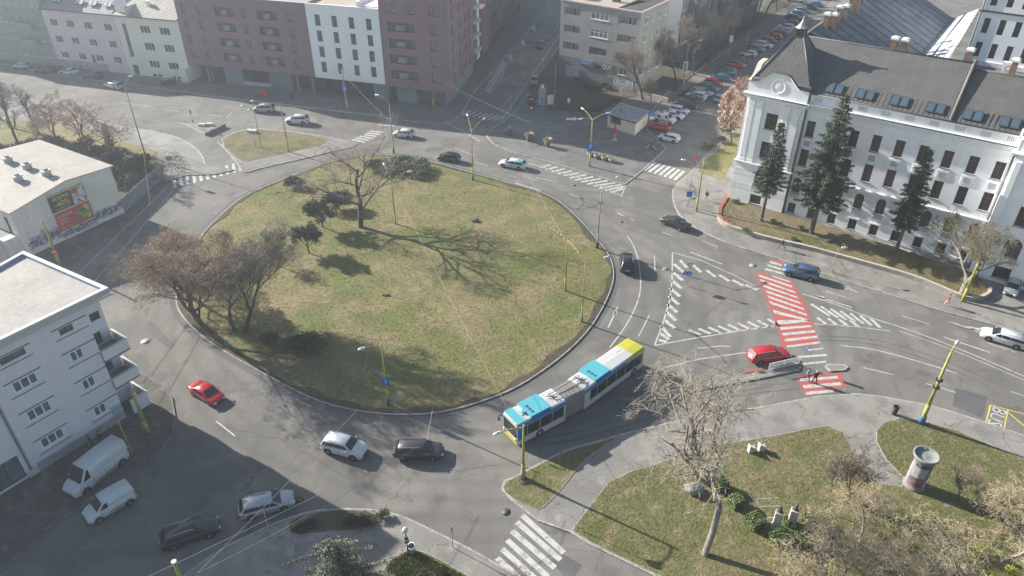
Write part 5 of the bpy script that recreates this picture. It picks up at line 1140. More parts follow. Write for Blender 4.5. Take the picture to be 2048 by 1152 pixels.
    for xw in (-wb_, wb_):
        for s in (-1, 1): out.append(('wheel', tm, None, (xw, s * (hw - .085), wr), (0, 0, 0 if s < 0 else pi))); out.append(('rim', rme, 'last', (0, 0, 0)))
    for s in (-1, 1):
        m = MB(); p0 = (L / 2 - .10, s * hw * .62, hz - .27); m.ball(p0, .17, 8, 0, (.85, 1.25, .6)); out.append(('headlight', m.mesh('headlight', [lampm]), None, (0, 0, 0)))
        m = MB(); zt2 = tz - .12; m.box(-L / 2 - .012, -L / 2 + .16, s * hw * .84 - .07, s * hw * .84 + .07, zt2 - .14, zt2 + (.02 if not vanlike else .4), 0); out.append(('tail_light', m.mesh('tail_light', [tailm]), None, (0, 0, 0)))
        m = MB(); m.ball((xb1 - .35, s * (hw + .10), bz + .08), .12, 8, 0, (.7, 1, .75)); out.append(('mirror', m.mesh('mirror', [PC[color]]), None, (0, 0, 0)))
        if kind in ('wagon', 'suv'):
            m = MB(); m.path([(xt0 + .15, s * wt * .93, H + .0), (xt0 + .3, s * wt * .93, H + .055), (xt1 - .3, s * wt * .93, H + .055), (xt1 - .1, s * wt * .93, H - .005)], .022, 5); out.append(('roof_rail', m.mesh('roof_rail', [railm]), None, (0, 0, 0)))
    m = MB(); m.box(-L / 2 - .02, -L / 2 - .005, -.26, .26, .62, .73); out.append(('number_plate', m.mesh('number_plate', [platem]), None, (0, 0, 0)))
    if extra == 'taxi':
        m = MB(); [m.box(-.75 + .5 * i, -.35 + .5 * i, s * (hw + .002) - .006, s * (hw + .002) + .006, .5, .78) for i in range(3) for s in (-1, 1)]; m.box(-1.9, -.9, -.35, .35, H + .0, H + .018)
        out.append(('door_livery', m.mesh('door_livery', [mat('green_livery', (0.08, 0.42, 0.28), var=.3, scale=4)]), None, (0, 0, 0)))
    if extra == 'logo':
        m = MB(); [m.ball((-.9, s * (hw + .0), 1.25), .33, 10, 0, (1, .05, 1)) for s in (-1, 1)]; m.ball((-.8, 0, H + .0), .4, 10, 0, (1.3, .8, .04))
        out.append(('side_logo', m.mesh('side_logo', [tailm]), None, (0, 0, 0)))
    CARC[key] = out; return out
NAME = {'hatch': ('hatchback', 'car'), 'wagon': ('estate_car', 'car'), 'suv': ('sport_utility_car', 'car'), 'sedan': ('saloon_car', 'car'), 'coupe': ('coupe_car', 'car'), 'minivan': ('people_carrier', 'car'), 'small_van': ('delivery_van', 'van'), 'big_van': ('panel_van', 'van')}
def car(kind, color, rear, front, label, group, extra=None, far=False, z=0.0, zc=.6, head=None):
    r = gp(*rear, zc); f = gp(*front, zc); h = head if head is not None else atan2(f.y - r.y, f.x - r.x)
    c = (r + f) / 2; nm, cat = NAME[kind]
    t = empty(nm, (c.x, c.y, z), h, label, cat, group); last = None
    for it in car_meshes(kind, color, extra):
        if far and it[0] in ('mirror', 'number_plate', 'roof_rail', 'rim'): continue
        o = bpy.data.objects.new(it[0], it[1]); COL.objects.link(o); o.parent = last if it[2] == 'last' else t; o.location = it[3]
        if len(it) > 4: o.rotation_euler = it[4]
        if it[0] == 'wheel': last = o
    return t
MV = 'vehicles driving round the junction'
car('coupe', 'red', (387, 769), (441, 801), 'red two door car with black windscreen driving left of the grass roundabout', MV)
car('suv', 'white', (648, 883), (731, 904), 'white boxy off roader driving below the roundabout', MV)
car('wagon', 'brown', (791, 899), (884, 900), 'dark plum estate car with roof rails following behind the bus', MV)
car('wagon', 'silver', (482, 1021), (583, 994), 'silver estate car in the house shadow at the lower left', MV)
car('wagon', 'charcoal', (328, 1082), (431, 1046), 'black estate car in the darkest shade at the lower left', MV)
car('suv', 'white', (619, 241), (570, 240), 'white off roader driving in front of the white infill block', MV)
car('minivan', 'silver', (549, 218), (506, 217), 'pale silver people carrier driving ahead of the white off roader on the far road', MV)
car('hatch', 'white', (829, 269), (785, 265), 'small white hatchback leaving the upper zebra crossing', MV)
car('hatch', 'black', (919, 318), (876, 311), 'black hatchback driving beside the top edge of the grass', MV)
car('wagon', 'white', (1048, 331), (1003, 324), 'white taxi estate with green door livery beside the striped bay', MV, 'taxi')
car('sedan', 'black', (1378, 456), (1324, 434), 'black saloon with chrome window line by the kerb of the school corner', MV)
car('suv', 'black', (1255, 544), (1253, 506), 'black off roader seen from behind on the ring by the striped triangle', MV)
car('suv', 'blue', (1638, 553), (1568, 536), 'slate blue off roader crossing the top of the red crossing', MV)
car('wagon', 'red', (1498, 714), (1577, 704), 'bright red estate car waiting at the red edged crossing', MV)
car('wagon', 'white', (2052, 688), (1965, 662), 'white estate car arriving at the right edge of the road', MV)
car('hatch', 'darkred', (1084, 80), (1079, 98), 'dark red hatchback coming down the street between the buildings', MV)
car('hatch', 'grey', (1071, 152), (1066, 170), 'grey hatchback stopped at the kerb beside the advertising totem', 'cars parked at the kerbs')
car('hatch', 'silver', (2030, 556), (2019, 592), 'silver hatchback parked under the yellow pole at the school drive', 'cars parked at the kerbs')
car('small_van', 'white', (259, 979), (174, 1028), 'small white van parked in the shade half on the kerb', 'white vans by the corner house', zc=.9)
car('big_van', 'white', (236, 897), (141, 972), 'long white panel van parked on the pavement by the corner house', 'white vans by the corner house', zc=1.2)
FL = 'cars parked along the far left street'
car('hatch', 'silver', (58, 133), (30, 131), 'pale hatchback leftmost in the row below the grey green house', FL, far=True); car('wagon', 'charcoal', (108, 141), (70, 139), 'dark estate car behind the pale car below the grey green house', FL, far=True)
car('coupe', 'white', (159, 144), (116, 142), 'white coupe parked below the pink house', FL); car('wagon', 'charcoal', (205, 153), (166, 149), 'dark estate car parked behind the white coupe', FL, far=True)
car('wagon', 'silver', (240, 174), (214, 168), 'silver grey estate car driving past the pale yellow house', MV)
SS = 'cars parked side by side in the side street'
park_h = radians(-33)
rowp = [('hatch', 'white', 1338, 275, 1, 'white hatchback nearest the plaza corner in the side street', None), ('hatch', 'red', 1319, 253, 1, 'red hatchback wedged behind the first white hatchback', None), ('small_van', 'white', 1330, 238, 0, 'white van with red round logo beside the kiosk', 'logo'),
        ('sedan', 'white', 1347, 229, 0, 'white saloon just above the van with the red logo', None), ('hatch', 'white', 1359, 220, 0, 'white hatchback fifth in the row from the plaza', None), ('wagon', 'charcoal', 1373, 208, 0, 'dark blue grey estate car between white cars', None),
        ('minivan', 'brown', 1384, 201, 1, 'plum coloured people carrier beside the dark estate', None), ('suv', 'white', 1392, 192, 1, 'white off roader halfway along the lower parking row', None), ('wagon', 'silver', 1404, 184, 0, 'silver estate car above the white off roader', None),
        ('wagon', 'teal', 1416, 175, 0, 'dark teal estate car above the silver estate', None), ('hatch', 'red', 1427, 165, 0, 'red hatchback partly hidden by the copper leaved tree', None), ('wagon', 'blue', 1439, 155, 1, 'dark blue estate car behind the copper leaved tree', None),
        ('minivan', 'teal', 1453, 143, 1, 'teal people carrier with pale roof behind the copper tree top', None), ('hatch', 'red', 1474, 129, 0, 'bright red car peeping above the copper tree', None), ('hatch', 'white', 1497, 107, 1, 'white hatchback above the copper tree crown', None),
        ('wagon', 'grey', 1511, 97, 0, 'dark grey estate between two white cars in the upper row', None), ('wagon', 'white', 1527, 89, 0, 'white estate car in the upper parking row', None), ('hatch', 'darkred', 1538, 81, 0, 'dark red hatchback above the white estate', None),
        ('hatch', 'red', 1548, 74, 1, 'bright red hatchback in the upper parking row', None), ('wagon', 'darkred', 1557, 66, 1, 'maroon estate car below the upper white car', None), ('wagon', 'silver', 1564, 61, 1, 'blue silver estate car beside the white car', None),
        ('suv', 'white', 1571, 55, 1, 'white off roader left of the roof lantern', None), ('hatch', 'black', 1581, 46, 1, 'near black hatchback left of the roof lantern', None), ('wagon', 'black', 1589, 35, 0, 'long black estate car beyond the roof lantern', None),
        ('wagon', 'blue', 1598, 28, 0, 'navy estate car beyond the black one', None), ('wagon', 'grey', 1606, 21, 0, 'grey green estate car near the top of the row', None), ('minivan', 'brown', 1620, 14, 0, 'dark plum people carrier near the end of the row', None),
        ('hatch', 'brightblue', 1634, 9, 0, 'bright blue hatchback at the end of the row', None), ('big_van', 'white', 1592, 0, 1, 'white panel van across the lane at the top', None), ('big_van', 'white', 1637, -6, 0, 'large white box van at the very end of the row', None)]
for k, cl, u, v, back, lab, ex in rowp:
    car(k, cl, (u, v), (u, v + .01), lab, SS, ex, far=v < 120, head=park_h + (pi if back else 0))
car('wagon', 'silver', (1443, 195), (1443, 195.01), 'silver estate car under the copper leaved tree on the school side', 'cars parked at the kerbs', head=radians(54.7), z=0)

# ---------------------------------------------------------------- articulated bus
bus_y = paint('yellow_bus_paint', (0.50, 0.46, 0.03)); bus_w = paint('white_bus_paint', (0.52, 0.52, 0.515), rough=.4); bus_c = paint('cyan_bus_paint', (0.09, 0.40, 0.47), rough=.45); bus_b = paint('blue_bus_paint', (0.02, 0.18, 0.48))
bellow = mat('bellows_rubber', (0.21, 0.195, 0.19), var=.12); bus_glass = mat('bus_glass', (0.025, 0.03, 0.032), rough=.07, var=.1, spec=.7)
ZB = 3.0
fr_ = [gp(1008, 826, ZB), gp(1034, 848, ZB)]; j1 = gp(1140, 799, ZB); j1b = gp(1109, 771, ZB)
# front section axis from the middle of the front edge to the joint; rear section from joint to the yellow tail
fa = (gp(1008, 826, ZB) + gp(1032, 849, ZB)) / 2; fb_ = (gp(1094, 777, ZB) + gp(1139, 799, ZB)) / 2
ra = (gp(1138, 754, ZB) + gp(1167, 783, ZB)) / 2; rb_ = (gp(1255, 675, ZB) + gp(1288, 695, ZB)) / 2
hF = atan2(fa.y - fb_.y, fa.x - fb_.x); hR = atan2(ra.y - rb_.y, ra.x - rb_.x)
LF = (fa - fb_).length; LR = (ra - rb_).length
bus = empty('articulated_bus', ((fb_.x + ra.x) / 2, (fb_.y + ra.y) / 2, 0), 0, 'articulated white and cyan city bus with yellow tail turning round the roundabout', 'bus', MV)
def bus_section(L, front, origin, head):
    """local x runs forward, the section spans 0..L; y is left"""
    T = Matrix.Translation((origin.x - bus.location.x, origin.y - bus.location.y, 0)) @ Matrix.Rotation(head, 4, 'Z')
    hw = 1.27; b = MB()
    def bb(*a, mi=0): b.box(*a, mi, T)
    prof = [(-hw, .32), (-hw, 2.62), (-hw + .06, 2.86), (-hw + .22, 2.98), (0, 3.04), (hw - .22, 2.98), (hw - .06, 2.86), (hw, 2.62), (hw, .32)]
    rows = [[tuple(T @ Vector((x, y, z))) for y, z in prof] for x in (0, L * .33, L * .66, L - (.15 if front else 0))]
    if front: rows.append([tuple(T @ Vector((L, y * .93, .32 + (z - .32) * .985))) for y, z in prof])
    # material bands along the length
    for i in range(len(rows) - 1):
        for j in range(len(prof) - 1):
            m_ = 0 if 2 <= j <= 5 else (1 if j in (1, 6) else 0)
            b.poly([rows[i][j], rows[i + 1][j], rows[i + 1][j + 1], rows[i][j + 1]][::-1], m_, False)
    b.poly(rows[0][::-1], 0 if front else 0); b.poly(rows[-1], 0)
    bb(0, L - .1, -hw * .96, hw * .96, .28, .34, mi=3)
    # blue cant rail
    if front: bb(0.0, L - .2, -hw - .006, -hw + .02, 2.5, 2.84, mi=1); bb(0, L - .2, hw - .02, hw + .006, 2.5, 2.84, mi=1); bb(L - .75, L - .05, -hw - .008, -hw + .02, .9, 2.84, mi=1); bb(L - .75, L - .05, hw - .02, hw + .008, .9, 2.84, mi=1)
    else: bb(3.2, L, -hw - .006, -hw + .02, 2.5, 2.84, mi=1); bb(3.2, L, hw - .02, hw + .006, 2.5, 2.84, mi=1); bb(0, 3.2, -hw - .007, -hw + .02, 2.5, 2.86, mi=2); bb(0, 3.2, hw - .02, hw + .007, 2.5, 2.86, mi=2)
    if not front:
        for i, (xa, xc) in enumerate([(0, 1.9)]):
            rr = [[tuple(T @ Vector((x, y * 1.006, 3.047 if y == 0 else z + .008))) for y, z in prof[2:7]] for x in (xa, xc)]
            for j in range(4): b.poly([rr[0][j], rr[1][j], rr[1][j + 1], rr[0][j + 1]][::-1], 2)
        bb(-.012, .02, -hw * .95, hw * .95, 2.2, 2.92, mi=2); bb(-.012, .02, -hw * .8, hw * .8, .5, 1.1, mi=2)
    o = b.build('body', [bus_w, bus_b, bus_y, blackp], bus)
    # windows: band split by doors and pillars
    doors = [(.9, 2.1), (4.2, 5.5)] if not front else [(1.0, 2.2), (L - 2.2, L - .95)]
    doors = [d for d in doors if d[1] < L]
    for s in (-1, 1):
        x = .25; edges = []
        while x < L - .9:
            xe = min(x + 1.45, L - .85)
            dd = [d for d in doors if s < 0 and d[0] < xe and d[1] > x]
            if dd:
                if dd[0][0] - x > .35: edges.append((x, dd[0][0] - .06))
                x = dd[0][1] + .06; continue
            edges.append((x, xe)); x = xe + .08
        for xa, xc in edges:
            m = MB(); m.box(xa, xc, min(s * hw, s * (hw + .012)), max(s * hw, s * (hw + .012)), 1.12, 2.44, 0, T); m.build('window', [bus_glass], bus)
        if s < 0:
            for xa, xc in doors:
                m = MB(); m.box(xa, xc, -hw - .014, -hw, .42, 2.46, 0, T); m.box((xa + xc) / 2 - .04, (xa + xc) / 2 + .04, -hw - .022, -hw - .014, .42, 2.46, 1, T); m.box(xa, xc, -hw - .02, -hw - .014, .42, .5, 1, T); m.build('door', [bus_glass, M_('grey_door_frame', (0.3, 0.31, 0.31), var=.1)], bus)
    for xw in ([1.6 if not front else L - 2.75] + ([] if not front else [1.0 + 1.9] if False else [])):
        for s in (-1, 1):
            m = MB(); c = T @ Vector((xw, s * (hw - .13), .48)); c2 = T @ Vector((xw, s * (hw + .015), .48)); c3 = T @ Vector((xw, s * (hw + .02), .48)); c4 = T @ Vector((xw, s * (hw + .03), .48))
            m.tube(c, c2, .5, .48, 18, 0); w = m.build('wheel', tyre_m, bus); m = MB(); m.tube(c3, c4, .27, .25, 14, 0); m.build('rim', rim_m, w)
    return T
TF = bus_section(LF, True, fb_, hF)
TR = bus_section(LR, False, rb_, hR)
# roof units
def roof_unit(T, xa, xc):
    m = MB(); m.box(xa, xc, -1.16, 1.16, 2.98, 3.24, 0, T); m.box(xa + .05, xc - .05, -1.24, -1.15, 2.9, 3.14, 1, T); m.box(xa + .05, xc - .05, 1.15, 1.24, 2.9, 3.14, 1, T)
    for k in (-.45, 0, .45):
        c = T @ Vector((xc - .5, k + .2, 3.24)); m.tube(c, c + Vector((0, 0, .03)), .16, .16, 12, 2); m.tube(c + Vector((0, 0, .03)), c + Vector((0, 0, .04)), .07, .07, 8, 0)
    m.build('roof_unit', [bus_c, bus_b, blackp], bus)
for T, L_b in ((TF, LF), (TR, LR)):
    for x in (.5, 1.35, L_b * .62, L_b * .8): rs_ = MB(); rs_.box(x, x + .02, -.9, .9, 3.0, 3.045, 0, T); rs_.build('roof_seam', M_('roof_grime', (0.30, 0.30, 0.29), var=.3), bus)
    rs_ = MB(); rs_.box(L_b * .7, L_b * .7 + .7, -.35, .35, 3.0, 3.07, 0, T); rs_.build('roof_hatch', M_('roof_hatch', (0.42, 0.43, 0.43), var=.2), bus)
roof_unit(TF, 1.9, 4.3); roof_unit(TR, LR - 4.1, LR - 1.7)
m = MB(); m.box(LF - 1.0, LF - .1, -1.15, 1.15, 3.0, 3.07, 0, TF); c = TF @ Vector((LF - 1.6, .1, 3.05)); m.tube(c, c + Vector((0, 0, .2)), .28, .22, 10, 0); m.build('front_dome', bus_c, bus)
m = MB(); m.box(LF, LF + .012, -1.1, 1.1, 1.15, 2.6, 0, TF); m.build('windscreen', bus_glass, bus)
m = MB(); m.box(LF - .02, LF + .03, -1.15, 1.15, .35, .8, 0, TF); m.box(LF - .9, LF + .0, -1.285, -1.265, .35, .8, 0, TF); m.build('front_bumper', bus_y, bus)
for s in (-1, 1):
    m = MB(); m.ball(tuple(TF @ Vector((LF + .02, s * .95, .95))), .14, 8); m.build('headlight', lampm, bus)
    m = MB(); m.box(-.03, .0, s * 1.0 - .08, s * 1.0 + .08, .9, 1.5, 0, TR); m.build('tail_light', tailm, bus)
    m = MB(); m.path([tuple(TF @ Vector((LF - .1, s * 1.2, 2.5))), tuple(TF @ Vector((LF + .3, s * 1.4, 2.55))), tuple(TF @ Vector((LF + .35, s * 1.42, 2.1)))], .035, 5); m.box(LF + .28, LF + .38, s * 1.42 - .12, s * 1.42 + .12, 1.85, 2.25, 0, TF); m.build('mirror', blackp, bus)
for s, T, xx, w_ in ((1, TF, 5.6, 'www'), (1, TR, 2.6, 'www')): pass
for T, xx in ((TF, LF - 3.3), (TR, 2.55)):
    c = T @ Vector((xx, -.35, 3.045)); letters('transport', .26, (c.x, c.y, 3.05), 0, M_('grey_lettering', (0.3, 0.32, 0.36), var=0), bus, 'roof_lettering', rot=(0, 0, (hF if T is TF else hR)))
# bellows between the sections
m = MB(); n = 11; pA = [(-1.18, .45), (-1.22, 2.7), (-1.0, 2.95), (0, 3.0), (1.0, 2.95), (1.22, 2.7), (1.18, .45)]
A = [TR @ Vector((LR + 0.0, y, z)) for y, z in pA]; B = [TF @ Vector((0.0, y, z)) for y, z in pA]; rows = []
for i in range(n):
    t = i / (n - 1); k = 1.0 if i % 2 == 0 else .965
    row = [a.lerp(b, t) for a, b in zip(A, B)]; c = sum(row, Vector((0, 0, 0))) / len(row); rows.append([tuple(c + (p - c) * k) for p in row])
m.grid([r[::-1] for r in rows], 0, False); m.build('bellows', bellow, bus)
# folded current collectors on the roof
m = MB(); base = TF @ Vector((.2, 0, 3.1)); mid = (A[3] + B[3]) / 2
for s in (-1, 1):
    a = TF @ Vector((.9, .35 * s, 3.15)); b2 = TR @ Vector((LR - .6, .35 * s, 3.35)); m.tube(a, b2, .035, .03, 6)
for q in (((.9, -.5), (.9, .5)), ((1.3, -.3), (.5, .5))): m.tube(TF @ Vector((q[0][0], q[0][1], 3.2)), TF @ Vector((q[1][0], q[1][1], 3.2)), .05, .05, 6)
for q in (((LR - .2, -.6), (LR - .9, .6)), ((LR - .9, -.6), (LR - .2, .6)), ((LR - .5, -.7), (LR - .5, .7)), ((LR - 1.0, 0), (LR, .1))): m.tube(TR @ Vector((q[0][0], q[0][1], 3.3)), TR @ Vector((q[1][0], q[1][1], 3.45)), .045, .045, 6)
m.build('current_collector', blackp, bus)
# ================================================================ POLES, SIGNS, FURNITURE, PEOPLE
pole_y = mat('yellow_green_pole_paint', (0.36, 0.335, 0.085), rough=.6, var=.35, scale=2, fine=9); pole_g = mat('grey_pole', (0.27, 0.28, 0.27), rough=.5, var=.2); pole_c = mat('weathered_pole', (0.33, 0.33, 0.24), rough=.6, var=.25)
pole_blue = mat('blue_pole_collar', (0.05, 0.13, 0.25), rough=.5, var=.2); lampw = mat('lamp_housing', (0.66, 0.66, 0.64), rough=.4, var=.05); signb = mat('traffic_blue', (0.02, 0.16, 0.55), rough=.4, var=.04); signw = mat('sign_white', (0.74, 0.74, 0.73), rough=.4, var=.03); signr = mat('sign_red', (0.52, 0.03, 0.04), rough=.4, var=.05)
signback = mat('sign_back_grey', (0.24, 0.25, 0.25), rough=.5, metal=.3); pole_t = mat('teal_pole_foot', (0.10, 0.26, 0.30), rough=.5, var=.2)
LG = 'street lamps around the roundabout'; TG = 'overhead wire masts around the junction'
def arm_dir(base, h, tip):
    """world heading of an arm from the pole head to the pixel of its tip (tip kept at about the same height)"""
    p = gp(tip[0], tip[1], h); return Vector((p.x - base.x, p.y - base.y, 0))
def lamp(foot, top, tips, label, r=.09, m=None, collar=None, rise=.6, group=LG, nm='street_lamp', head=True, extra=None, h=None, curved=False):
    m = m or pole_y; b = gp(*foot); h = h or tall(foot[0], foot[1], top[0], top[1])
    t = empty(nm, (b.x, b.y, 0.12), 0, label, 'street lamp' if head else 'mast', group)
    p = MB(); p.tube((0, 0, 0), (0, 0, h * .28), r * 1.45, r * 1.35, 10, 0); p.tube((0, 0, h * .28), (0, 0, h), r * 1.1, r * .7, 10, 0); p.build('pole', m, t)
    if collar: c = MB(); c.tube((0, 0, 0), (0, 0, 1.0), r * 2.1, r * 1.9, 12, 0); c.build('pole_foot', collar, t)
    for tp in tips:
        d = arm_dir(b, h + rise, tp); L = d.length
        if L > 4.5: d = d * (4.5 / L); L = 4.5
        a = MB(); pts = [(0, 0, h - .3)]
        n = 5
        for i in range(1, n + 1):
            s = i / n; pts.append((d.x * s, d.y * s, h - .3 + (rise + .3) * (sin(s * pi / 2) if curved or True else s)))
        a.path(pts, r * .55, 6, 0, r * .4); a.build('arm', m, t)
        if head:
            u = d.normalized(); q = MB(); e = Vector(pts[-1]); q.tube(e - u * .05, e + u * .22, .07, .17, 8, 0); q.tube(e + u * .22, e + u * .75, .17, .10, 8, 0); q.build('lamp_head', lampw, t)
    if extra: extra(t, h)
    return t
def panel(t, z, w, h_, head, m, face=None, txt=None, off=.14, nm='sign_panel'):
    a = Matrix.Rotation(head, 4, 'Z'); q = MB(); q.box(-w / 2, w / 2, -off - .03, -off, z - h_ / 2, z + h_ / 2, 0, a); o = q.build(nm, m, t)
    if txt:
        c = a @ Vector((0, -off - .034, z)); letters(txt, h_ * .7, tuple(c), 0, face or signw, o, 'sign_symbol', rot=(pi / 2, 0, head))
    return o
def arrow_sign(t, z, r, head, m, sym='arrow', off=.12):
    a = Matrix.Rotation(head, 4, 'Z'); q = MB(); c0_ = a @ Vector((0, -off, z)); c1_ = a @ Vector((0, -off - .03, z)); q.tube(c0_, c1_, r, r, 20, 0)
    f = lambda x, zz: tuple(a @ Vector((x, -off - .036, z + zz)))
    if sym == 'arrow': q.poly([f(-.05 * r * 2, .5 * r), f(-.05 * r * 2, -.2 * r), f(.05 * r * 2, -.2 * r), f(.05 * r * 2, .5 * r)][::1], 1); q.poly([f(-.35 * r, -.15 * r), f(0, -.65 * r), f(.35 * r, -.15 * r)], 1)
    if sym == 'bar': q.poly([f(-.7 * r, -.14 * r), f(.7 * r, -.14 * r), f(.7 * r, .14 * r), f(-.7 * r, .14 * r)], 1)
    if sym == 'cross': q.poly([f(-.6 * r, -.45 * r), f(-.45 * r, -.6 * r), f(.6 * r, .45 * r), f(.45 * r, .6 * r)], 1)
    return q.build('sign_disc', [m, signw if sym != 'cross' else signr], t)
# lamps and masts, foot and top read off the ground plan
lamp((291, 312), (247, 178), [(258, 155)], 'tall grey lamp by the bus bay at the left with an arched arm', m=pole_g, rise=1.6)
lamp((430, 168), (404, 108), [(393, 90)], 'yellow lamp in front of the mauve block at the far kerb', rise=1.0)
lamp((788, 308), (775, 208), [(758, 192)], 'pale lamp with bent arm at the top edge of the roundabout', m=pole_c, collar=blackp, rise=1.0)
lamp((946, 362), (944, 262), [(966, 240), (935, 232)], 'twin arm lamp with blue foot beside the black hatchback', collar=pole_blue, rise=.7)
lamp((792, 455), (784, 360), [(769, 332), (815, 345)], 'yellow forked lamp right of the big bare tree on the grass', rise=.9)
lamp((1130, 585), (1130, 478), [(1163, 460), (1099, 457), (1160, 511)], 'yellow mast with three thin arms on the right of the grass', rise=.4, head=False)
lamp((1163, 645), (1170, 525), [(1208, 517)], 'yellow lamp with a short level arm by the kerb, right edge of the grass', collar=pole_t, rise=.15, r=.07)
lamp((1194, 498), (1205, 384), [(1232, 358)], 'slim pale yellow lamp leaning over the ring opposite the striped triangle', collar=blackp, rise=.7, m=pole_c)
def blue_sq(t, h): panel(t, h * .42, .75, 1.0, radians(10), signb, txt='2')
lamp((778, 812), (762, 690), [(731, 697)], 'yellow lamp with blue sign board and blue foot at the bottom of the grass', collar=pole_blue, rise=.15, r=.08, extra=blue_sq)
def rings(t, h):
    for z in (h * .52, h * .62): q = MB(); q.tube((0, 0, z), (0, 0, z + .12), .34, .34, 14); q.build('clamp_ring', blackp, t)
lamp((1841, 848), (1899, 705), [(1911, 690)], 'thick yellow mast with black rings on the pavement right of the zebra', r=.16, collar=pole_blue, rise=.5, extra=rings)
lamp((1046, 958), (1044, 852), [(1002, 866)], 'yellow mast in front of the bus at the grass wedge', r=.13, collar=pole_g, rise=.15)
lamp((297, 868), (262, 778), [], 'thick yellow mast against the corner house balcony', r=.17, head=False, group=TG, nm='wire_mast')
lamp((264, 908), (236, 842), [], 'thinner yellow mast behind the long van', r=.08, head=False, group=TG, nm='wire_mast')
def noentry(t, h): arrow_sign(t, h * .32, .36, radians(20), signr, 'bar', .2)
lamp((121, 532), (83, 440), [], 'yellow mast with a no entry sign in front of the graffiti wall', r=.15, head=False, group=TG, nm='wire_mast', extra=noentry)
def blue_arrow(t, h): panel(t, h * .42, .95, 1.5, radians(-12), signb, txt='P')
lamp((1179, 334), (1181, 238), [(1167, 220), (1212, 228), (1165, 238)], 'yellow mast with forked arms and blue parking board on the plaza edge', r=.12, rise=.5, extra=blue_arrow)
lamp((1392, 424), (1406, 316), [], 'plain yellow mast on the school corner pavement', r=.11, head=False, group=TG, nm='wire_mast')
lamp((1109, 200), (1110, 128), [(1090, 120)], 'slim yellow lamp behind the totem at the mouth of the street', r=.08, rise=.5)
lamp((1287, 212), (1294, 146), [(1312, 137)], 'pale lamp with a right angled arm behind the kiosk', r=.07, m=pole_c, rise=.3)
def whiteb(t, h): panel(t, h * .52, .95, 2.3, radians(-33), signw, off=.16); panel(t, h * .52, .5, 1.9, radians(-33), signback, off=.2)
lamp((1365, 182), (1377, 90), [(1399, 82)], 'tall pale lamp with a white vertical banner by the parked cars', r=.09, m=pole_c, rise=.3, extra=whiteb)
lamp((1924, 604), (1968, 508), [], 'thick lime yellow mast by the round brick bed at the school drive', r=.15, head=False, group=TG, nm='wire_mast')
lamp((1663, 546), (1682, 500), [(1683, 497)], 'short thin pale lamp post beside the school pavement', r=.045, m=pole_c, rise=.1)
lamp((578, 305), (558, 208), [], 'slim pale mast on the splitter island in front of the white off roader', r=.1, m=pole_c, head=False, group=TG, nm='wire_mast')
def bluey(t, h): panel(t, h * .55, .9, 1.6, PH, signb, txt='→')
lamp((695, 222), (684, 140), [], 'yellow and blue mast before the white infill block', r=.16, head=False, group=TG, nm='wire_mast', extra=bluey)
lamp((867, 215), (864, 150), [], 'yellow mast before the mauve corner block', r=.15, head=False, group=TG, nm='wire_mast')
def blue_s2(t, h): panel(t, h * .30, .8, .9, radians(-10), signb, txt='i')
lamp((1375, 414), (1384, 328), [(1372, 322)], 'thin pale lamp with a blue square sign beside the plain yellow mast', r=.06, m=pole_c, rise=.3, extra=blue_s2)
lamp((1487, 122), (1492, 60), [], 'pale post between the parked cars and the office building', r=.08, m=pole_c, head=False, group=TG, nm='wire_mast')
lamp((1574, 32), (1584, -28), [], 'pale post near the top of the parking row', r=.08, m=pole_c, head=False, group=TG, nm='wire_mast')
lamp((1457, 115), (1467, 48), [], 'grey mast with a ribbon of small signs near the parked cars', r=.08, m=pole_c, head=False, group=TG, nm='wire_mast', extra=lambda t, h: panel(t, h * .55, .9, 1.6, radians(-33), signw, off=.15))
# four globe candelabra
b = gp(523, 296); h = 7.6; t = empty('street_lamp', (b.x, b.y, .15), 0, 'white candelabra lamp with four small heads on the splitter island', 'street lamp', LG)
q = MB(); q.tube((0, 0, 0), (0, 0, h), .07, .05, 8); q.build('pole', pole_g, t)
for dx, dy, dz in ((-1.9, .2, 0), (.1, 0, 1.0), (1.9, .3, .2), (-.4, -1.0, -.3)):
    q = MB(); q.path([(0, 0, h - .8), (dx * .5, dy * .5, h - .1 + dz * .5), (dx, dy, h + dz)], .035, 5); q.build('arm', pole_g, t); q = MB(); q.ball((dx, dy, h + dz), .24, 8, 0, (1.3, 1, .7)); q.build('lamp_head', lampw, t)
# park globe lamp, bin, small signs
def simple_post(foot, top, name, label, cat, r=.045, m=None, ball=0, group=None, fn=None):
    b = gp(*foot); h = tall(foot[0], foot[1], top[0], top[1]); t = empty(name, (b.x, b.y, .13), 0, label, cat, group); q = MB(); q.tube((0, 0, 0), (0, 0, h), r, r * .85, 8); q.build('pole', m or pole_g, t)
    if ball: q = MB(); q.ball((0, 0, h + ball * .5), ball, 14); q.build('globe', lampw, t)
    if fn: fn(t, h)
    return t
simple_post((817, 1112), (810, 1064), 'park_lamp', 'black lamp post with a white globe and four small boards at the lower pavement', 'park lamp', .06, blackp, .26, None, lambda t, h: [panel(t, h * .62, .34, .42, a, signback, off=.16) for a in (.3, 1.87, 3.4, 5.0)])
def bin_(foot, label, m, r=.28, h=.75, z=.13):
    b = gp(*foot); t = empty('litter_bin', (b.x, b.y, z), 0, label, 'litter bin'); q = MB(); q.lathe([(r * .75, 0), (r, h), (r * .86, h), (r * .6, .1), (0, .08)], 16); q.build('body', m, t); q = MB(); q.lathe([(r * 1.05, h - .06), (r * 1.1, h + .03), (r * .84, h + .03)], 16); q.build('rim', signw if m is not blackp else blackp, t)
bin_((824, 1106), 'round white rimmed bin at the foot of the globe lamp', pole_g, .36, .8)
q = bin_((1787, 830), 'dark double litter bin on the pavement near the thick yellow mast', blackp, .3, 1.0)
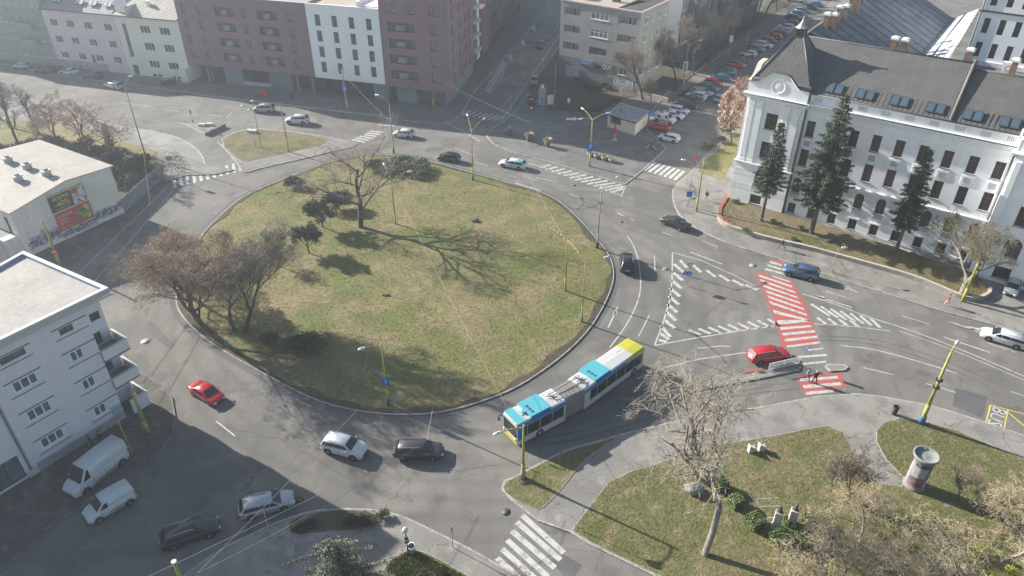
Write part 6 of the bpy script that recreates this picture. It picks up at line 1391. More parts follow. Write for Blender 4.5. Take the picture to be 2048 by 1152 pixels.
for i, (u, v, lab) in enumerate([(457, 697, 'blue litter bin at the kerb below the leaning trunk'), (519, 657, 'small blue bin post on the grass beside the forked tree')]):
    b = gp(u, v); t = empty('litter_bin', (b.x, b.y, .2), 0, lab, 'litter bin'); q = MB(); q.tube((0, 0, 0), (0, 0, .6), .04, .04, 6); q.build('post', pole_g, t); q = MB(); q.lathe([(.16, .35), (.2, 1.0), (.14, 1.0), (0, .9)], 12); q.build('body', pole_t, t)
SG = 'road signs on posts'
simple_post((906, 1097), (904, 1056), 'road_sign', 'small dark backed sign on the lower pavement edge', 'road sign', .035, None, 0, SG, lambda t, h: panel(t, h - .3, .12, .7, .3, signback, off=.03))
simple_post((1163, 1063), (1170, 1020), 'road_sign', 'thin post with a small round sign on the park lawn corner', 'road sign', .03, pole_c, 0, SG, lambda t, h: arrow_sign(t, h + .15, .33, radians(78), signb, 'arrow', .03))
simple_post((1022, 231), (1021, 196), 'road_sign', 'give way sign seen from behind at the street mouth', 'road sign', .05, None, 0, SG, lambda t, h: MB().prism([(-.45, 0), (.45, 0), (0, .8)], 0, .03).build('sign_triangle', signback, t, (0, -.06, h + .3), 0).__setattr__('rotation_euler', (-pi / 2, 0, 0)))
simple_post((1142, 269), (1142, 240), 'road_sign', 'white arrow board on a thin post between planters and kiosk', 'road sign', .035, None, 0, SG, lambda t, h: MB().prism([(-1.0, -.18), (.45, -.18), (.45, -.42), (1.05, 0), (.45, .42), (.45, .18), (-1.0, .18)], 0, .04).build('arrow_board', signw, t, (0, -.05, h + .1), 0).__setattr__('rotation_euler', (pi / 2, 0, 0)))
simple_post((1301, 258), (1304, 228), 'road_sign', 'blue and white parking sign beside the van with the red logo', 'road sign', .04, None, 0, SG, lambda t, h: (panel(t, h - .1, .8, .75, radians(-10), signb, txt='P', off=.05), panel(t, h - .85, .8, .6, radians(-10), signw, off=.05)))
simple_post((349, 360), (337, 318), 'road_sign', 'small square sign back on a long post by the left zebra', 'road sign', .045, None, 0, SG, lambda t, h: panel(t, h, .8, .8, .3, signback, off=.05))
simple_post((512, 296), (508, 250), 'road_sign', 'slim empty post on the splitter grass', 'road sign', .04, None, 0, SG)
def tri_signs(t, h):
    arrow_sign(t, h * .62, .34, radians(-8), signb, 'arrow', .10)
    a = arrow_sign(t, h * .66, .34, radians(30), signb, 'bar', .10); a.location = (-.68, -.1, 0)
    q = MB(); q.poly([(-.42, -.06, h + .35), (0, -.06, h - .4), (.42, -.06, h + .35)], 0); q.poly([(-.30, -.065, h + .28), (0, -.065, h - .25), (.30, -.065, h + .28)], 1); q.poly([(-.42, -.055, h + .35), (.42, -.055, h + .35), (0, -.055, h - .4)], 0); q.build('sign_triangle', [signr, signw], t)
simple_post((1374, 572), (1379, 532), 'road_sign', 'post with two blue discs and a give way triangle in the striped triangle', 'road sign', .04, None, 0, SG, tri_signs)
simple_post((1601, 736), (1607, 702), 'road_sign', 'blue and white crossing sign at the end of the white railing', 'road sign', .035, None, 0, SG, lambda t, h: (panel(t, h, .45, .9, radians(70), signb, off=.04), panel(t, h + .3, .3, .3, radians(70), signw, off=.075)))
simple_post((1390, 342), (1393, 318), 'road_sign', 'red and blue no stopping disc at the school verge', 'road sign', .035, None, 0, SG, lambda t, h: arrow_sign(t, h, .4, radians(-20), mat('purple_red_disc', (0.42, 0.06, 0.2), var=.1), 'cross', .05))
simple_post((388, 255), (386, 224), 'road_sign', 'dark signs on a post at the paved refuge, upper left', 'road sign', .035, None, 0, SG, lambda t, h: (panel(t, h, .4, .8, 1.2, signback, off=.05), panel(t, h * .4, .3, .5, 1.2, signback, off=.05)))
simple_post((1137, 214), (1136, 202), 'road_sign', 'small white board post behind the person on the plaza', 'road sign', .05, None, 0, SG, lambda t, h: panel(t, h, .55, .9, 0, signw, off=.05))
# advertising totem, shelter frame, menu board
b = gp(1084, 212); t = empty('advertising_totem', (b.x, b.y, .12), radians(-20), 'tall grey advertising totem with a lit blue poster at the street mouth', 'totem')
q = MB(); q.box(-.75, .75, -.2, .2, 0, 3.6, 0); q.box(-.3, .3, -.15, .15, 3.6, 4.3, 1); q.build('body', [M_('totem_grey', (0.33, 0.35, 0.37), var=.1), signw], t); q = MB(); q.box(-.55, .55, -.23, -.2, .7, 2.2, 0); q.ball((.1, -.24, 1.4), .25, 10, 1, (1, .1, 1)); q.build('poster', [M_('pale_blue_poster', (0.30, 0.42, 0.62), var=.3, scale=1.5), pole_blue], t)
b = gp(1100, 214); t = empty('poster_frame', (b.x, b.y, .12), radians(20), 'free standing framed poster panel next to the totem', 'poster frame'); q = MB(); q.box(-.8, .8, -.06, .06, .3, 2.5, 0); q.box(-.8, -.7, -.06, .06, 0, .3, 0); q.box(.7, .8, -.06, .06, 0, .3, 0); q.build('frame', signback, t); q = MB(); q.box(-.6, .6, -.09, -.06, .5, 2.3, 0); q.build('poster', M_('poster_print', (0.45, 0.48, 0.42), var=.6, scale=2, fine=7), t)
b = gp(1063, 222); t = empty('menu_board', (b.x, b.y, .12), radians(-12), 'black menu board with pale lettering standing by the street', 'board'); q = MB(); q.box(-.75, .75, -.06, .06, .9, 2.9, 0); q.box(-.4, .4, -.06, .06, 0, .9, 0); o = q.build('board', M_('black_board', (0.05, 0.03, 0.035), var=.2), t)
letters('BAR', .5, (0, -.08, 2.35), 0, signw, o, 'board_lettering', rot=(pi / 2, 0, 0)); letters('PIZZA & GRILL', .2, (0, -.08, 1.9), 0, M_('pinkish_lettering', (.6, .4, .42), var=0), o, 'board_lettering', rot=(pi / 2, 0, 0)); q = MB(); q.box(-.25, .25, -.09, -.06, .35, .8, 0); q.build('notice', signw, t)
# closed parasol
b = gp(1229, 281); t = empty('parasol', (b.x, b.y, .12), 0, 'closed red parasol in a square foot before the kiosk', 'parasol'); q = MB(); q.tube((0, 0, 0), (0, 0, 1.4), .05, .05, 8); q.build('pole', signw, t); q = MB(); q.lathe([(.10, 1.1), (.34, 1.2), (.30, 2.0), (.16, 2.9), (.03, 3.35)], 10, 0, (0, 0), False); q.build('canopy', M_('red_canvas', (0.42, 0.04, 0.07), var=.35, scale=5), t); q = MB(); q.box(-.5, .5, -.5, .5, 0, .1); q.build('base', kerb_m, t)
# conical planters with pampas like grasses
fluff = [M_('dry_pink_grass', (0.50, 0.36, 0.27), var=.3, scale=6), M_('dry_yellow_grass', (0.50, 0.46, 0.22), var=.3, scale=6)]
for i, (u, v) in enumerate([(1019, 272), (1058, 283), (1095, 294)]):
    b = gp(u, v); t = empty('planter', (b.x, b.y, .12), 0, ['tall planter with pinkish grass, leftmost of three by the plaza kerb', 'tall planter with pinkish grass between the other two at the kerb', 'tall planter with yellow green grass nearest the striped bay'][i], 'planter', 'tall planters along the plaza kerb')
    q = MB(); q.lathe([(.36, 0), (.62, 1.15), (.55, 1.15), (.5, 1.0), (0, 1.0)], 14); q.build('pot', M_('grey_green_pot', (0.10, 0.115, 0.11), var=.15), t)
    rg = random.Random(20 + i); q = MB()
    for k in range(420):
        a = rg.uniform(0, 2 * pi); e_ = rg.uniform(.15, 1.4); L = rg.uniform(.5, .95); d = Vector((cos(a) * cos(e_) * L, sin(a) * cos(e_) * L, sin(e_) * L * .75)); p0 = Vector((cos(a) * .2, sin(a) * .2, 1.05)); n = Vector((-sin(a), cos(a), 0)) * .02
        q.poly([p0 - n, p0 + n, p0 + d + n * .8, p0 + d - n * .8], 1 if (i == 2 and rg.random() < .8) else 0)
    for k in range(4): q.tube((0, 0, 1), (rg.uniform(-.1, .1), rg.uniform(-.1, .1), 2.8), .012, .01, 4, 0)
    q.build('grasses', fluff, t)
for i, (u, v) in enumerate([(1181, 313), (1194, 317), (1209, 321), (1224, 325)]):
    b = gp(u, v); t = empty('barrel_planter', (b.x, b.y, .12), 0, ['low stone barrel planter beside the foot of the forked mast', 'low stone barrel planter second from the forked mast', 'low stone barrel planter third from the forked mast', 'low stone barrel planter at the far end from the forked mast'][i], 'planter', 'barrel planters on the plaza')
    q = MB(); q.lathe([(.5, 0), (.68, .4), (.6, .72), (.52, .72), (.5, .55), (0, .52)], 12); q.build('pot', M_('barrel_stone', (0.23, 0.22, 0.17), var=.35, scale=3), t)
    q = MB(); rg = random.Random(i); [q.poly([(x, y, .53), (x + .05, y + .02, .53), (x + rg.uniform(-.1, .1), y + rg.uniform(-.1, .1), .53 + rg.uniform(.1, .35))]) for x, y in [(rg.uniform(-.35, .35), rg.uniform(-.35, .35)) for _ in range(60)]]; q.build('plants', fluff[1], t)
# bicycles by the plaza corner
def bicycle(u, v, head, label, m):
    b = gp(u, v); t = empty('bicycle', (b.x, b.y, .12), head, label, 'bicycle', 'bicycles at the plaza corner')
    for x in (-.52, .52):
        q = MB(); ring = [(x + .33 * cos(a * pi / 8), 0, .34 + .33 * sin(a * pi / 8)) for a in range(17)]; [q.tube(ring[i], ring[i + 1], .022, .022, 5) for i in range(16)]; q.build('wheel', tyre_m, t)
    q = MB(); [q.tube(a, c, .025, .025, 5) for a, c in (((-.52, 0, .34), (-.1, 0, .34)), ((-.1, 0, .34), (-.22, 0, .85)), ((-.1, 0, .34), (.35, 0, .8)), ((-.2, 0, .78), (.33, 0, .85)), ((.33, 0, .95), (.52, 0, .34)), ((-.52, 0, .34), (-.2, 0, .72)))]; q.build('frame', m, t)
    q = MB(); q.tube((.3, -.28, 1.0), (.3, .28, 1.0), .02, .02, 5); q.build('handlebar', blackp, t); q = MB(); q.box(-.36, -.1, -.07, .07, .87, .93); q.build('saddle', blackp, t)
for i, (u, v, a) in enumerate([(1296, 300, .4), (1303, 297, 1.9), (1311, 294, .2), (1308, 303, 2.4)]): bicycle(u, v, a, ['silver bicycle at the left of the heap by the plaza corner', 'dark bicycle at the back of the heap by the plaza corner', 'blue grey bicycle at the right of the heap by the plaza corner', 'white bicycle at the front of the heap by the plaza corner'][i], [railm, blackp, M_('blue_grey_frame', (.2, .27, .36)), signw][i])
# kerbside rack of shared bicycles beside the left zebra
rg = random.Random(4)
for i in range(7):
    s_ = i / 6; u = 349 + 13 * sin(s_ * 2.4); v = 313 + 46 * s_; b = gp(u, v)
    t = empty('bicycle', (b.x, b.y, .12), rg.uniform(-.3, .3) + .3, 'dark bicycle in the curved row beside the left zebra crossing', 'bicycle', 'bicycles in the curved rack by the left zebra')
    for x in (-.5, .5):
        q = MB(); ring = [(x + .33 * cos(a * pi / 6), 0, .34 + .33 * sin(a * pi / 6)) for a in range(13)]; [q.tube(ring[k], ring[k + 1], .03, .03, 4) for k in range(12)]; q.build('wheel', tyre_m, t)
    q = MB(); [q.tube(a, c, .03, .03, 4) for a, c in (((-.5, 0, .34), (-.1, 0, .34)), ((-.1, 0, .34), (-.22, 0, .9)), ((-.2, 0, .78), (.33, 0, .85)), ((.33, 0, 1.0), (.5, 0, .34)), ((-.1, 0, .34), (.33, 0, .8)))]; q.tube((.33, -.25, 1.0), (.33, .25, 1.0), .025, .025, 4); q.build('frame', signback, t)
# white railing on the crossing refuge
ra_, rb2 = gp(1536, 744), gp(1597, 730); h_ = hdg((ra_.x, ra_.y), (rb2.x, rb2.y)); LL = (rb2 - ra_).length
t = empty('railing', (ra_.x, ra_.y, .12), h_, 'white guard railing on the crossing refuge below the red estate', 'railing')
q = MB(); [q.tube((x, 0, 0), (x, 0, 1.1), .04, .04, 6) for x in (0, LL * .5, LL)]; q.build('post', signw, t)
q = MB(); q.box(0, LL, -.03, .03, 1.02, 1.10); q.box(0, LL, -.03, .03, .16, .22); q.build('rail', signw, t)
q = MB(); k = int(LL / .16); [q.box(i * LL / k - .015, i * LL / k + .015, -.012, .012, .22, 1.02) for i in range(k + 1)]; q.build('bars', signw, t)
# poster column
b = gp(1826, 972); t = empty('poster_column', (b.x, b.y, .13), 0, 'round advertising column with white posters and a ringed concrete cap in the park', 'poster column')
q = MB(); q.lathe([(.95, 0), (.95, .25), (.82, .3), (.82, 3.5)], 24); q.build('drum', M_('column_grey', (0.22, 0.21, 0.21), var=.3), t)
q = MB(); q.lathe([(.85, 3.4), (1.05, 3.7), (1.12, 4.05), (.98, 4.08), (.92, 3.82), (.3, 3.8), (0, 3.84)], 28); q.build('cap', M_('concrete_cap', (0.22, 0.23, 0.22), var=.25, scale=2), t)
for a0, a1, z0_, z1_, m_ in ((3.8, 4.9, 1.7, 2.9, M_('white_poster', (0.42, 0.42, 0.44), var=.3, scale=3)), (3.2, 4.9, .5, 1.6, M_('dark_red_poster', (0.20, 0.12, 0.13), var=.8, scale=3)), (5.2, 6.3, 1.5, 3.0, M_('dark_poster', (0.10, 0.08, 0.09), var=.8, scale=3)), (3.4, 5.6, 2.95, 3.3, M_('maroon_poster', (0.12, 0.09, 0.10), var=.7, scale=3)), (5.0, 6.1, .5, 1.45, M_('pale_poster', (0.42, 0.36, 0.36), var=.5, scale=3)), (2.1, 3.1, .8, 2.8, M_('grey_poster', (0.32, 0.33, 0.35), var=.5, scale=3))):
    q = MB(); rws = [[(.83 * cos(a0 + (a1 - a0) * i / 10), .83 * sin(a0 + (a1 - a0) * i / 10), z) for i in range(11)] for z in (z0_, z1_)]; q.grid(rws, 0, True); q.build('poster', m_, t)
# park sculptures, stones, box hedges
stone = M_('pale_stone', (0.46, 0.45, 0.41), var=.2, scale=3); bronze = M_('dark_bronze', (0.07, 0.085, 0.075), rough=.5, var=.3)
for i, (u, v) in enumerate([(1550, 1056), (1581, 1050)]):
    b = gp(u, v); t = empty('bust_monument', (b.x, b.y, .13), radians(-20), ['bronze bust on a tall stone pillar, left of the park pair', 'bronze bust on a tall stone pillar, right of the park pair'][i], 'monument', 'busts on pillars in the park')
    q = MB(); q.box(-.32, .32, -.28, .28, 0, 2.0 - .1 * i); q.box(-.4, .4, -.36, .36, 0, .15); q.build('pillar', stone, t); q = MB(); z = 2.0 - .1 * i; q.ball((0, 0, z + .12), .26, 10, 0, (1.15, .7, .7)); q.tube((0, 0, z + .15), (0, 0, z + .42), .09, .08, 8); q.ball((0, -.02, z + .52), .16, 10, 0, (.85, 1, 1.15)); q.build('bust', bronze, t)
for i, (u, v) in enumerate([(1501, 905), (1521, 902)]):
    b = gp(u, v); t = empty('stone_seat', (b.x, b.y, .13), .2, ['small white stone seat, the left one by the upper park edge', 'small white stone seat, the right one by the upper park edge'][i], 'stone seat', 'white stone seats in the park'); q = MB(); q.box(-.3, .3, -.2, .2, 0, .5, 0); q.box(-.32, -.2, -.22, .22, .5, .95, 0); q.build('block', coping, t); q = MB(); q.box(-.2, .34, -.22, .22, .5, .6, 0); q.build('seat', stone, t)
b = gp(1386, 985); rg = random.Random(8); q = MB(); n_ = 14; rws = []
for i in range(9):
    th = pi * i / 8; rws.append([(.95 * sin(th) * cos(2 * pi * j / n_) * rg.uniform(.85, 1.12), .65 * sin(th) * sin(2 * pi * j / n_) * rg.uniform(.85, 1.12), .4 - .6 * cos(th) * rg.uniform(.92, 1.05)) for j in range(n_)])
q.grid(rws, 0, False, True); o = q.build('boulder', M_('mossy_boulder', (0.24, 0.23, 0.20), var=.4, scale=1.5, fine=7, bump=.6, tint=(.40, .39, .36)), loc=(b.x, b.y, .1)); tag(o, 'grey and white boulder beside the trunk of the pale park tree', 'boulder')
leaf_box = [M_('box_leaf', (0.10, 0.145, 0.045), var=.35, scale=8, rough=.6), M_('box_leaf_light', (0.16, 0.21, 0.07), var=.3, scale=8, rough=.6)]
def box_bush(u, v, w, h, label, head=.4):
    b = gp(u, v); t = empty('box_bush', (b.x, b.y, .13), head, label, 'bush', 'clipped box bushes in the park'); rg = random.Random(int(u)); q = MB()
    q.box(-w * .46, w * .46, -w * .46, w * .46, 0, h * .94, 0)
    for k in range(1500):
        f = rg.randrange(5); a_, b_ = rg.uniform(-.5, .5) * w, rg.uniform(-.5, .5) * w; zz = rg.uniform(0, h)
        p = Vector([(a_, b_, h), (-w / 2, a_, zz), (w / 2, a_, zz), (a_, -w / 2, zz), (a_, w / 2, zz)][f]) + Vector((rg.gauss(0, .03), rg.gauss(0, .03), rg.gauss(0, .03))); d = Vector((rg.gauss(0, 1), rg.gauss(0, 1), rg.gauss(0, 1))).normalized() * .07; e_ = d.orthogonal().normalized() * .05
        q.poly([p - d, p + e_, p + d, p - e_], rg.randrange(2))
    q.build('foliage', leaf_box, t)
for u, v, w, h, lab in [(1508, 1052, 1.25, 1.0, 'clipped box cube left of the bust pillars'), (1556, 1086, 1.2, 1.0, 'clipped box cube below the left bust pillar'), (1601, 1084, .9, 1.0, 'narrow clipped box bush below the right bust pillar'), (1624, 1050, 1.3, 1.0, 'clipped box cube right of the bust pillars'), (1438, 978, 1.1, 1.1, 'dark clipped box bush above the lone park tree trunk'), (1470, 1012, 1.0, 1.0, 'dark clipped box bush right of the boulder'), (1575, 1048, .7, .6, 'low clipped box between the bust pillars')]: box_bush(u, v, w, h, lab)
# planted beds edged in stone among the busts
bd = MB()
for pts in ([(1512, 1000), (1555, 998), (1560, 1014), (1518, 1016)], [(1528, 1038), (1575, 1036)]):
    line(bd, pts + ([pts[0]] if len(pts) > 2 else []), .09, .17)
structure(bd.build('path_edging', kerb_m))
# low retaining wall round the school garden
wl = [(1462, 388), (1448, 404), (1437, 422), (1433, 440), (1442, 452), (1460, 461), (1536, 484), (1610, 500), (1686, 521), (1823, 559), (1880, 583), (1926, 603), (1958, 605), (1980, 594), (1980, 584)]
wp_ = smooth_poly(P(wl), 2, False); wm_ = MB(); n = len(wp_); ins = []
for i in range(n):
    a = wp_[max(0, i - 1)]; c = wp_[min(n - 1, i + 1)]; d = Vector((c[0] - a[0], c[1] - a[1])).normalized(); ins.append((wp_[i][0] - d.y * .42, wp_[i][1] + d.x * .42))
for i in range(n - 1):
    a, b, c, d = wp_[i], wp_[i + 1], ins[i + 1], ins[i]
    wm_.poly([(a[0], a[1], .1), (b[0], b[1], .1), (b[0], b[1], .72), (a[0], a[1], .72)], 0); wm_.poly([(a[0], a[1], .72), (b[0], b[1], .72), (c[0], c[1], .72), (d[0], d[1], .72)], 1); wm_.poly([(d[0], d[1], .72), (c[0], c[1], .72), (c[0], c[1], .4), (d[0], d[1], .4)], 0)
tag(wm_.build('garden_wall', [M_('retaining_wall_plaster', (0.30, 0.28, 0.24), var=.3, scale=.8, fine=5), M_('stone_coping', (0.46, 0.43, 0.38), var=.25, scale=1.2)]), 'low pale retaining wall curving along the school garden', 'wall')
gi = [(p[0], p[1]) for p in ins] + P([(1950, 556), (1760, 492), (1560, 432), (1500, 414), (1464, 396)])
o = MB().prism(gi[::1], .05, .60).build('garden_grass', grass_dry); structure(o)
wb_ = MB(); quadpx(wb_, [(1500, 405), (1512, 398), (1962, 527), (1950, 545)], .62); structure(wb_.build('footpath', concrete_road))
rc = MB(); pts = P([(1462, 390), (1450, 405), (1440, 422), (1437, 438), (1446, 449), (1462, 458)])
for i in range(len(pts) - 1): strip(rc, pts[i], pts[i + 1], .5, .735)
tag(rc.build('brick_coping', mat('red_brick', (0.34, 0.13, 0.09), var=.4, scale=2.5, fine=9)), 'red brick coping on the rounded corner of the school wall', 'coping')
rgd = random.Random(2); lv = MB()
for k in range(5200):
    s_ = rgd.random(); i = int(s_ * (n - 1)); d_ = abs(rgd.gauss(0, .8)) + .1; a = ins[i]; w0_ = wp_[i]; q_ = Vector((a[0] - w0_[0], a[1] - w0_[1])).normalized(); px_, py_ = a[0] + q_.x * d_ + rgd.gauss(0, .5), a[1] + q_.y * d_ + rgd.gauss(0, .3); r = .05; an_ = rgd.random() * 6.28
    lv.poly([(px_, py_, .61), (px_ + r * cos(an_), py_ + r * sin(an_), .61 + rgd.random() * .06), (px_ + r * cos(an_ + 1.5), py_ + r * sin(an_ + 1.5), .61 + rgd.random() * .06)])
tag(lv.build('fallen_leaves', mat('rusty_leaves', (0.30, 0.14, 0.07), var=.4, scale=6)), 'rusty fallen leaves strewn along the inside of the school garden wall', 'leaves', kind='stuff')
# round brick bed end
# concrete panel fence at the left by the zebra
f0, f1 = gp(250, 426), gp(325, 357); fh = hdg((f0.x, f0.y), (f1.x, f1.y)); FLn = (f1 - f0).length
t = empty('panel_fence', (f0.x, f0.y, .1), fh, 'grey blue concrete panel fence between the hall and the left zebra', 'fence')
q = MB(); k = 12; [q.box(i * FLn / k + .06, (i + 1) * FLn / k - .06, -.04, .04, 0, 2.2) for i in range(k)]; q.build('panels', M_('fence_panel', (0.22, 0.25, 0.28), var=.2, scale=.9), t)
for i in range(k + 1): q = MB(); x = i * FLn / k; q.box(x - .06, x + .06, -.08, .08, 0, 2.35); q.build('post', signback, t)
# garden wall by the grey house, corner light wall
a_, b_ = gp(1219, 177), gp(1335, 205); t = MB(); hh = hdg((a_.x, a_.y), (b_.x, b_.y)); t.box(0, (b_ - a_).length, -.12, .12, 0, .9); tag(t.build('garden_wall', M_('sandy_wall', (0.46, 0.38, 0.30), var=.2), loc=(a_.x, a_.y, .1), rz=hh), 'low sandy wall below the graffiti of the grey corner house', 'wall')
# small bus shelter before the mauve block
b = gp(520, 193); t = empty('bus_shelter', (b.x, b.y, .12), PH, 'small glazed shelter with pale roof before the mauve block', 'shelter')
q = MB(); q.box(-3.2, 3.2, -.8, .9, 2.45, 2.6); q.build('roof', M_('shelter_roof', (0.33, 0.36, 0.38), var=.1), t); q = MB(); q.box(-3.1, 3.1, .8, .86, .2, 2.4); q.build('glass_wall', glass_b, t); q = MB(); [q.box(x - .04, x + .04, y - .04, y + .04, 0, 2.45) for x in (-3.1, 0, 3.1) for y in (-.6, .83)]; q.build('posts', signback, t); q = MB(); q.box(.6, 2.2, -.55, -.3, .3, 1.6); q.build('red_poster', signr, t)
# waste containers by the yellow house
for i, (u, v) in enumerate([(345, 170), (333, 172)]):
    b = gp(u, v); t = empty('waste_container', (b.x, b.y, .12), PH, ['dark waste container with pale lid below the pale yellow house', 'second waste container nearer the far kerb below the pale yellow house'][i], 'container'); q = MB(); q.box(-.8, .8, -.5, .5, .1, 1.3); q.build('body', blackp, t); q = MB(); q.box(-.85, .85, -.55, .55, 1.3, 1.42); q.build('lid', signback, t)
# concrete block and slab objects on refuges
b = gp(505, 266); q = MB(); q.box(-.9, .9, -.4, .4, 0, .5); tag(q.build('concrete_block', coping, loc=(b.x, b.y, .14), rz=-.2), 'white concrete block on the splitter island grass', 'block')
b0, b1 = gp(412, 272), gp(451, 254); hh = hdg((b0.x, b0.y), (b1.x, b1.y)); q = MB(); q.box(0, (b1 - b0).length, -.2, .2, 0, .55); tag(q.build('low_barrier', kerb_dark, loc=(b0.x, b0.y, .12), rz=hh), 'dark low barrier along the paved refuge at the upper left', 'barrier')
for i, (u, v) in enumerate([(405, 253), (420, 252)]): b = gp(u, v); q = MB(); q.box(-.7, .7, -.3, .3, 0, .45); tag(q.build('concrete_block', coping, loc=(b.x, b.y, .14), rz=-.1), ['pale block on the paved refuge, the left one', 'pale block on the paved refuge, the right one'][i], 'block')
b = gp(951, 449); q = MB(); rg = random.Random(3)
for k in range(9): a = rg.random() * 6.28; r = rg.uniform(0, .45); q.ball((r * cos(a), r * sin(a), .25 * rg.random() + .1), .22, 6, 0, (1, .8, .8))
tag(q.build('tree_stump', M_('weathered_wood', (0.15, 0.13, 0.11), var=.5, scale=3), loc=(b.x, b.y, .45)), 'grey weathered stump alone on the open grass', 'stump')
b = gp(772, 600); q = MB(); [q.ball((x, y, .05), .2, 7, 0, (1.3, .8, .6)) for x, y in ((0, 0), (.35, .1), (-.3, .12))]; tag(q.build('rock', M_('dark_rock', (0.10, 0.10, 0.085), var=.4), loc=(b.x, b.y, .66)), 'small dark rocks low in the middle of the grass', 'rock')
# a folding pavement sign at the corner house, bottle bank bench
b = gp(70, 952); t = empty('pavement_sign', (b.x, b.y, .12), radians(60), 'white folding sign leaning at the corner house shop', 'sign'); q = MB(); q.box(-.4, .4, -.02, .02, 0, 1.1, 0, Matrix.Rotation(.35, 4, 'X')); q.build('front_leaf', signw, t); q = MB(); q.box(-.4, .4, -.02, .02, 0, 1.1, 0, Matrix.Translation((0, .7, 0)) @ Matrix.Rotation(-.35, 4, 'X')); q.build('back_leaf', signback, t)

# ---------------------------------------------------------------- overhead wires
wire = mat('wire', (0.24, 0.245, 0.22), rough=.5, var=0)
def cable(a, b, label, r=.022, sag=.4, m=None):
    pts = []; A = Vector(a); B = Vector(b)
    for i in range(9): t_ = i / 8; p = A.lerp(B, t_); pts.append((p.x, p.y, p.z - sag * 4 * t_ * (1 - t_)))
    q = MB(); q.path(pts, r * .6, 5); tag(q.build('overhead_wire', m or wire), label, 'wire', 'overhead wires over the junction')
wv = lambda u, v, z: gp(u, v, z)
cable(wv(60, 640, 6.2), wv(335, 372, 6.2), 'contact wire passing the graffiti wall, the upper of the pair', .035, .1); cable(wv(120, 640, 6.2), wv(345, 382, 6.2), 'contact wire over the shaded left road, the lower of the pair', .035, .1)
cable(wv(128, 475, 7.6), wv(194, 514, 6.25), 'short span wire from the no entry mast to the contact wires', .025, .1); cable(wv(286, 300, 8), wv(300, 412, 6.25), 'span wire dropping from the tall grey lamp', .011, .2)
cable(wv(784, 365, 8.2), wv(1012, 812, 6.0), 'long slanting wire across the open grass to the bus', .024, .3)
cable(wv(865, 820, 6.4), wv(854, 880, 6.0), 'short hanging wire above the plum estate car', .03, 0); cable(wv(854, 880, 6.0), wv(440, 1140, 6.2), 'wire running to the lower left over the junction', .028, .3)
cable(wv(854, 880, 6.0), wv(1047, 858, 7.2), 'thin wire from the bus mast across the plum estate', .02, .2); cable(wv(712, 822, 6.0), wv(395, 1146, 7.2), 'crossing wire from the kerb to the mast at the bottom', .026, .2)
cable(wv(395, 1146, 7.2), wv(620, 1028, 6.2), 'pale wire from the bottom mast over the silver estate', .026, .15); cable(wv(0, 1290, 6.4), wv(700, 958, 6.1), 'long low wire at the lower left', .026, .2)
cable(wv(536, 1052, 5.8), wv(527, 1020, 6.3), 'short cross bar on the wires by the silver estate', .03, 0)
cable(wv(864, 152, 8), wv(1060, 245, 7.5), 'wire over the street mouth from the corner mast', .03, .3); cable(wv(684, 145, 8), wv(775, 238, 7), 'wire from the blue and yellow mast to the upper zebra', .03, .2); cable(wv(866, 170, 6.5), wv(886, 222, 1.0), 'anchor stay of the corner mast', .03, 0); cable(wv(686, 170, 6.5), wv(704, 252, 1), 'anchor stay of the blue and yellow mast', .025, 0)
cable(wv(960, 262, 7), wv(1180, 245, 8), 'red tinged span wire over the plaza edge', .025, .3); cable(wv(1055, 350, 7.0), wv(1130, 478, 8), 'wire rising to the three armed mast', .02, .2); cable(wv(1130, 478, 8.3), wv(1024, 288, 7), 'second wire from the three armed mast', .02, .2)
cable(wv(1406, 320, 8.5), wv(1540, 560, 6.2), 'span wire from the plain yellow mast over the red crossing', .022, .2); cable(wv(1406, 320, 8.5), wv(1640, 545, 6.2), 'second span wire toward the blue off roader', .022, .2)
b = gp(396, 1240); t = empty('wire_mast', (b.x, b.y, .12), 0, 'yellow mast whose cap just shows at the bottom edge', 'mast', TG); q = MB(); q.tube((0, 0, 0), (0, 0, 7.2), .16, .13, 12); q.build('pole', pole_y, t); q = MB(); q.tube((0, 0, 7.2), (0, 0, 7.3), .2, .2, 12); q.build('cap', coping, t)

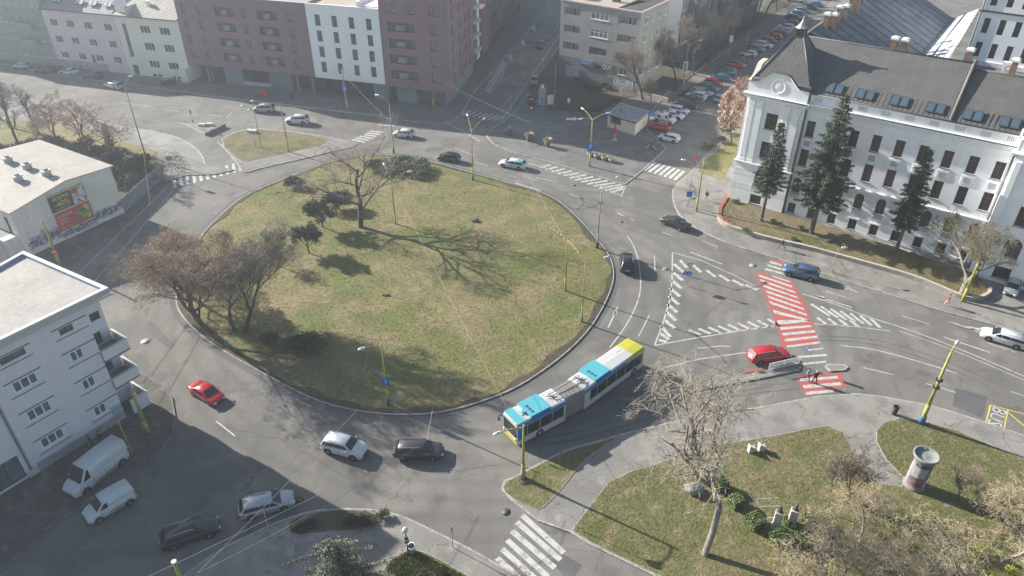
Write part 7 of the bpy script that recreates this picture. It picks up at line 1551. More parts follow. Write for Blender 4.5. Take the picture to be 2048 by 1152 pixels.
# ---------------------------------------------------------------- people
skin_m = mat('skin', (0.48, 0.30, 0.22), rough=.6, var=.05); hair_m = mat('dark_hair', (0.05, 0.035, 0.03), var=.1); hair_g = mat('grey_hair', (0.45, 0.43, 0.40), var=.1)
def person(u, v, head, label, jacket, trousers, h=1.74, hair=None, stride=.5, z=0.0, bag=None, group=None, lean=0.0):
    b = gp(u, v, z); k = h / 1.75
    root = empty('person', (b.x, b.y, z), head, label, 'person', group)
    # one continuous skinned body; local x is forward
    V = []; E = []; Rr = []
    def vtx(p, r): V.append((p[0] * k, p[1] * k, p[2] * k)); Rr.append(r * k); return len(V) - 1
    def ed(a, b): E.append((a, b))
    pel = vtx((0, 0, .93), .145); wai = vtx((lean * .3, 0, 1.10), .135); che = vtx((lean, 0, 1.32), .165); nek = vtx((lean * 1.2, 0, 1.48), .06); hd1 = vtx((lean * 1.3 + .01, 0, 1.57), .075); hd2 = vtx((lean * 1.35 + .015, 0, 1.66), .098)
    for a, c in ((pel, wai), (wai, che), (che, nek), (nek, hd1), (hd1, hd2)): ed(a, c)
    for s in (-1, 1):
        st = stride * s
        hip = vtx((.0, s * .09, .86), .105); kn = vtx((st * .35 + .05, s * .10, .49), .068); an = vtx((st * .62 - (.05 if st < 0 else 0), s * .10, .10 + (.05 if st < 0 else 0)), .045); toe = vtx((st * .62 + .16, s * .11, .035 + (.0 if st > 0 else .01)), .04)
        ed(pel, hip); ed(hip, kn); ed(kn, an); ed(an, toe)
        sh = vtx((lean, s * .19, 1.39), .075); el = vtx((lean - st * .20, s * .26, 1.12), .052); wr = vtx((lean - st * .38 + .08, s * .25, .90), .035); ha_ = vtx((lean - st * .42 + .11, s * .24, .82), .034)
        ed(che, sh); ed(sh, el); ed(el, wr); ed(wr, ha_)
    me = bpy.data.meshes.new('body'); me.from_pydata(V, E, []); me.update()
    o = bpy.data.objects.new('body', me); COL.objects.link(o)
    o.modifiers.new('skin', 'SKIN'); o.modifiers.new('sub', 'SUBSURF').levels = 1
    for i, r in enumerate(Rr): me.skin_vertices[0].data[i].radius = (r, r)
    me.skin_vertices[0].data[0].use_root = True
    dg = bpy.context.evaluated_depsgraph_get(); dg.update(); nm = bpy.data.meshes.new_from_object(o.evaluated_get(dg)); bpy.data.objects.remove(o); bpy.data.meshes.remove(me)
    nm.materials.clear(); [nm.materials.append(m) for m in (jacket, trousers, skin_m, blackp)]
    for p in nm.polygons:
        c = p.center; p.use_smooth = True
        r_ = abs(c.y)
        p.material_index = 2 if c.z > 1.47 * k or (c.z < .9 * k and r_ > .19 * k and c.z > .7 * k) else (3 if c.z < .09 * k else (1 if c.z < .90 * k else 0))
    nm.name = 'body'; bo = bpy.data.objects.new('body', nm); COL.objects.link(bo); bo.parent = root
    q = MB(); q.ball(((lean * 1.35 - .01) * k, 0, 1.675 * k), .112 * k, 10, 0, (1.0, .95, 1.0)); q.box((lean * 1.35 + .085) * k, (lean * 1.35 + .115) * k, -.018 * k, .018 * k, 1.6 * k, 1.64 * k, 1); q.build('hair', [hair or hair_m, skin_m], root)
    if bag: q = MB(); q.box(-.36 * k, -.15 * k, -.15 * k, .15 * k, 1.0 * k, 1.42 * k, 0); q.build('backpack', bag, root)
    return root
cl = lambda n, c: mat(n, c, rough=.85, var=.15, scale=8)
person(1613, 761, radians(-75), 'person in a pale blue jacket stepping onto the red zebra', cl('light_blue_cloth', (.25, .42, .58)), cl('navy_cloth', (.03, .035, .06)), 1.7, None, .45)
person(1628, 766, radians(-80), 'grey haired person in a long black coat on the red zebra', cl('black_cloth', (.018, .018, .02)), cl('black_cloth', (.02, .02, .02)), 1.78, hair_g, .35)
person(1893, 611, radians(150), 'person in a red jacket and pale trousers on the school pavement', cl('red_cloth', (.48, .04, .06)), cl('pale_trousers', (.48, .44, .38)), 1.72, None, .5, .12)
person(1563, 498, radians(150), 'person with dark jacket and orange cap striding along the garden wall', cl('dark_grey_cloth', (.035, .035, .045)), cl('jeans', (.05, .06, .09)), 1.75, cl('orange_cap', (.6, .22, .04)), .7, .12)
person(1411, 401, radians(120), 'person with a dark jacket and pale trousers by the rounded wall corner', cl('dark_brown_cloth', (.05, .04, .035)), cl('pale_trousers', (.5, .46, .4)), 1.75, None, .5, .12, cl('brown_bag', (.08, .05, .03)))
person(1143, 229, radians(-60), 'person in dark clothes waiting on the plaza lawn edge', cl('black_cloth', (.02, .02, .02)), cl('black_cloth', (.02, .02, .02)), 1.85, None, .2, .12)
person(1243, 190, radians(-100), 'person in pale clothes at the end of the sandy wall', cl('cream_cloth', (.55, .53, .48)), cl('pale_trousers', (.5, .46, .4)), 1.75, hair_g, .2, .12)
person(586, 203, radians(160), 'person in dark clothes walking before the mauve block', cl('dark_grey_cloth', (.035, .035, .045)), cl('navy_cloth', (.03, .035, .06)), 1.78, None, .5, .12)
person(736, 192, radians(-20), 'person in dark clothes under the white infill block', cl('dark_grey_cloth', (.035, .035, .045)), cl('jeans', (.05, .06, .09)), 1.76, None, .4, .12)
person(187, 896, radians(50), 'person in dark clothes behind the long van, left of the pair', cl('black_cloth', (.02, .02, .02)), cl('jeans', (.05, .06, .09)), 1.75, None, .3, .12)
person(205, 886, radians(230), 'person in a brown coat behind the long van, right of the pair', cl('dark_brown_cloth', (.08, .05, .04)), cl('jeans', (.05, .06, .09)), 1.7, None, .3, .12)
# ================================================================ TREES AND SHRUBS
bark_d = mat('dark_bark', (0.060, 0.052, 0.046), var=.3, scale=3, fine=12, bump=.4); bark_b = mat('brown_bark', (0.105, 0.085, 0.068), var=.3, scale=3, fine=12, bump=.4)
bark_p = mat('pale_bark', (0.21, 0.19, 0.16), var=.35, scale=2, fine=9, bump=.3, tint=(.33, .30, .26)); bark_w = mat('plane_bark', (0.17, 0.155, 0.13), var=.5, scale=2.5, fine=9, bump=.3, tint=(.36, .34, .29))
twig_g = mat('grey_twigs', (0.17, 0.145, 0.128), var=.2, scale=.6, fine=3); twig_b = mat('brown_twigs', (0.25, 0.205, 0.16), var=.25, scale=.6, fine=3); twig_gd = mat('golden_twigs', (0.43, 0.355, 0.235), var=.25, scale=.6, fine=3); twig_p = mat('pale_grey_twigs', (0.33, 0.285, 0.225), var=.25, scale=.6, fine=3); twig_o = mat('olive_twigs', (0.23, 0.20, 0.14), var=.2, scale=.6, fine=3)
leaf_br = mat('dry_brown_leaves', (0.46, 0.335, 0.235), var=.35, scale=1.2, fine=6, rough=.8); leaf_or = mat('copper_leaves', (0.50, 0.36, 0.27), var=.3, scale=1.2, fine=6, rough=.8); leaf_pk = mat('pinkish_seed_heads', (0.48, 0.32, 0.24), var=.3, scale=1.2, fine=6)
leaf_ol = mat('olive_leaves', (0.125, 0.12, 0.075), var=.35, scale=1.5, fine=6)
ndl = [mat('spruce_needles', (0.024, 0.048, 0.026), var=.35, scale=2, fine=8, rough=.7), mat('spruce_tips', (0.075, 0.105, 0.045), var=.35, scale=2, fine=8, rough=.7), mat('spruce_bark', (0.13, 0.10, 0.08), var=.3, fine=9)]
jun = [mat('juniper_green', (0.050, 0.085, 0.060), var=.35, scale=1.5, fine=7, rough=.7), mat('juniper_light', (0.10, 0.155, 0.11), var=.3, scale=1.5, fine=7, rough=.7)]
ced = [mat('cedar_needles', (0.12, 0.135, 0.085), var=.35, scale=2, fine=8, rough=.7), mat('cedar_tips', (0.36, 0.37, 0.28), var=.3, scale=2, fine=8, rough=.7)]
drk = [mat('dark_shrub_leaves', (0.066, 0.066, 0.044), var=.35, scale=1.5, fine=7), mat('brown_shrub_leaves', (0.10, 0.078, 0.05), var=.35, scale=1.5, fine=7)]
class TR:
    """tapered limbs written straight into vertex and face lists"""
    def __init__(s): s.v = []; s.f = []
    def limb(s, pts, rs, n):
        k = len(s.v); m = len(pts)
        for i in range(m):
            d = (pts[min(i + 1, m - 1)] - pts[max(i - 1, 0)]);
            if d.length < 1e-6: d = Vector((0, 0, 1))
            d.normalize(); a = d.orthogonal().normalized(); b = d.cross(a); r = rs[i]
            for j in range(n): t = 6.28318 * j / n; s.v.append(pts[i] + (a * cos(t) + b * sin(t)) * r)
        for i in range(m - 1):
            for j in range(n): j2 = (j + 1) % n; s.f.append((k + i * n + j, k + i * n + j2, k + (i + 1) * n + j2, k + (i + 1) * n + j))
    def leaf(s, p, r, rg):
        d = Vector((rg.gauss(0, 1), rg.gauss(0, 1), rg.gauss(0, 1))).normalized() * r; e = d.orthogonal().normalized() * r * .6; k = len(s.v)
        s.v += [p - d, p + e, p + d, p - e]; s.f.append((k, k + 1, k + 2, k + 3))
    def mesh(s, name, m, smooth=False):
        me = bpy.data.meshes.new(name); me.from_pydata(s.v, [], s.f); me.materials.append(m)
        if smooth: me.polygons.foreach_set('use_smooth', [True] * len(s.f))
        me.update(); return me
def tree_meshes(seed, H, R, tr, fork=.3, n1=6, n2=6, n3=6, n4=6, n5=0, droop=0.0, lean=(0, 0), wob=.16, bark=None, twig=None, leaf=None, lsize=.1, lper=4, up=.35, tw=.012, nlead=1, flat=1.0, lf=(.42, .68), a0=.5):
    rg = random.Random(seed); W = TR(); T = TR(); Lf = TR()
    cnt = [n1, n2, n3, n4, n5]
    while cnt[-1] == 0: cnt.pop()
    D = len(cnt)
    def grow(p, d, L, r, lvl):
        n = 6 if lvl == 0 else (4 if lvl < 3 else (3 if lvl < D else 2)); pts = [p.copy()]; rs = [r]; q = p.copy(); dd = d.copy()
        endr = r * (.45 if lvl < D else .35)
        for i in range(n):
            w = wob * (1 + .25 * lvl); dd = dd + Vector((rg.gauss(0, w), rg.gauss(0, w), rg.gauss(0, w) * .6 + (up * .22 if lvl > 0 and lvl < D - 1 else 0) - droop * (lvl / D) ** 2)); dd.normalize()
            q = q + dd * (L / n); pts.append(q.copy()); rs.append(r + (endr - r) * (i + 1) / n)
        if lvl <= 2: W.limb(pts, rs, 8 if lvl == 0 else (6 if lvl == 1 else 5))
        else: T.limb(pts, [max(x, tw) for x in rs], 3)
        if lvl >= D:
            if leaf is not None:
                for _ in range(lper): Lf.leaf(pts[-1] + Vector((rg.gauss(0, .12), rg.gauss(0, .12), rg.gauss(0, .12))) - dd * rg.random() * L * .6, lsize * rg.uniform(.6, 1.2), rg)
            return
        c = cnt[lvl]; c = max(2, int(round(c * rg.uniform(.75, 1.25))))
        for k in range(c):
            t = (fork + (1 - fork) * (k + .6) / c) if lvl == 0 else (.22 + .78 * (k + rg.random() * .8) / c); t = min(t, 1)
            x = t * n; i0 = min(int(x), n - 1); pp = pts[i0].lerp(pts[i0 + 1], x - i0); rr = rs[i0] + (rs[i0 + 1] - rs[i0]) * (x - i0)
            ax = (pts[i0 + 1] - pts[i0]).normalized(); az = k * 2.4 + rg.uniform(-.5, .5) + lvl; o = ax.orthogonal().normalized(); o2 = ax.cross(o); side = o * cos(az) + o2 * sin(az)
            ang = rg.uniform(.5, .95) if lvl > 0 else (rg.uniform(.55, 1.0) * (1.1 - .45 * t) + a0 - .5)
            nd_ = ax * cos(ang) + side * sin(ang); nd_.z = nd_.z * flat; nd_.normalize()
            if lvl == 0: LL = R * rg.uniform(.8, 1.1) * (1.15 - .35 * t)
            else: LL = L * rg.uniform(*lf) * (1.15 - .45 * t)
            grow(pp, nd_, LL, min(rr * .66, r * (.46 if lvl else .5)), lvl + 1)
    if nlead == 1: grow(Vector((0, 0, -.1)), Vector((lean[0], lean[1], 1)).normalized(), H * .82, tr, 0)
    else:
        st = H * fork * .5; W.limb([Vector((0, 0, -.1)), Vector((lean[0] * .3, lean[1] * .3, st))], [tr * 1.15, tr], 8)
        for k in range(nlead):
            a = 2 * pi * k / nlead + seed; grow(Vector((lean[0] * .3, lean[1] * .3, st)), Vector((lean[0] + .34 * cos(a), lean[1] + .34 * sin(a), 1)).normalized(), H * .78 - st, tr * .72, 0)
    zt = max(v.z for v in (T.v or W.v)); sc_ = H / zt
    for X in (W, T, Lf): X.v = [Vector((v.x, v.y, v.z * sc_)) for v in X.v]
    out = [('trunk', W.mesh('trunk', bark or bark_d, True)), ('crown', T.mesh('crown', twig or twig_g))]
    if leaf is not None: out.append(('leaves', Lf.mesh('leaves', leaf)))
    return out
def fit(ms_, base, tgt, h, rad):
    """lean and widen a tree so its crown centre sits over the surveyed point at height h with the surveyed spread"""
    cr = next(m for n, m in ms_ if n == 'crown'); vs = [v.co for v in cr.vertices]; n = len(vs)
    mx_, my_, mz_ = sum(v.x for v in vs) / n, sum(v.y for v in vs) / n, sum(v.z for v in vs) / n
    q = gp(tgt[0], tgt[1], h); b = gp(base[0], base[1]); tx, ty = q.x - b.x, q.y - b.y
    rr = sorted(hypot(v.x - mx_, v.y - my_) for v in vs)[int(n * .93)]; k = rad / rr
    for _, m in ms_:
        for v in m.vertices:
            z = v.co.z; t = max(0.0, z) / mz_; w = min(1, t); kk = 1 + (k - 1) * w
            v.co.x = (v.co.x - mx_ * t) * kk + tx * t; v.co.y = (v.co.y - my_ * t) * kk + ty * t
        m.update()
    return ms_
def plant(name, loc, meshes, label, cat='tree', group=None, rz=0, s=1.0, z=.12):
    t = empty(name, (loc[0], loc[1], z), rz, label, cat, group); t.scale = (s, s, s)
    for nm, me in meshes: inst(nm, me, t)
    return t
# --- roundabout
h = tall(722, 461, 705, 268)
plant('bare_tree', gx(722, 461), fit(tree_meshes(12, h, 9.0, .42, .24, 9, 5, 5, 5, 4, bark=bark_b, twig=twig_b, up=.35, wob=.11, lean=(-.06, 0), tw=.010, a0=.72, lf=(.45, .75)), (722, 461), (708, 338), 9.0, 8.4), 'large bare tree with a stout trunk standing in the upper half of the grass', group='trees on the roundabout', z=.45)
h = tall(490, 668, 510, 455)
plant('bare_tree', gx(490, 668), fit(tree_meshes(5, h, 4.9, .26, .40, 7, 6, 6, 6, 4, bark=bark_d, twig=twig_g, nlead=2, lean=(.02, .0), leaf=leaf_ol, lsize=.05, lper=1, up=.7, wob=.12, lf=(.45, .75), tw=.010), (490, 668), (522, 545), 8.2, 4.7), 'forked dark tree with a dense fine crown beside the brown leaved tree', group='trees on the roundabout', z=.3)
h = tall(424, 668, 380, 462)
brown = dict(bark=bark_b, twig=twig_b, leaf=leaf_br, lsize=.07, lper=5, up=.5, wob=.16, droop=.25, lf=(.45, .76), tw=.010)
plant('brown_leaved_tree', gx(424, 668), fit(tree_meshes(31, h, 8.0, .36, .22, 8, 6, 6, 6, 3, lean=(-.1, .05), **brown), (424, 668), (368, 548), 8.8, 6.3), 'broad tree full of dry brown leaves hanging over the left kerb of the roundabout', group='trees on the roundabout', z=.25)
h = tall(452, 672, 420, 500)
plant('brown_leaved_tree', gx(470, 664), tree_meshes(32, h * .95, 4.6, .24, .3, 6, 5, 6, 6, 3, lean=(-.42, .35), **brown), 'leaning tree with brown leaves whose long trunk slants over the soil', group='trees on the roundabout', z=.25)
plant('brown_leaved_tree', gx(385, 600), tree_meshes(34, 9.5, 5.0, .24, .22, 7, 6, 6, 6, 3, lean=(-.05, .05), **brown), 'brown leaved tree at the left kerb, mostly hidden in its larger neighbour', group='trees on the roundabout', z=.25)
small = dict(bark=bark_d, twig=twig_g, leaf=leaf_ol, lsize=.12, up=.5)
plant('small_tree', gx(648, 462), tree_meshes(41, 4.9, 2.6, .13, .3, 6, 6, 6, 5, 0, lper=8, lean=(-.1, 0), **small), 'small dense olive tree left of the large bare tree', group='trees on the roundabout', z=.45)
plant('small_tree', gx(621, 514), tree_meshes(42, 4.6, 2.5, .12, .3, 6, 6, 6, 5, 0, lper=5, lean=(-.15, .1), **small), 'small leaning olive tree nearest the middle of the grass', group='trees on the roundabout', z=.45)
plant('small_tree', gx(560, 540), tree_meshes(43, 3.8, 2.0, .08, .3, 6, 5, 5, 5, 0, bark=bark_d, twig=twig_g, nlead=2), 'thin bare sapling between the forked tree and the olive trees', group='trees on the roundabout', z=.45)
# --- left grove
grove = 'trees in the left grove'
m1 = tree_meshes(51, 12.0, 6.6, .26, .25, 7, 6, 6, 6, 0, bark=bark_d, twig=twig_b, leaf=leaf_pk, lsize=.13, lper=4, up=.5, tw=.014, lf=(.45, .72)); m2 = tree_meshes(52, 12, 4.4, .26, .35, 7, 6, 6, 6, 0, bark=bark_d, twig=twig_g, up=.8, tw=.018)
plant('pinkish_tree', gx(165, 325), m1, 'spreading tree with pinkish seed heads behind the hall roof', group=grove); plant('pinkish_tree', gx(128, 300), m1, 'second pinkish tree, half behind the spreading one', group=grove, rz=2.2, s=.85)
for i, (u, v, s) in enumerate([(40, 300, 1.0), (8, 308, .9), (78, 270, .8), (-60, 300, 1.1), (20, 255, .8)]): plant('bare_tree', gx(u, v), m2, ['tall bare grey tree behind the far corner of the hall', 'bare grey tree at the left picture edge above the hall', 'slim bare tree between the pinkish trees and the left edge', 'bare tree beyond the left edge of the grove', 'bare tree close to the far road at the left edge'][i], group=grove, rz=i * 1.3, s=s)
# --- beside the grey house and along the side street
m3 = tree_meshes(61, 13.0, 5.0, .24, .30, 8, 6, 6, 6, 2, bark=bark_d, twig=twig_o, up=.7, tw=.014, lf=(.45, .74))
plant('bare_tree', gx(1285, 200), m3, 'tall olive twigged tree in front of the side wall of the grey corner house', group='trees along the side street')
plant('bare_tree', gx(1302, 205), m3, 'slim young tree beside the pale lamp behind the kiosk', group='trees along the side street', rz=1.0, s=.45)
m4 = tree_meshes(62, 12.5, 4.3, .20, .33, 7, 6, 6, 6, 2, bark=bark_d, twig=twig_b, up=.7, tw=.014, lf=(.45, .74))
row = [(1352, 165), (1372, 140), (1388, 150), (1405, 118), (1418, 130), (1440, 98), (1462, 78), (1484, 62), (1506, 50), (1530, 30), (1552, 22), (1575, 4), (1392, 80), (1432, 50), (1470, 20), (1520, 2), (1362, 108)]
pos = ['first', 'second', 'third', 'fourth', 'fifth', 'sixth', 'seventh', 'eighth', 'ninth', 'tenth', 'eleventh', 'twelfth']
for i, (u, v) in enumerate(row):
    lab = ('bare grey street tree, %s from the plaza lawn up the parking lane' % pos[i]) if i < 12 else ['bare tree close to the office building fins, nearest the grey house', 'bare tree in the middle of the strip below the office building', 'bare tree in the far half of the strip below the office building', 'bare tree at the far end of the strip below the office building', 'bare tree between the grey corner house and the office building'][i - 12]
    plant('bare_tree', gx(u, v), m4 if i % 3 else m3, lab, group='trees along the side street', rz=i * 1.7, s=.9 + .3 * ((i * 37) % 10) / 10)
mo = tree_meshes(63, 9.5, 3.3, .2, .22, 7, 6, 6, 6, 0, bark=bark_b, twig=twig_b, leaf=leaf_or, lsize=.17, lper=6, up=.7, tw=.016)
plant('copper_leaved_tree', gx(1462, 292), mo, 'copper leaved tree beside the school gable', group='trees along the side street'); plant('copper_leaved_tree', gx(1490, 232), mo, 'copper leaved tree further up, touching the school roof edge', group='trees along the side street', rz=2.0, s=.85)
plant('copper_leaved_tree', gx(1502, 200), mo, 'smallest copper leaved tree at the top of the school verge', group='trees along the side street', rz=4.0, s=.7)
# --- school garden
def spruce(seed, H, R, z0=.18, bare=0.0, dens=1.0):
    rg = random.Random(seed); N = [TR(), TR()]; W = TR(); W.limb([Vector((0, 0, -.1)), Vector((.05, 0, H * .5)), Vector((0, 0, H))], [H * .018, H * .012, .02], 8)
    z = H * z0; k = 0
    while z < H - .15:
        t = (z - H * z0) / (H - H * z0); rad = R * (1 - t) ** .85 * (min(1, .55 + t * 3)) + .12; nb = int(7 - 3 * t)
        for b_ in range(nb):
            if rg.random() < bare * (1 - t): continue
            a = 2 * pi * (b_ + rg.random() * .7) / nb + k; L = rad * rg.uniform(.65, 1.22); P0 = Vector((0, 0, z)); o = Vector((cos(a), sin(a), 0)); sd = Vector((-sin(a), cos(a), 0)); n = max(2, int(L / .28)); pts = []
            for i in range(n + 1): s = i / n; pts.append(P0 + o * L * s + Vector((0, 0, -L * .42 * s + L * .26 * s * s)))
            W.limb(pts, [.035 * (1 - .8 * i / n) for i in range(n + 1)], 3)
            for i in range(1, n + 1):
                wd = .34 * (1 - .6 * i / n) + .10
                for _ in range(int(9 * dens)):
                    q = pts[i] + sd * rg.gauss(0, wd * .55) + Vector((0, 0, rg.gauss(-.05, .07))) + o * rg.gauss(0, .12); d = (o * rg.uniform(.2, 1) + sd * rg.gauss(0, .6) + Vector((0, 0, rg.uniform(-1.2, .1)))).normalized() * rg.uniform(.13, .28); e = d.orthogonal().normalized() * .055
                    T = N[1 if rg.random() < .30 + .25 * (i == n) else 0]; kk = len(T.v); T.v += [q - e, q + e, q + d + e * .4, q + d - e * .4]; T.f.append((kk, kk + 1, kk + 2, kk + 3))
        z += .30 + .12 * rg.random(); k += 1.1
    return [('trunk', W.mesh('trunk', ndl[2], True)), ('foliage', N[0].mesh('foliage', ndl[0])), ('young_tips', N[1].mesh('young_tips', ndl[1]))]
def gz(u, v): p = gp(u, v, .6); return (p.x, p.y)
H1, H2, H3 = tall(1522, 441, 1546, 240), tall(1622, 466, 1690, 185), tall(1790, 507, 1846, 293)
plant('spruce', gz(1522, 441), spruce(1, H1, 2.3, .32, .1, 2.2), 'slender spruce before the left wing of the school', group='spruces in the school garden', z=.55)
plant('spruce', gz(1622, 466), spruce(2, H2, 4.1, .24, .05, 2.2), 'tallest and broadest spruce, reaching over the school eaves', group='spruces in the school garden', z=.55)
plant('spruce', gz(1790, 507), spruce(3, H3, 2.3, .30, .2, 2.2), 'thin ragged spruce with one long side branch, right of the other two', group='spruces in the school garden', z=.55)
h = tall(1925, 590, 1945, 420)
plant('plane_tree', gz(1925, 588), fit(tree_meshes(71, h, 6.0, .42, .34, 6, 6, 6, 6, 4, bark=bark_w, twig=twig_o, nlead=2, up=.6, wob=.16, tw=.012, lean=(.06, 0)), (1925, 588), (1950, 478), 7.2, 5.6), 'wide forked bare tree with mottled bark at the right end of the school garden', group='bare trees by the school', z=.55)
# --- park
h = 16.5
strawy = dict(bark=bark_p, twig=twig_p, tw=.009); golden = dict(bark=bark_p, twig=twig_gd, tw=.010)
plant('pale_bare_tree', gx(1408, 1112), fit(tree_meshes(81, h, 5.6, .30, .38, 9, 5, 4, 4, 4, droop=.35, up=.4, wob=.2, lean=(-.05, .04), lf=(.45, .78), a0=.6, **strawy), (1408, 1112), (1393, 850), 10.0, 5.6), 'tall pale twiggy tree with a long trunk in the middle of the park lawn', group='pale trees in the park')
for k, (u, v, z_, s) in enumerate([(1330, 935, 4.5, .8), (1400, 1040, 2.2, .7)]):
    pass
mp1 = tree_meshes(82, 6.2, 3.8, .17, .3, 6, 5, 4, 4, 3, lf=(.5, .88), droop=.30, up=.2, wob=.28, **golden); mp2 = tree_meshes(83, 7.0, 4.0, .2, .3, 6, 5, 4, 4, 3, lf=(.5, .88), droop=.38, up=.2, wob=.3, **golden); mp3 = tree_meshes(84, 5.2, 3.3, .15, .25, 6, 5, 4, 4, 3, lf=(.5, .88), droop=.25, up=.3, wob=.3, **golden)
ctr = [(1738, 1040, 0, 'pale tangled tree beside the bust pillars'), (1795, 1075, 1, 'pale tangled tree with a bright mistletoe ball in its middle'), (1722, 1112, 2, 'low pale tree at the bottom edge right of the last box bush'), (1868, 1105, 0, 'pale tangled tree below the advertising column shadow'), (1955, 1120, 1, 'pale tree with yellow green mistletoe near the bottom right corner'), (2018, 945, 0, 'pale tree at the right edge beside the red and white board'), (2040, 1060, 0, 'pale tree with a thick leaning branch at the right edge'), (1695, 1160, 0, 'pale tree cut by the bottom edge, left of the thicket'), (1790, 1140, 2, 'pale low tree cut by the bottom edge in the thicket'), (2060, 1165, 1, 'pale tree in the very bottom right corner')]
mist = MB(); rg = random.Random(1)
for k in range(420):
    d = Vector((rg.gauss(0, 1), rg.gauss(0, 1), rg.gauss(0, 1))).normalized(); p = d * rg.uniform(.15, .5); e = d.orthogonal().normalized() * .05; mist.poly([p - e, p + e, p + d * .12])
mistm = mist.mesh('mistletoe', mat('mistletoe_green', (0.30, 0.30, 0.045), var=.3, scale=5))
for i, (u, v, k, lab) in enumerate(ctr):
    p = gp(u, v, 4.2); t = plant('pale_bare_tree', (p.x, p.y), (mp1, mp2, mp3)[k], lab, group='pale trees in the park', rz=i * 1.9, s=.9 + .2 * ((i * 7) % 5) / 5)
    if k == 1: inst('mistletoe', mistm, t, (.2, .3, 4.9)); inst('mistletoe', mistm, t, (-1.0, -.8, 3.6))
ms = tree_meshes(91, 6.5, 1.4, .06, .25, 5, 5, 5, 4, 0, bark=bark_b, twig=twig_b, nlead=7, up=.9, wob=.12)
plant('many_stemmed_shrub', gx(1693, 1008), ms, 'tall many stemmed bare shrub above the bust pillars', 'shrub', 'bare shrubs in the park'); plant('many_stemmed_shrub', gx(1660, 985), ms, 'many stemmed bare shrub at the tip of the park path', 'shrub', 'bare shrubs in the park', 2.0, .8)
plant('many_stemmed_shrub', gx(1912, 1002), ms, 'thin bare shrub right of the advertising column', 'shrub', 'bare shrubs in the park', 1.0, .62); plant('many_stemmed_shrub', gx(1950, 1020), ms, 'bare shrub in the column shadow', 'shrub', 'bare shrubs in the park', 3.0, .55)
p = gp(1040, 1135, 5); plant('bare_tree', (p.x, p.y), tree_meshes(95, 6.5, 2.6, .10, .3, 6, 5, 5, 4, 0, bark=bark_b, twig=twig_b, up=.7), 'thin reddish bare tree at the bottom edge over the zebra crossing', group='bare trees at the south pavement', s=.8)
# --- weeping cedar at the bottom
def cedar(seed, H, R):
    rg = random.Random(seed); N = [TR(), TR()]; W = TR(); W.limb([Vector((0, 0, 0)), Vector((0, 0, H))], [.25, .03], 8); z = H * .2; k = 0
    while z < H:
        t = (z - H * .2) / (H * .8); rad = R * max(.12, 1 - t ** 2.2) ** .6; nb = 7
        for b_ in range(nb):
            a = 2 * pi * (b_ + rg.random() * .8) / nb + k; L = rad * rg.uniform(.55, 1.35); o = Vector((cos(a), sin(a), 0)); sd = Vector((-sin(a), cos(a), 0)); n = max(4, int(L / .13)); pts = []; cv = rg.gauss(0, .45)
            for i in range(n + 1): s = i / n; pts.append(Vector((0, 0, z)) + o * L * s + sd * cv * s * s * L + Vector((0, 0, L * (.42 * s - .95 * s * s))))
            W.limb(pts, [.04 * (1 - .8 * i / n) for i in range(n + 1)], 3)
            for i in range(1, n + 1):
                for _ in range(9):
                    q = pts[i] + Vector((rg.gauss(0, .075), rg.gauss(0, .075), rg.gauss(0, .05) - .02)); d = (o * rg.uniform(-.1, .6) + sd * rg.gauss(0, .6) + Vector((0, 0, rg.uniform(-.5, .6)))).normalized() * rg.uniform(.07, .16); e = d.orthogonal().normalized() * .025
                    T = N[1 if rg.random() < .5 else 0]; kk = len(T.v); T.v += [q - e, q + e, q + d + e * .4, q + d - e * .4]; T.f.append((kk, kk + 1, kk + 2, kk + 3))
                for _ in range(3):
                    q = pts[i] + sd * rg.gauss(0, .12); d = Vector((rg.gauss(0, .06), rg.gauss(0, .06), -rg.uniform(.12, .35))); e = sd * .04; T = N[0]; kk = len(T.v); T.v += [q - e, q + e, q + d + e, q + d - e]; T.f.append((kk, kk + 1, kk + 2, kk + 3))
        z += .46; k += 1.3
    return [('trunk', W.mesh('trunk', ndl[2], True)), ('foliage', N[0].mesh('foliage', ced[0])), ('young_tips', N[1].mesh('young_tips', ced[1]))]
p = gp(672, 1118, 7.0); plant('weeping_cedar', (p.x, p.y), cedar(7, 8.8, 3.4), 'weeping cedar with curling frosted branch tips at the bottom edge', group='cedars at the bottom edge')
p = gp(720, 1150, 6.5); plant('weeping_cedar', (p.x, p.y), cedar(8, 7.4, 2.6), 'second cedar tucked in front of the weeping one', group='cedars at the bottom edge')
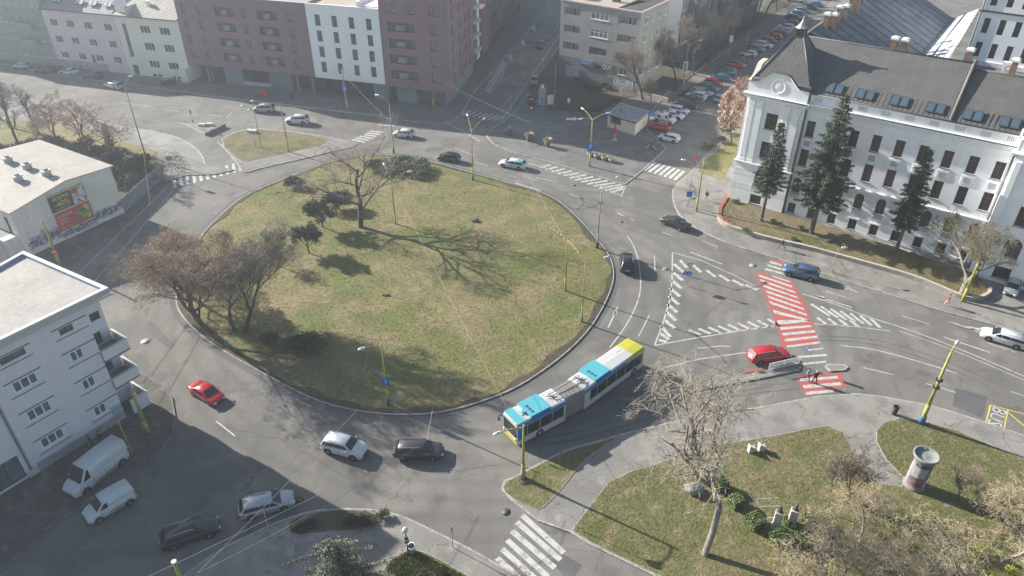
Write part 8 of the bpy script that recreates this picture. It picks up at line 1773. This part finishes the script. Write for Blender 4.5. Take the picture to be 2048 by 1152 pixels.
# --- shrubs
def shrub(u, v, rx, ry, h, n, ms_, label, size=.12, group=None, name='shrub', z=.12, stems=True, spiky=0.0, rz=0, seed=None):
    b = gp(u, v); t = empty(name, (b.x, b.y, z), rz, label, 'shrub', group); rg = random.Random(seed or int(u * 7 + v)); M2 = [TR(), TR()]
    lobes = [(rg.uniform(-.55, .55) * rx, rg.uniform(-.55, .55) * ry, rg.uniform(.45, .8) * h, rg.uniform(.35, .6)) for _ in range(9)]
    for k in range(n):
        lx, ly, lz, lr = rg.choice(lobes); d = Vector((rg.gauss(0, 1), rg.gauss(0, 1), abs(rg.gauss(0, 1)) * .9 - .2)).normalized(); f = rg.random() ** .35
        p = Vector((lx + d.x * rx * lr * f, ly + d.y * ry * lr * f, max(.05, lz * .75 + d.z * h * .42 * f)))
        T = M2[0 if rg.random() < .62 else 1]
        if spiky:
            o = (Vector((d.x, d.y, d.z * .6)) + Vector((rg.gauss(0, .3), rg.gauss(0, .3), rg.gauss(0, .3)))).normalized() * rg.uniform(.6, 1.4) * spiky; e = o.orthogonal().normalized() * size * .4; kk = len(T.v); T.v += [p - e, p + e, p + o + e * .3, p + o - e * .3]; T.f.append((kk, kk + 1, kk + 2, kk + 3))
        else: T.leaf(p, size * rg.uniform(.6, 1.2), rg)
    inst('foliage', M2[0].mesh('foliage', ms_[0]), t); inst('leaves', M2[1].mesh('leaves', ms_[1]), t)
    if stems:
        W = TR(); [W.limb([Vector((0, 0, -.05)), Vector((rg.uniform(-.4, .4) * rx, rg.uniform(-.4, .4) * ry, h * .6))], [.05, .02], 4) for _ in range(8)]; inst('stem', W.mesh('stem', bark_d), t)
    return t
RS = 'shrubs on the roundabout'
shrub(812, 345, 4.7, 4.0, 1.9, 9000, jun, 'large spreading juniper in the top corner of the grass', .09, RS, spiky=.32, z=.3)
shrub(755, 345, 2.6, 2.4, 1.7, 3500, drk, 'brownish shrub left of the large juniper', .11, RS, z=.3)
shrub(595, 378, 2.1, 1.8, 1.8, 3800, [jun[0], drk[0]], 'round dark shrub at the upper left of the grass', .11, RS, z=.3)
shrub(678, 425, 2.7, 2.1, 3.0, 5500, [jun[0], drk[0]], 'tall dark yew like shrub behind the large bare tree', .12, RS, z=.45)
shrub(606, 705, 3.3, 2.3, 1.6, 3200, drk, 'wide dark shrub in the shade at the lower left of the grass', .12, RS, z=.35)
shrub(545, 690, 1.6, 1.2, 1.2, 1500, drk, 'low brown shrub between the forked tree and the wide dark shrub', .1, RS, z=.35)
GS = 'dark undergrowth shrubs in the left grove'
for i, (u, v, r, h) in enumerate([(240, 330, 2.6, 2.6), (275, 345, 2.6, 2.4), (300, 365, 2.0, 2.0), (262, 385, 2.2, 2.4), (285, 330, 2.2, 2.0), (235, 365, 2.2, 3.0), (205, 315, 2.4, 2.4), (110, 300, 2.6, 2.4), (60, 305, 2.8, 2.6), (10, 320, 3.0, 2.8), (170, 300, 2.2, 2.0), (-40, 300, 3, 2.6)]):
    shrub(u, v, r, r, h, 1500, drk, 'dark undergrowth shrub ' + ['above the hoarding wall', 'behind the panel fence middle', 'at the fence end near the zebra', 'low at the hall corner', 'under the grey lamp', 'against the hall roof corner', 'below the little conifer', 'behind the hall ridge', 'behind the hall far eave', 'at the left picture edge', 'under the pinkish tree', 'beyond the left picture edge'][i], .16, GS)
plant('small_conifer', gx(222, 296), spruce(9, 4.6, 1.0, .1), 'little dark conifer beside the tall grey lamp', group=None)
shrub(764, 1036, .75, .6, .8, 700, [leaf_box[0], drk[1]], 'small green bush at the tip of the planted bed', .07, 'shrubs in the south bed')
for i, (u, v, r, h) in enumerate([(738, 1046, 1.3, .8), (706, 1050, 1.2, .7), (620, 1052, .9, .4), (600, 1060, .8, .4)]): shrub(u, v, r, r * .8, h, 900, drk, ['dark bush right of centre in the south bed', 'dark bush in the middle of the south bed', 'low mat of plants in the left part of the south bed', 'low mat of plants at the left tip of the south bed'][i], .07, 'shrubs in the south bed')
for i, (u, v) in enumerate([(1470, 412), (1490, 470), (1600, 466), (1545, 452), (1582, 487)]): shrub(u, v, .7, .6, .7, 500, leaf_box, ['green bush in the shade of the rounded wall corner', 'green bush near the first spruce', 'green bush left of the broad spruce trunk', 'little bush between the first two spruces', 'green bush by the garden wall under the broad spruce'][i], .07, 'small bushes in the school garden', z=.55)
for i, (u, v) in enumerate([(1196, 224), (1212, 216), (1228, 208), (1170, 226), (1395, 182), (1376, 190), (1366, 196), (1388, 186)]): shrub(u, v, 1.6, .8, .9, 600, drk, ['hedge clump left behind the kiosk', 'hedge clump behind the kiosk middle', 'hedge clump at the sandy wall end', 'hedge clump by the plaza lawn edge', 'brown hedge clump at the parking row top', 'brown hedge clump behind the dark estate', 'brown hedge clump behind the white cars', 'brown hedge clump behind the plum carrier'][i], .13, 'hedge clumps around the plaza lawn', z=.15)
for i, (u, v) in enumerate([(1140, 150), (1160, 165), (1180, 180), (1215, 178), (1420, 300), (1440, 285), (1455, 268)]): shrub(u, v, 1.8, 1.3, 1.3, 700, [drk[0], drk[1]], ['brown shrub under the double window of the grey house', 'brown shrub below the blue shop sign', 'brown shrub by the shop door', 'brown shrub under the mural', 'brown hedge clump low on the school verge', 'brown hedge clump in the middle of the school verge', 'brown hedge clump under the copper leaved tree'][i], .13, 'brown shrubs near the side street', z=.15)
b = gp(850, 1140); rg = random.Random(6); q = MB()
for k in range(9000):
    u = rg.uniform(772, 950); v = rg.uniform(1104, 1175)
    if v < 1100 + abs(u - 825) * .52: continue
    p = gp(u, v); d = Vector((rg.gauss(0, .4), rg.gauss(0, .4), 1)) * rg.uniform(.08, .28); e = Vector((rg.gauss(0, 1), rg.gauss(0, 1), 0)).normalized() * .035; o = Vector((p.x, p.y, .15)); q.poly([o - e, o + e, o + d], 0 if rg.random() < .5 + .3 * sin(p.x * 2) else 1)
tag(q.build('ground_cover', [mat('fresh_ground_cover', (0.13, 0.19, 0.04), var=.3, scale=3), mat('dry_ground_cover', (0.24, 0.20, 0.12), var=.3, scale=3)]), 'rough green and straw coloured ground cover around the globe lamp', 'ground cover', kind='stuff')
# grass blades over the lawns, thickest where the turf is long
def tufts(poly, n, z, name, label, seed, hmin=.05, hmax=.16, zf=None):
    rg = random.Random(seed); q = MB(); xs = [p[0] for p in poly]; ys = [p[1] for p in poly]; c = 0; m = len(poly)
    while c < n:
        x = rg.uniform(min(xs), max(xs)); y = rg.uniform(min(ys), max(ys)); ins_ = False; j = m - 1
        for i in range(m):
            if (poly[i][1] > y) != (poly[j][1] > y) and x < (poly[j][0] - poly[i][0]) * (y - poly[i][1]) / (poly[j][1] - poly[i][1]) + poly[i][0]: ins_ = not ins_
            j = i
        c += 1
        if not ins_: continue
        zz = zf(x, y) if zf else z; H_ = rg.uniform(hmin, hmax) * .6; w = rg.uniform(.03, .08); a = rg.random() * 3.14; e = Vector((cos(a), sin(a), 0)) * w; o = Vector((x, y, zz - .02)); tp = Vector((rg.gauss(0, .08), rg.gauss(0, .08), H_)); s_ = sin(x * .33) + cos(y * .27 + x * .1) + rg.gauss(0, .9)
        q.poly([o - e, o + e, o + e * .5 + tp, o - e * .5 + tp], 0 if s_ > .6 else (1 if s_ > -.5 else 2))
    tag(q.build(name, [mat('green_blades', (0.150, 0.158, 0.055), var=.3, scale=.4), mat('straw_blades', (0.205, 0.182, 0.085), var=.3, scale=.4), mat('tawny_blades', (0.185, 0.17, 0.075), var=.3, scale=.4)]), label, 'grass', kind='stuff')
def isl_z(x, y):
    # height of the gently domed island surface at x, y
    best = 1e9; ang_ = atan2(y - cy, x - cx)
    k = min(range(len(inner)), key=lambda i: abs(((atan2(inner[i][1] - cy, inner[i][0] - cx) - ang_ + pi) % (2 * pi)) - pi)) if False else None
    return isl_bvh(x, y)
from mathutils.bvhtree import BVHTree
_b = BVHTree.FromPolygons([v.co.copy() for v in isl.data.vertices], [tuple(p.vertices) for p in isl.data.polygons])
def isl_bvh(x, y):
    h_ = _b.ray_cast(Vector((x, y, 5)), Vector((0, 0, -1))); return h_[0].z if h_[0] else .2
ll = MB(); rg = random.Random(77)
for k in range(9000):
    u = rg.gauss(520, 75); v = 700 + (u - 480) * .38 + rg.gauss(0, 26); p = gp(u, v, .2); hh_ = BVHTree.ray_cast(_b, Vector((p.x, p.y, 5)), Vector((0, 0, -1)))
    if hh_[0] is None: continue
    a = rg.random() * 6.28; r = rg.uniform(.04, .09); z = hh_[0].z + .012; ll.poly([(p.x, p.y, z), (p.x + r * cos(a), p.y + r * sin(a), z + rg.uniform(0, .03)), (p.x + r * cos(a + 1.4), p.y + r * sin(a + 1.4), z + rg.uniform(0, .03))], rg.randrange(2))
tag(ll.build('fallen_leaves', [mat('brown_leaf_litter', (0.20, 0.145, 0.095), var=.4, scale=6), mat('tan_leaf_litter', (0.30, 0.235, 0.16), var=.4, scale=6)]), 'brown leaf litter on the roundabout below the brown leaved trees', 'leaves', kind='stuff')
tufts(inner, 42000, .2, 'grass', 'short winter grass in straw and green tufts on the roundabout', 1, zf=isl_bvh)
tufts(P([(1143, 1063), (1182, 1010), (1217, 966), (1262, 944), (1370, 913), (1450, 889), (1536, 875), (1655, 853), (1686, 866), (1745, 965), (1800, 975), (1771, 921), (1752, 862), (1800, 838), (1850, 845), (1910, 862), (2070, 930), (2080, 1180), (1360, 1180), (1310, 1150), (1178, 1085)]), 24000, .155, 'grass', 'green and tawny park grass between the path and the road', 2, .04, .12)
# ================================================================ HAZE
hz = MB(); hz.box(-330, 330, -40, 420, -1.0, 56.5)
ho_ = hz.build('haze', None) if False else None
hm = bpy.data.materials.new('haze'); hm.use_nodes = True; nt = hm.node_tree
nt.nodes.remove(nt.nodes['Principled BSDF']); vol = nt.nodes.new('ShaderNodeVolumePrincipled'); vol.inputs['Color'].default_value = (0.80, 0.89, 1.0, 1); vol.inputs['Density'].default_value = HAZE_D; vol.inputs['Anisotropy'].default_value = 0.35
nt.links.new(vol.outputs[0], nt.nodes['Material Output'].inputs['Volume'])
o = hz.build('haze', hm); tag(o, kind='stuff')
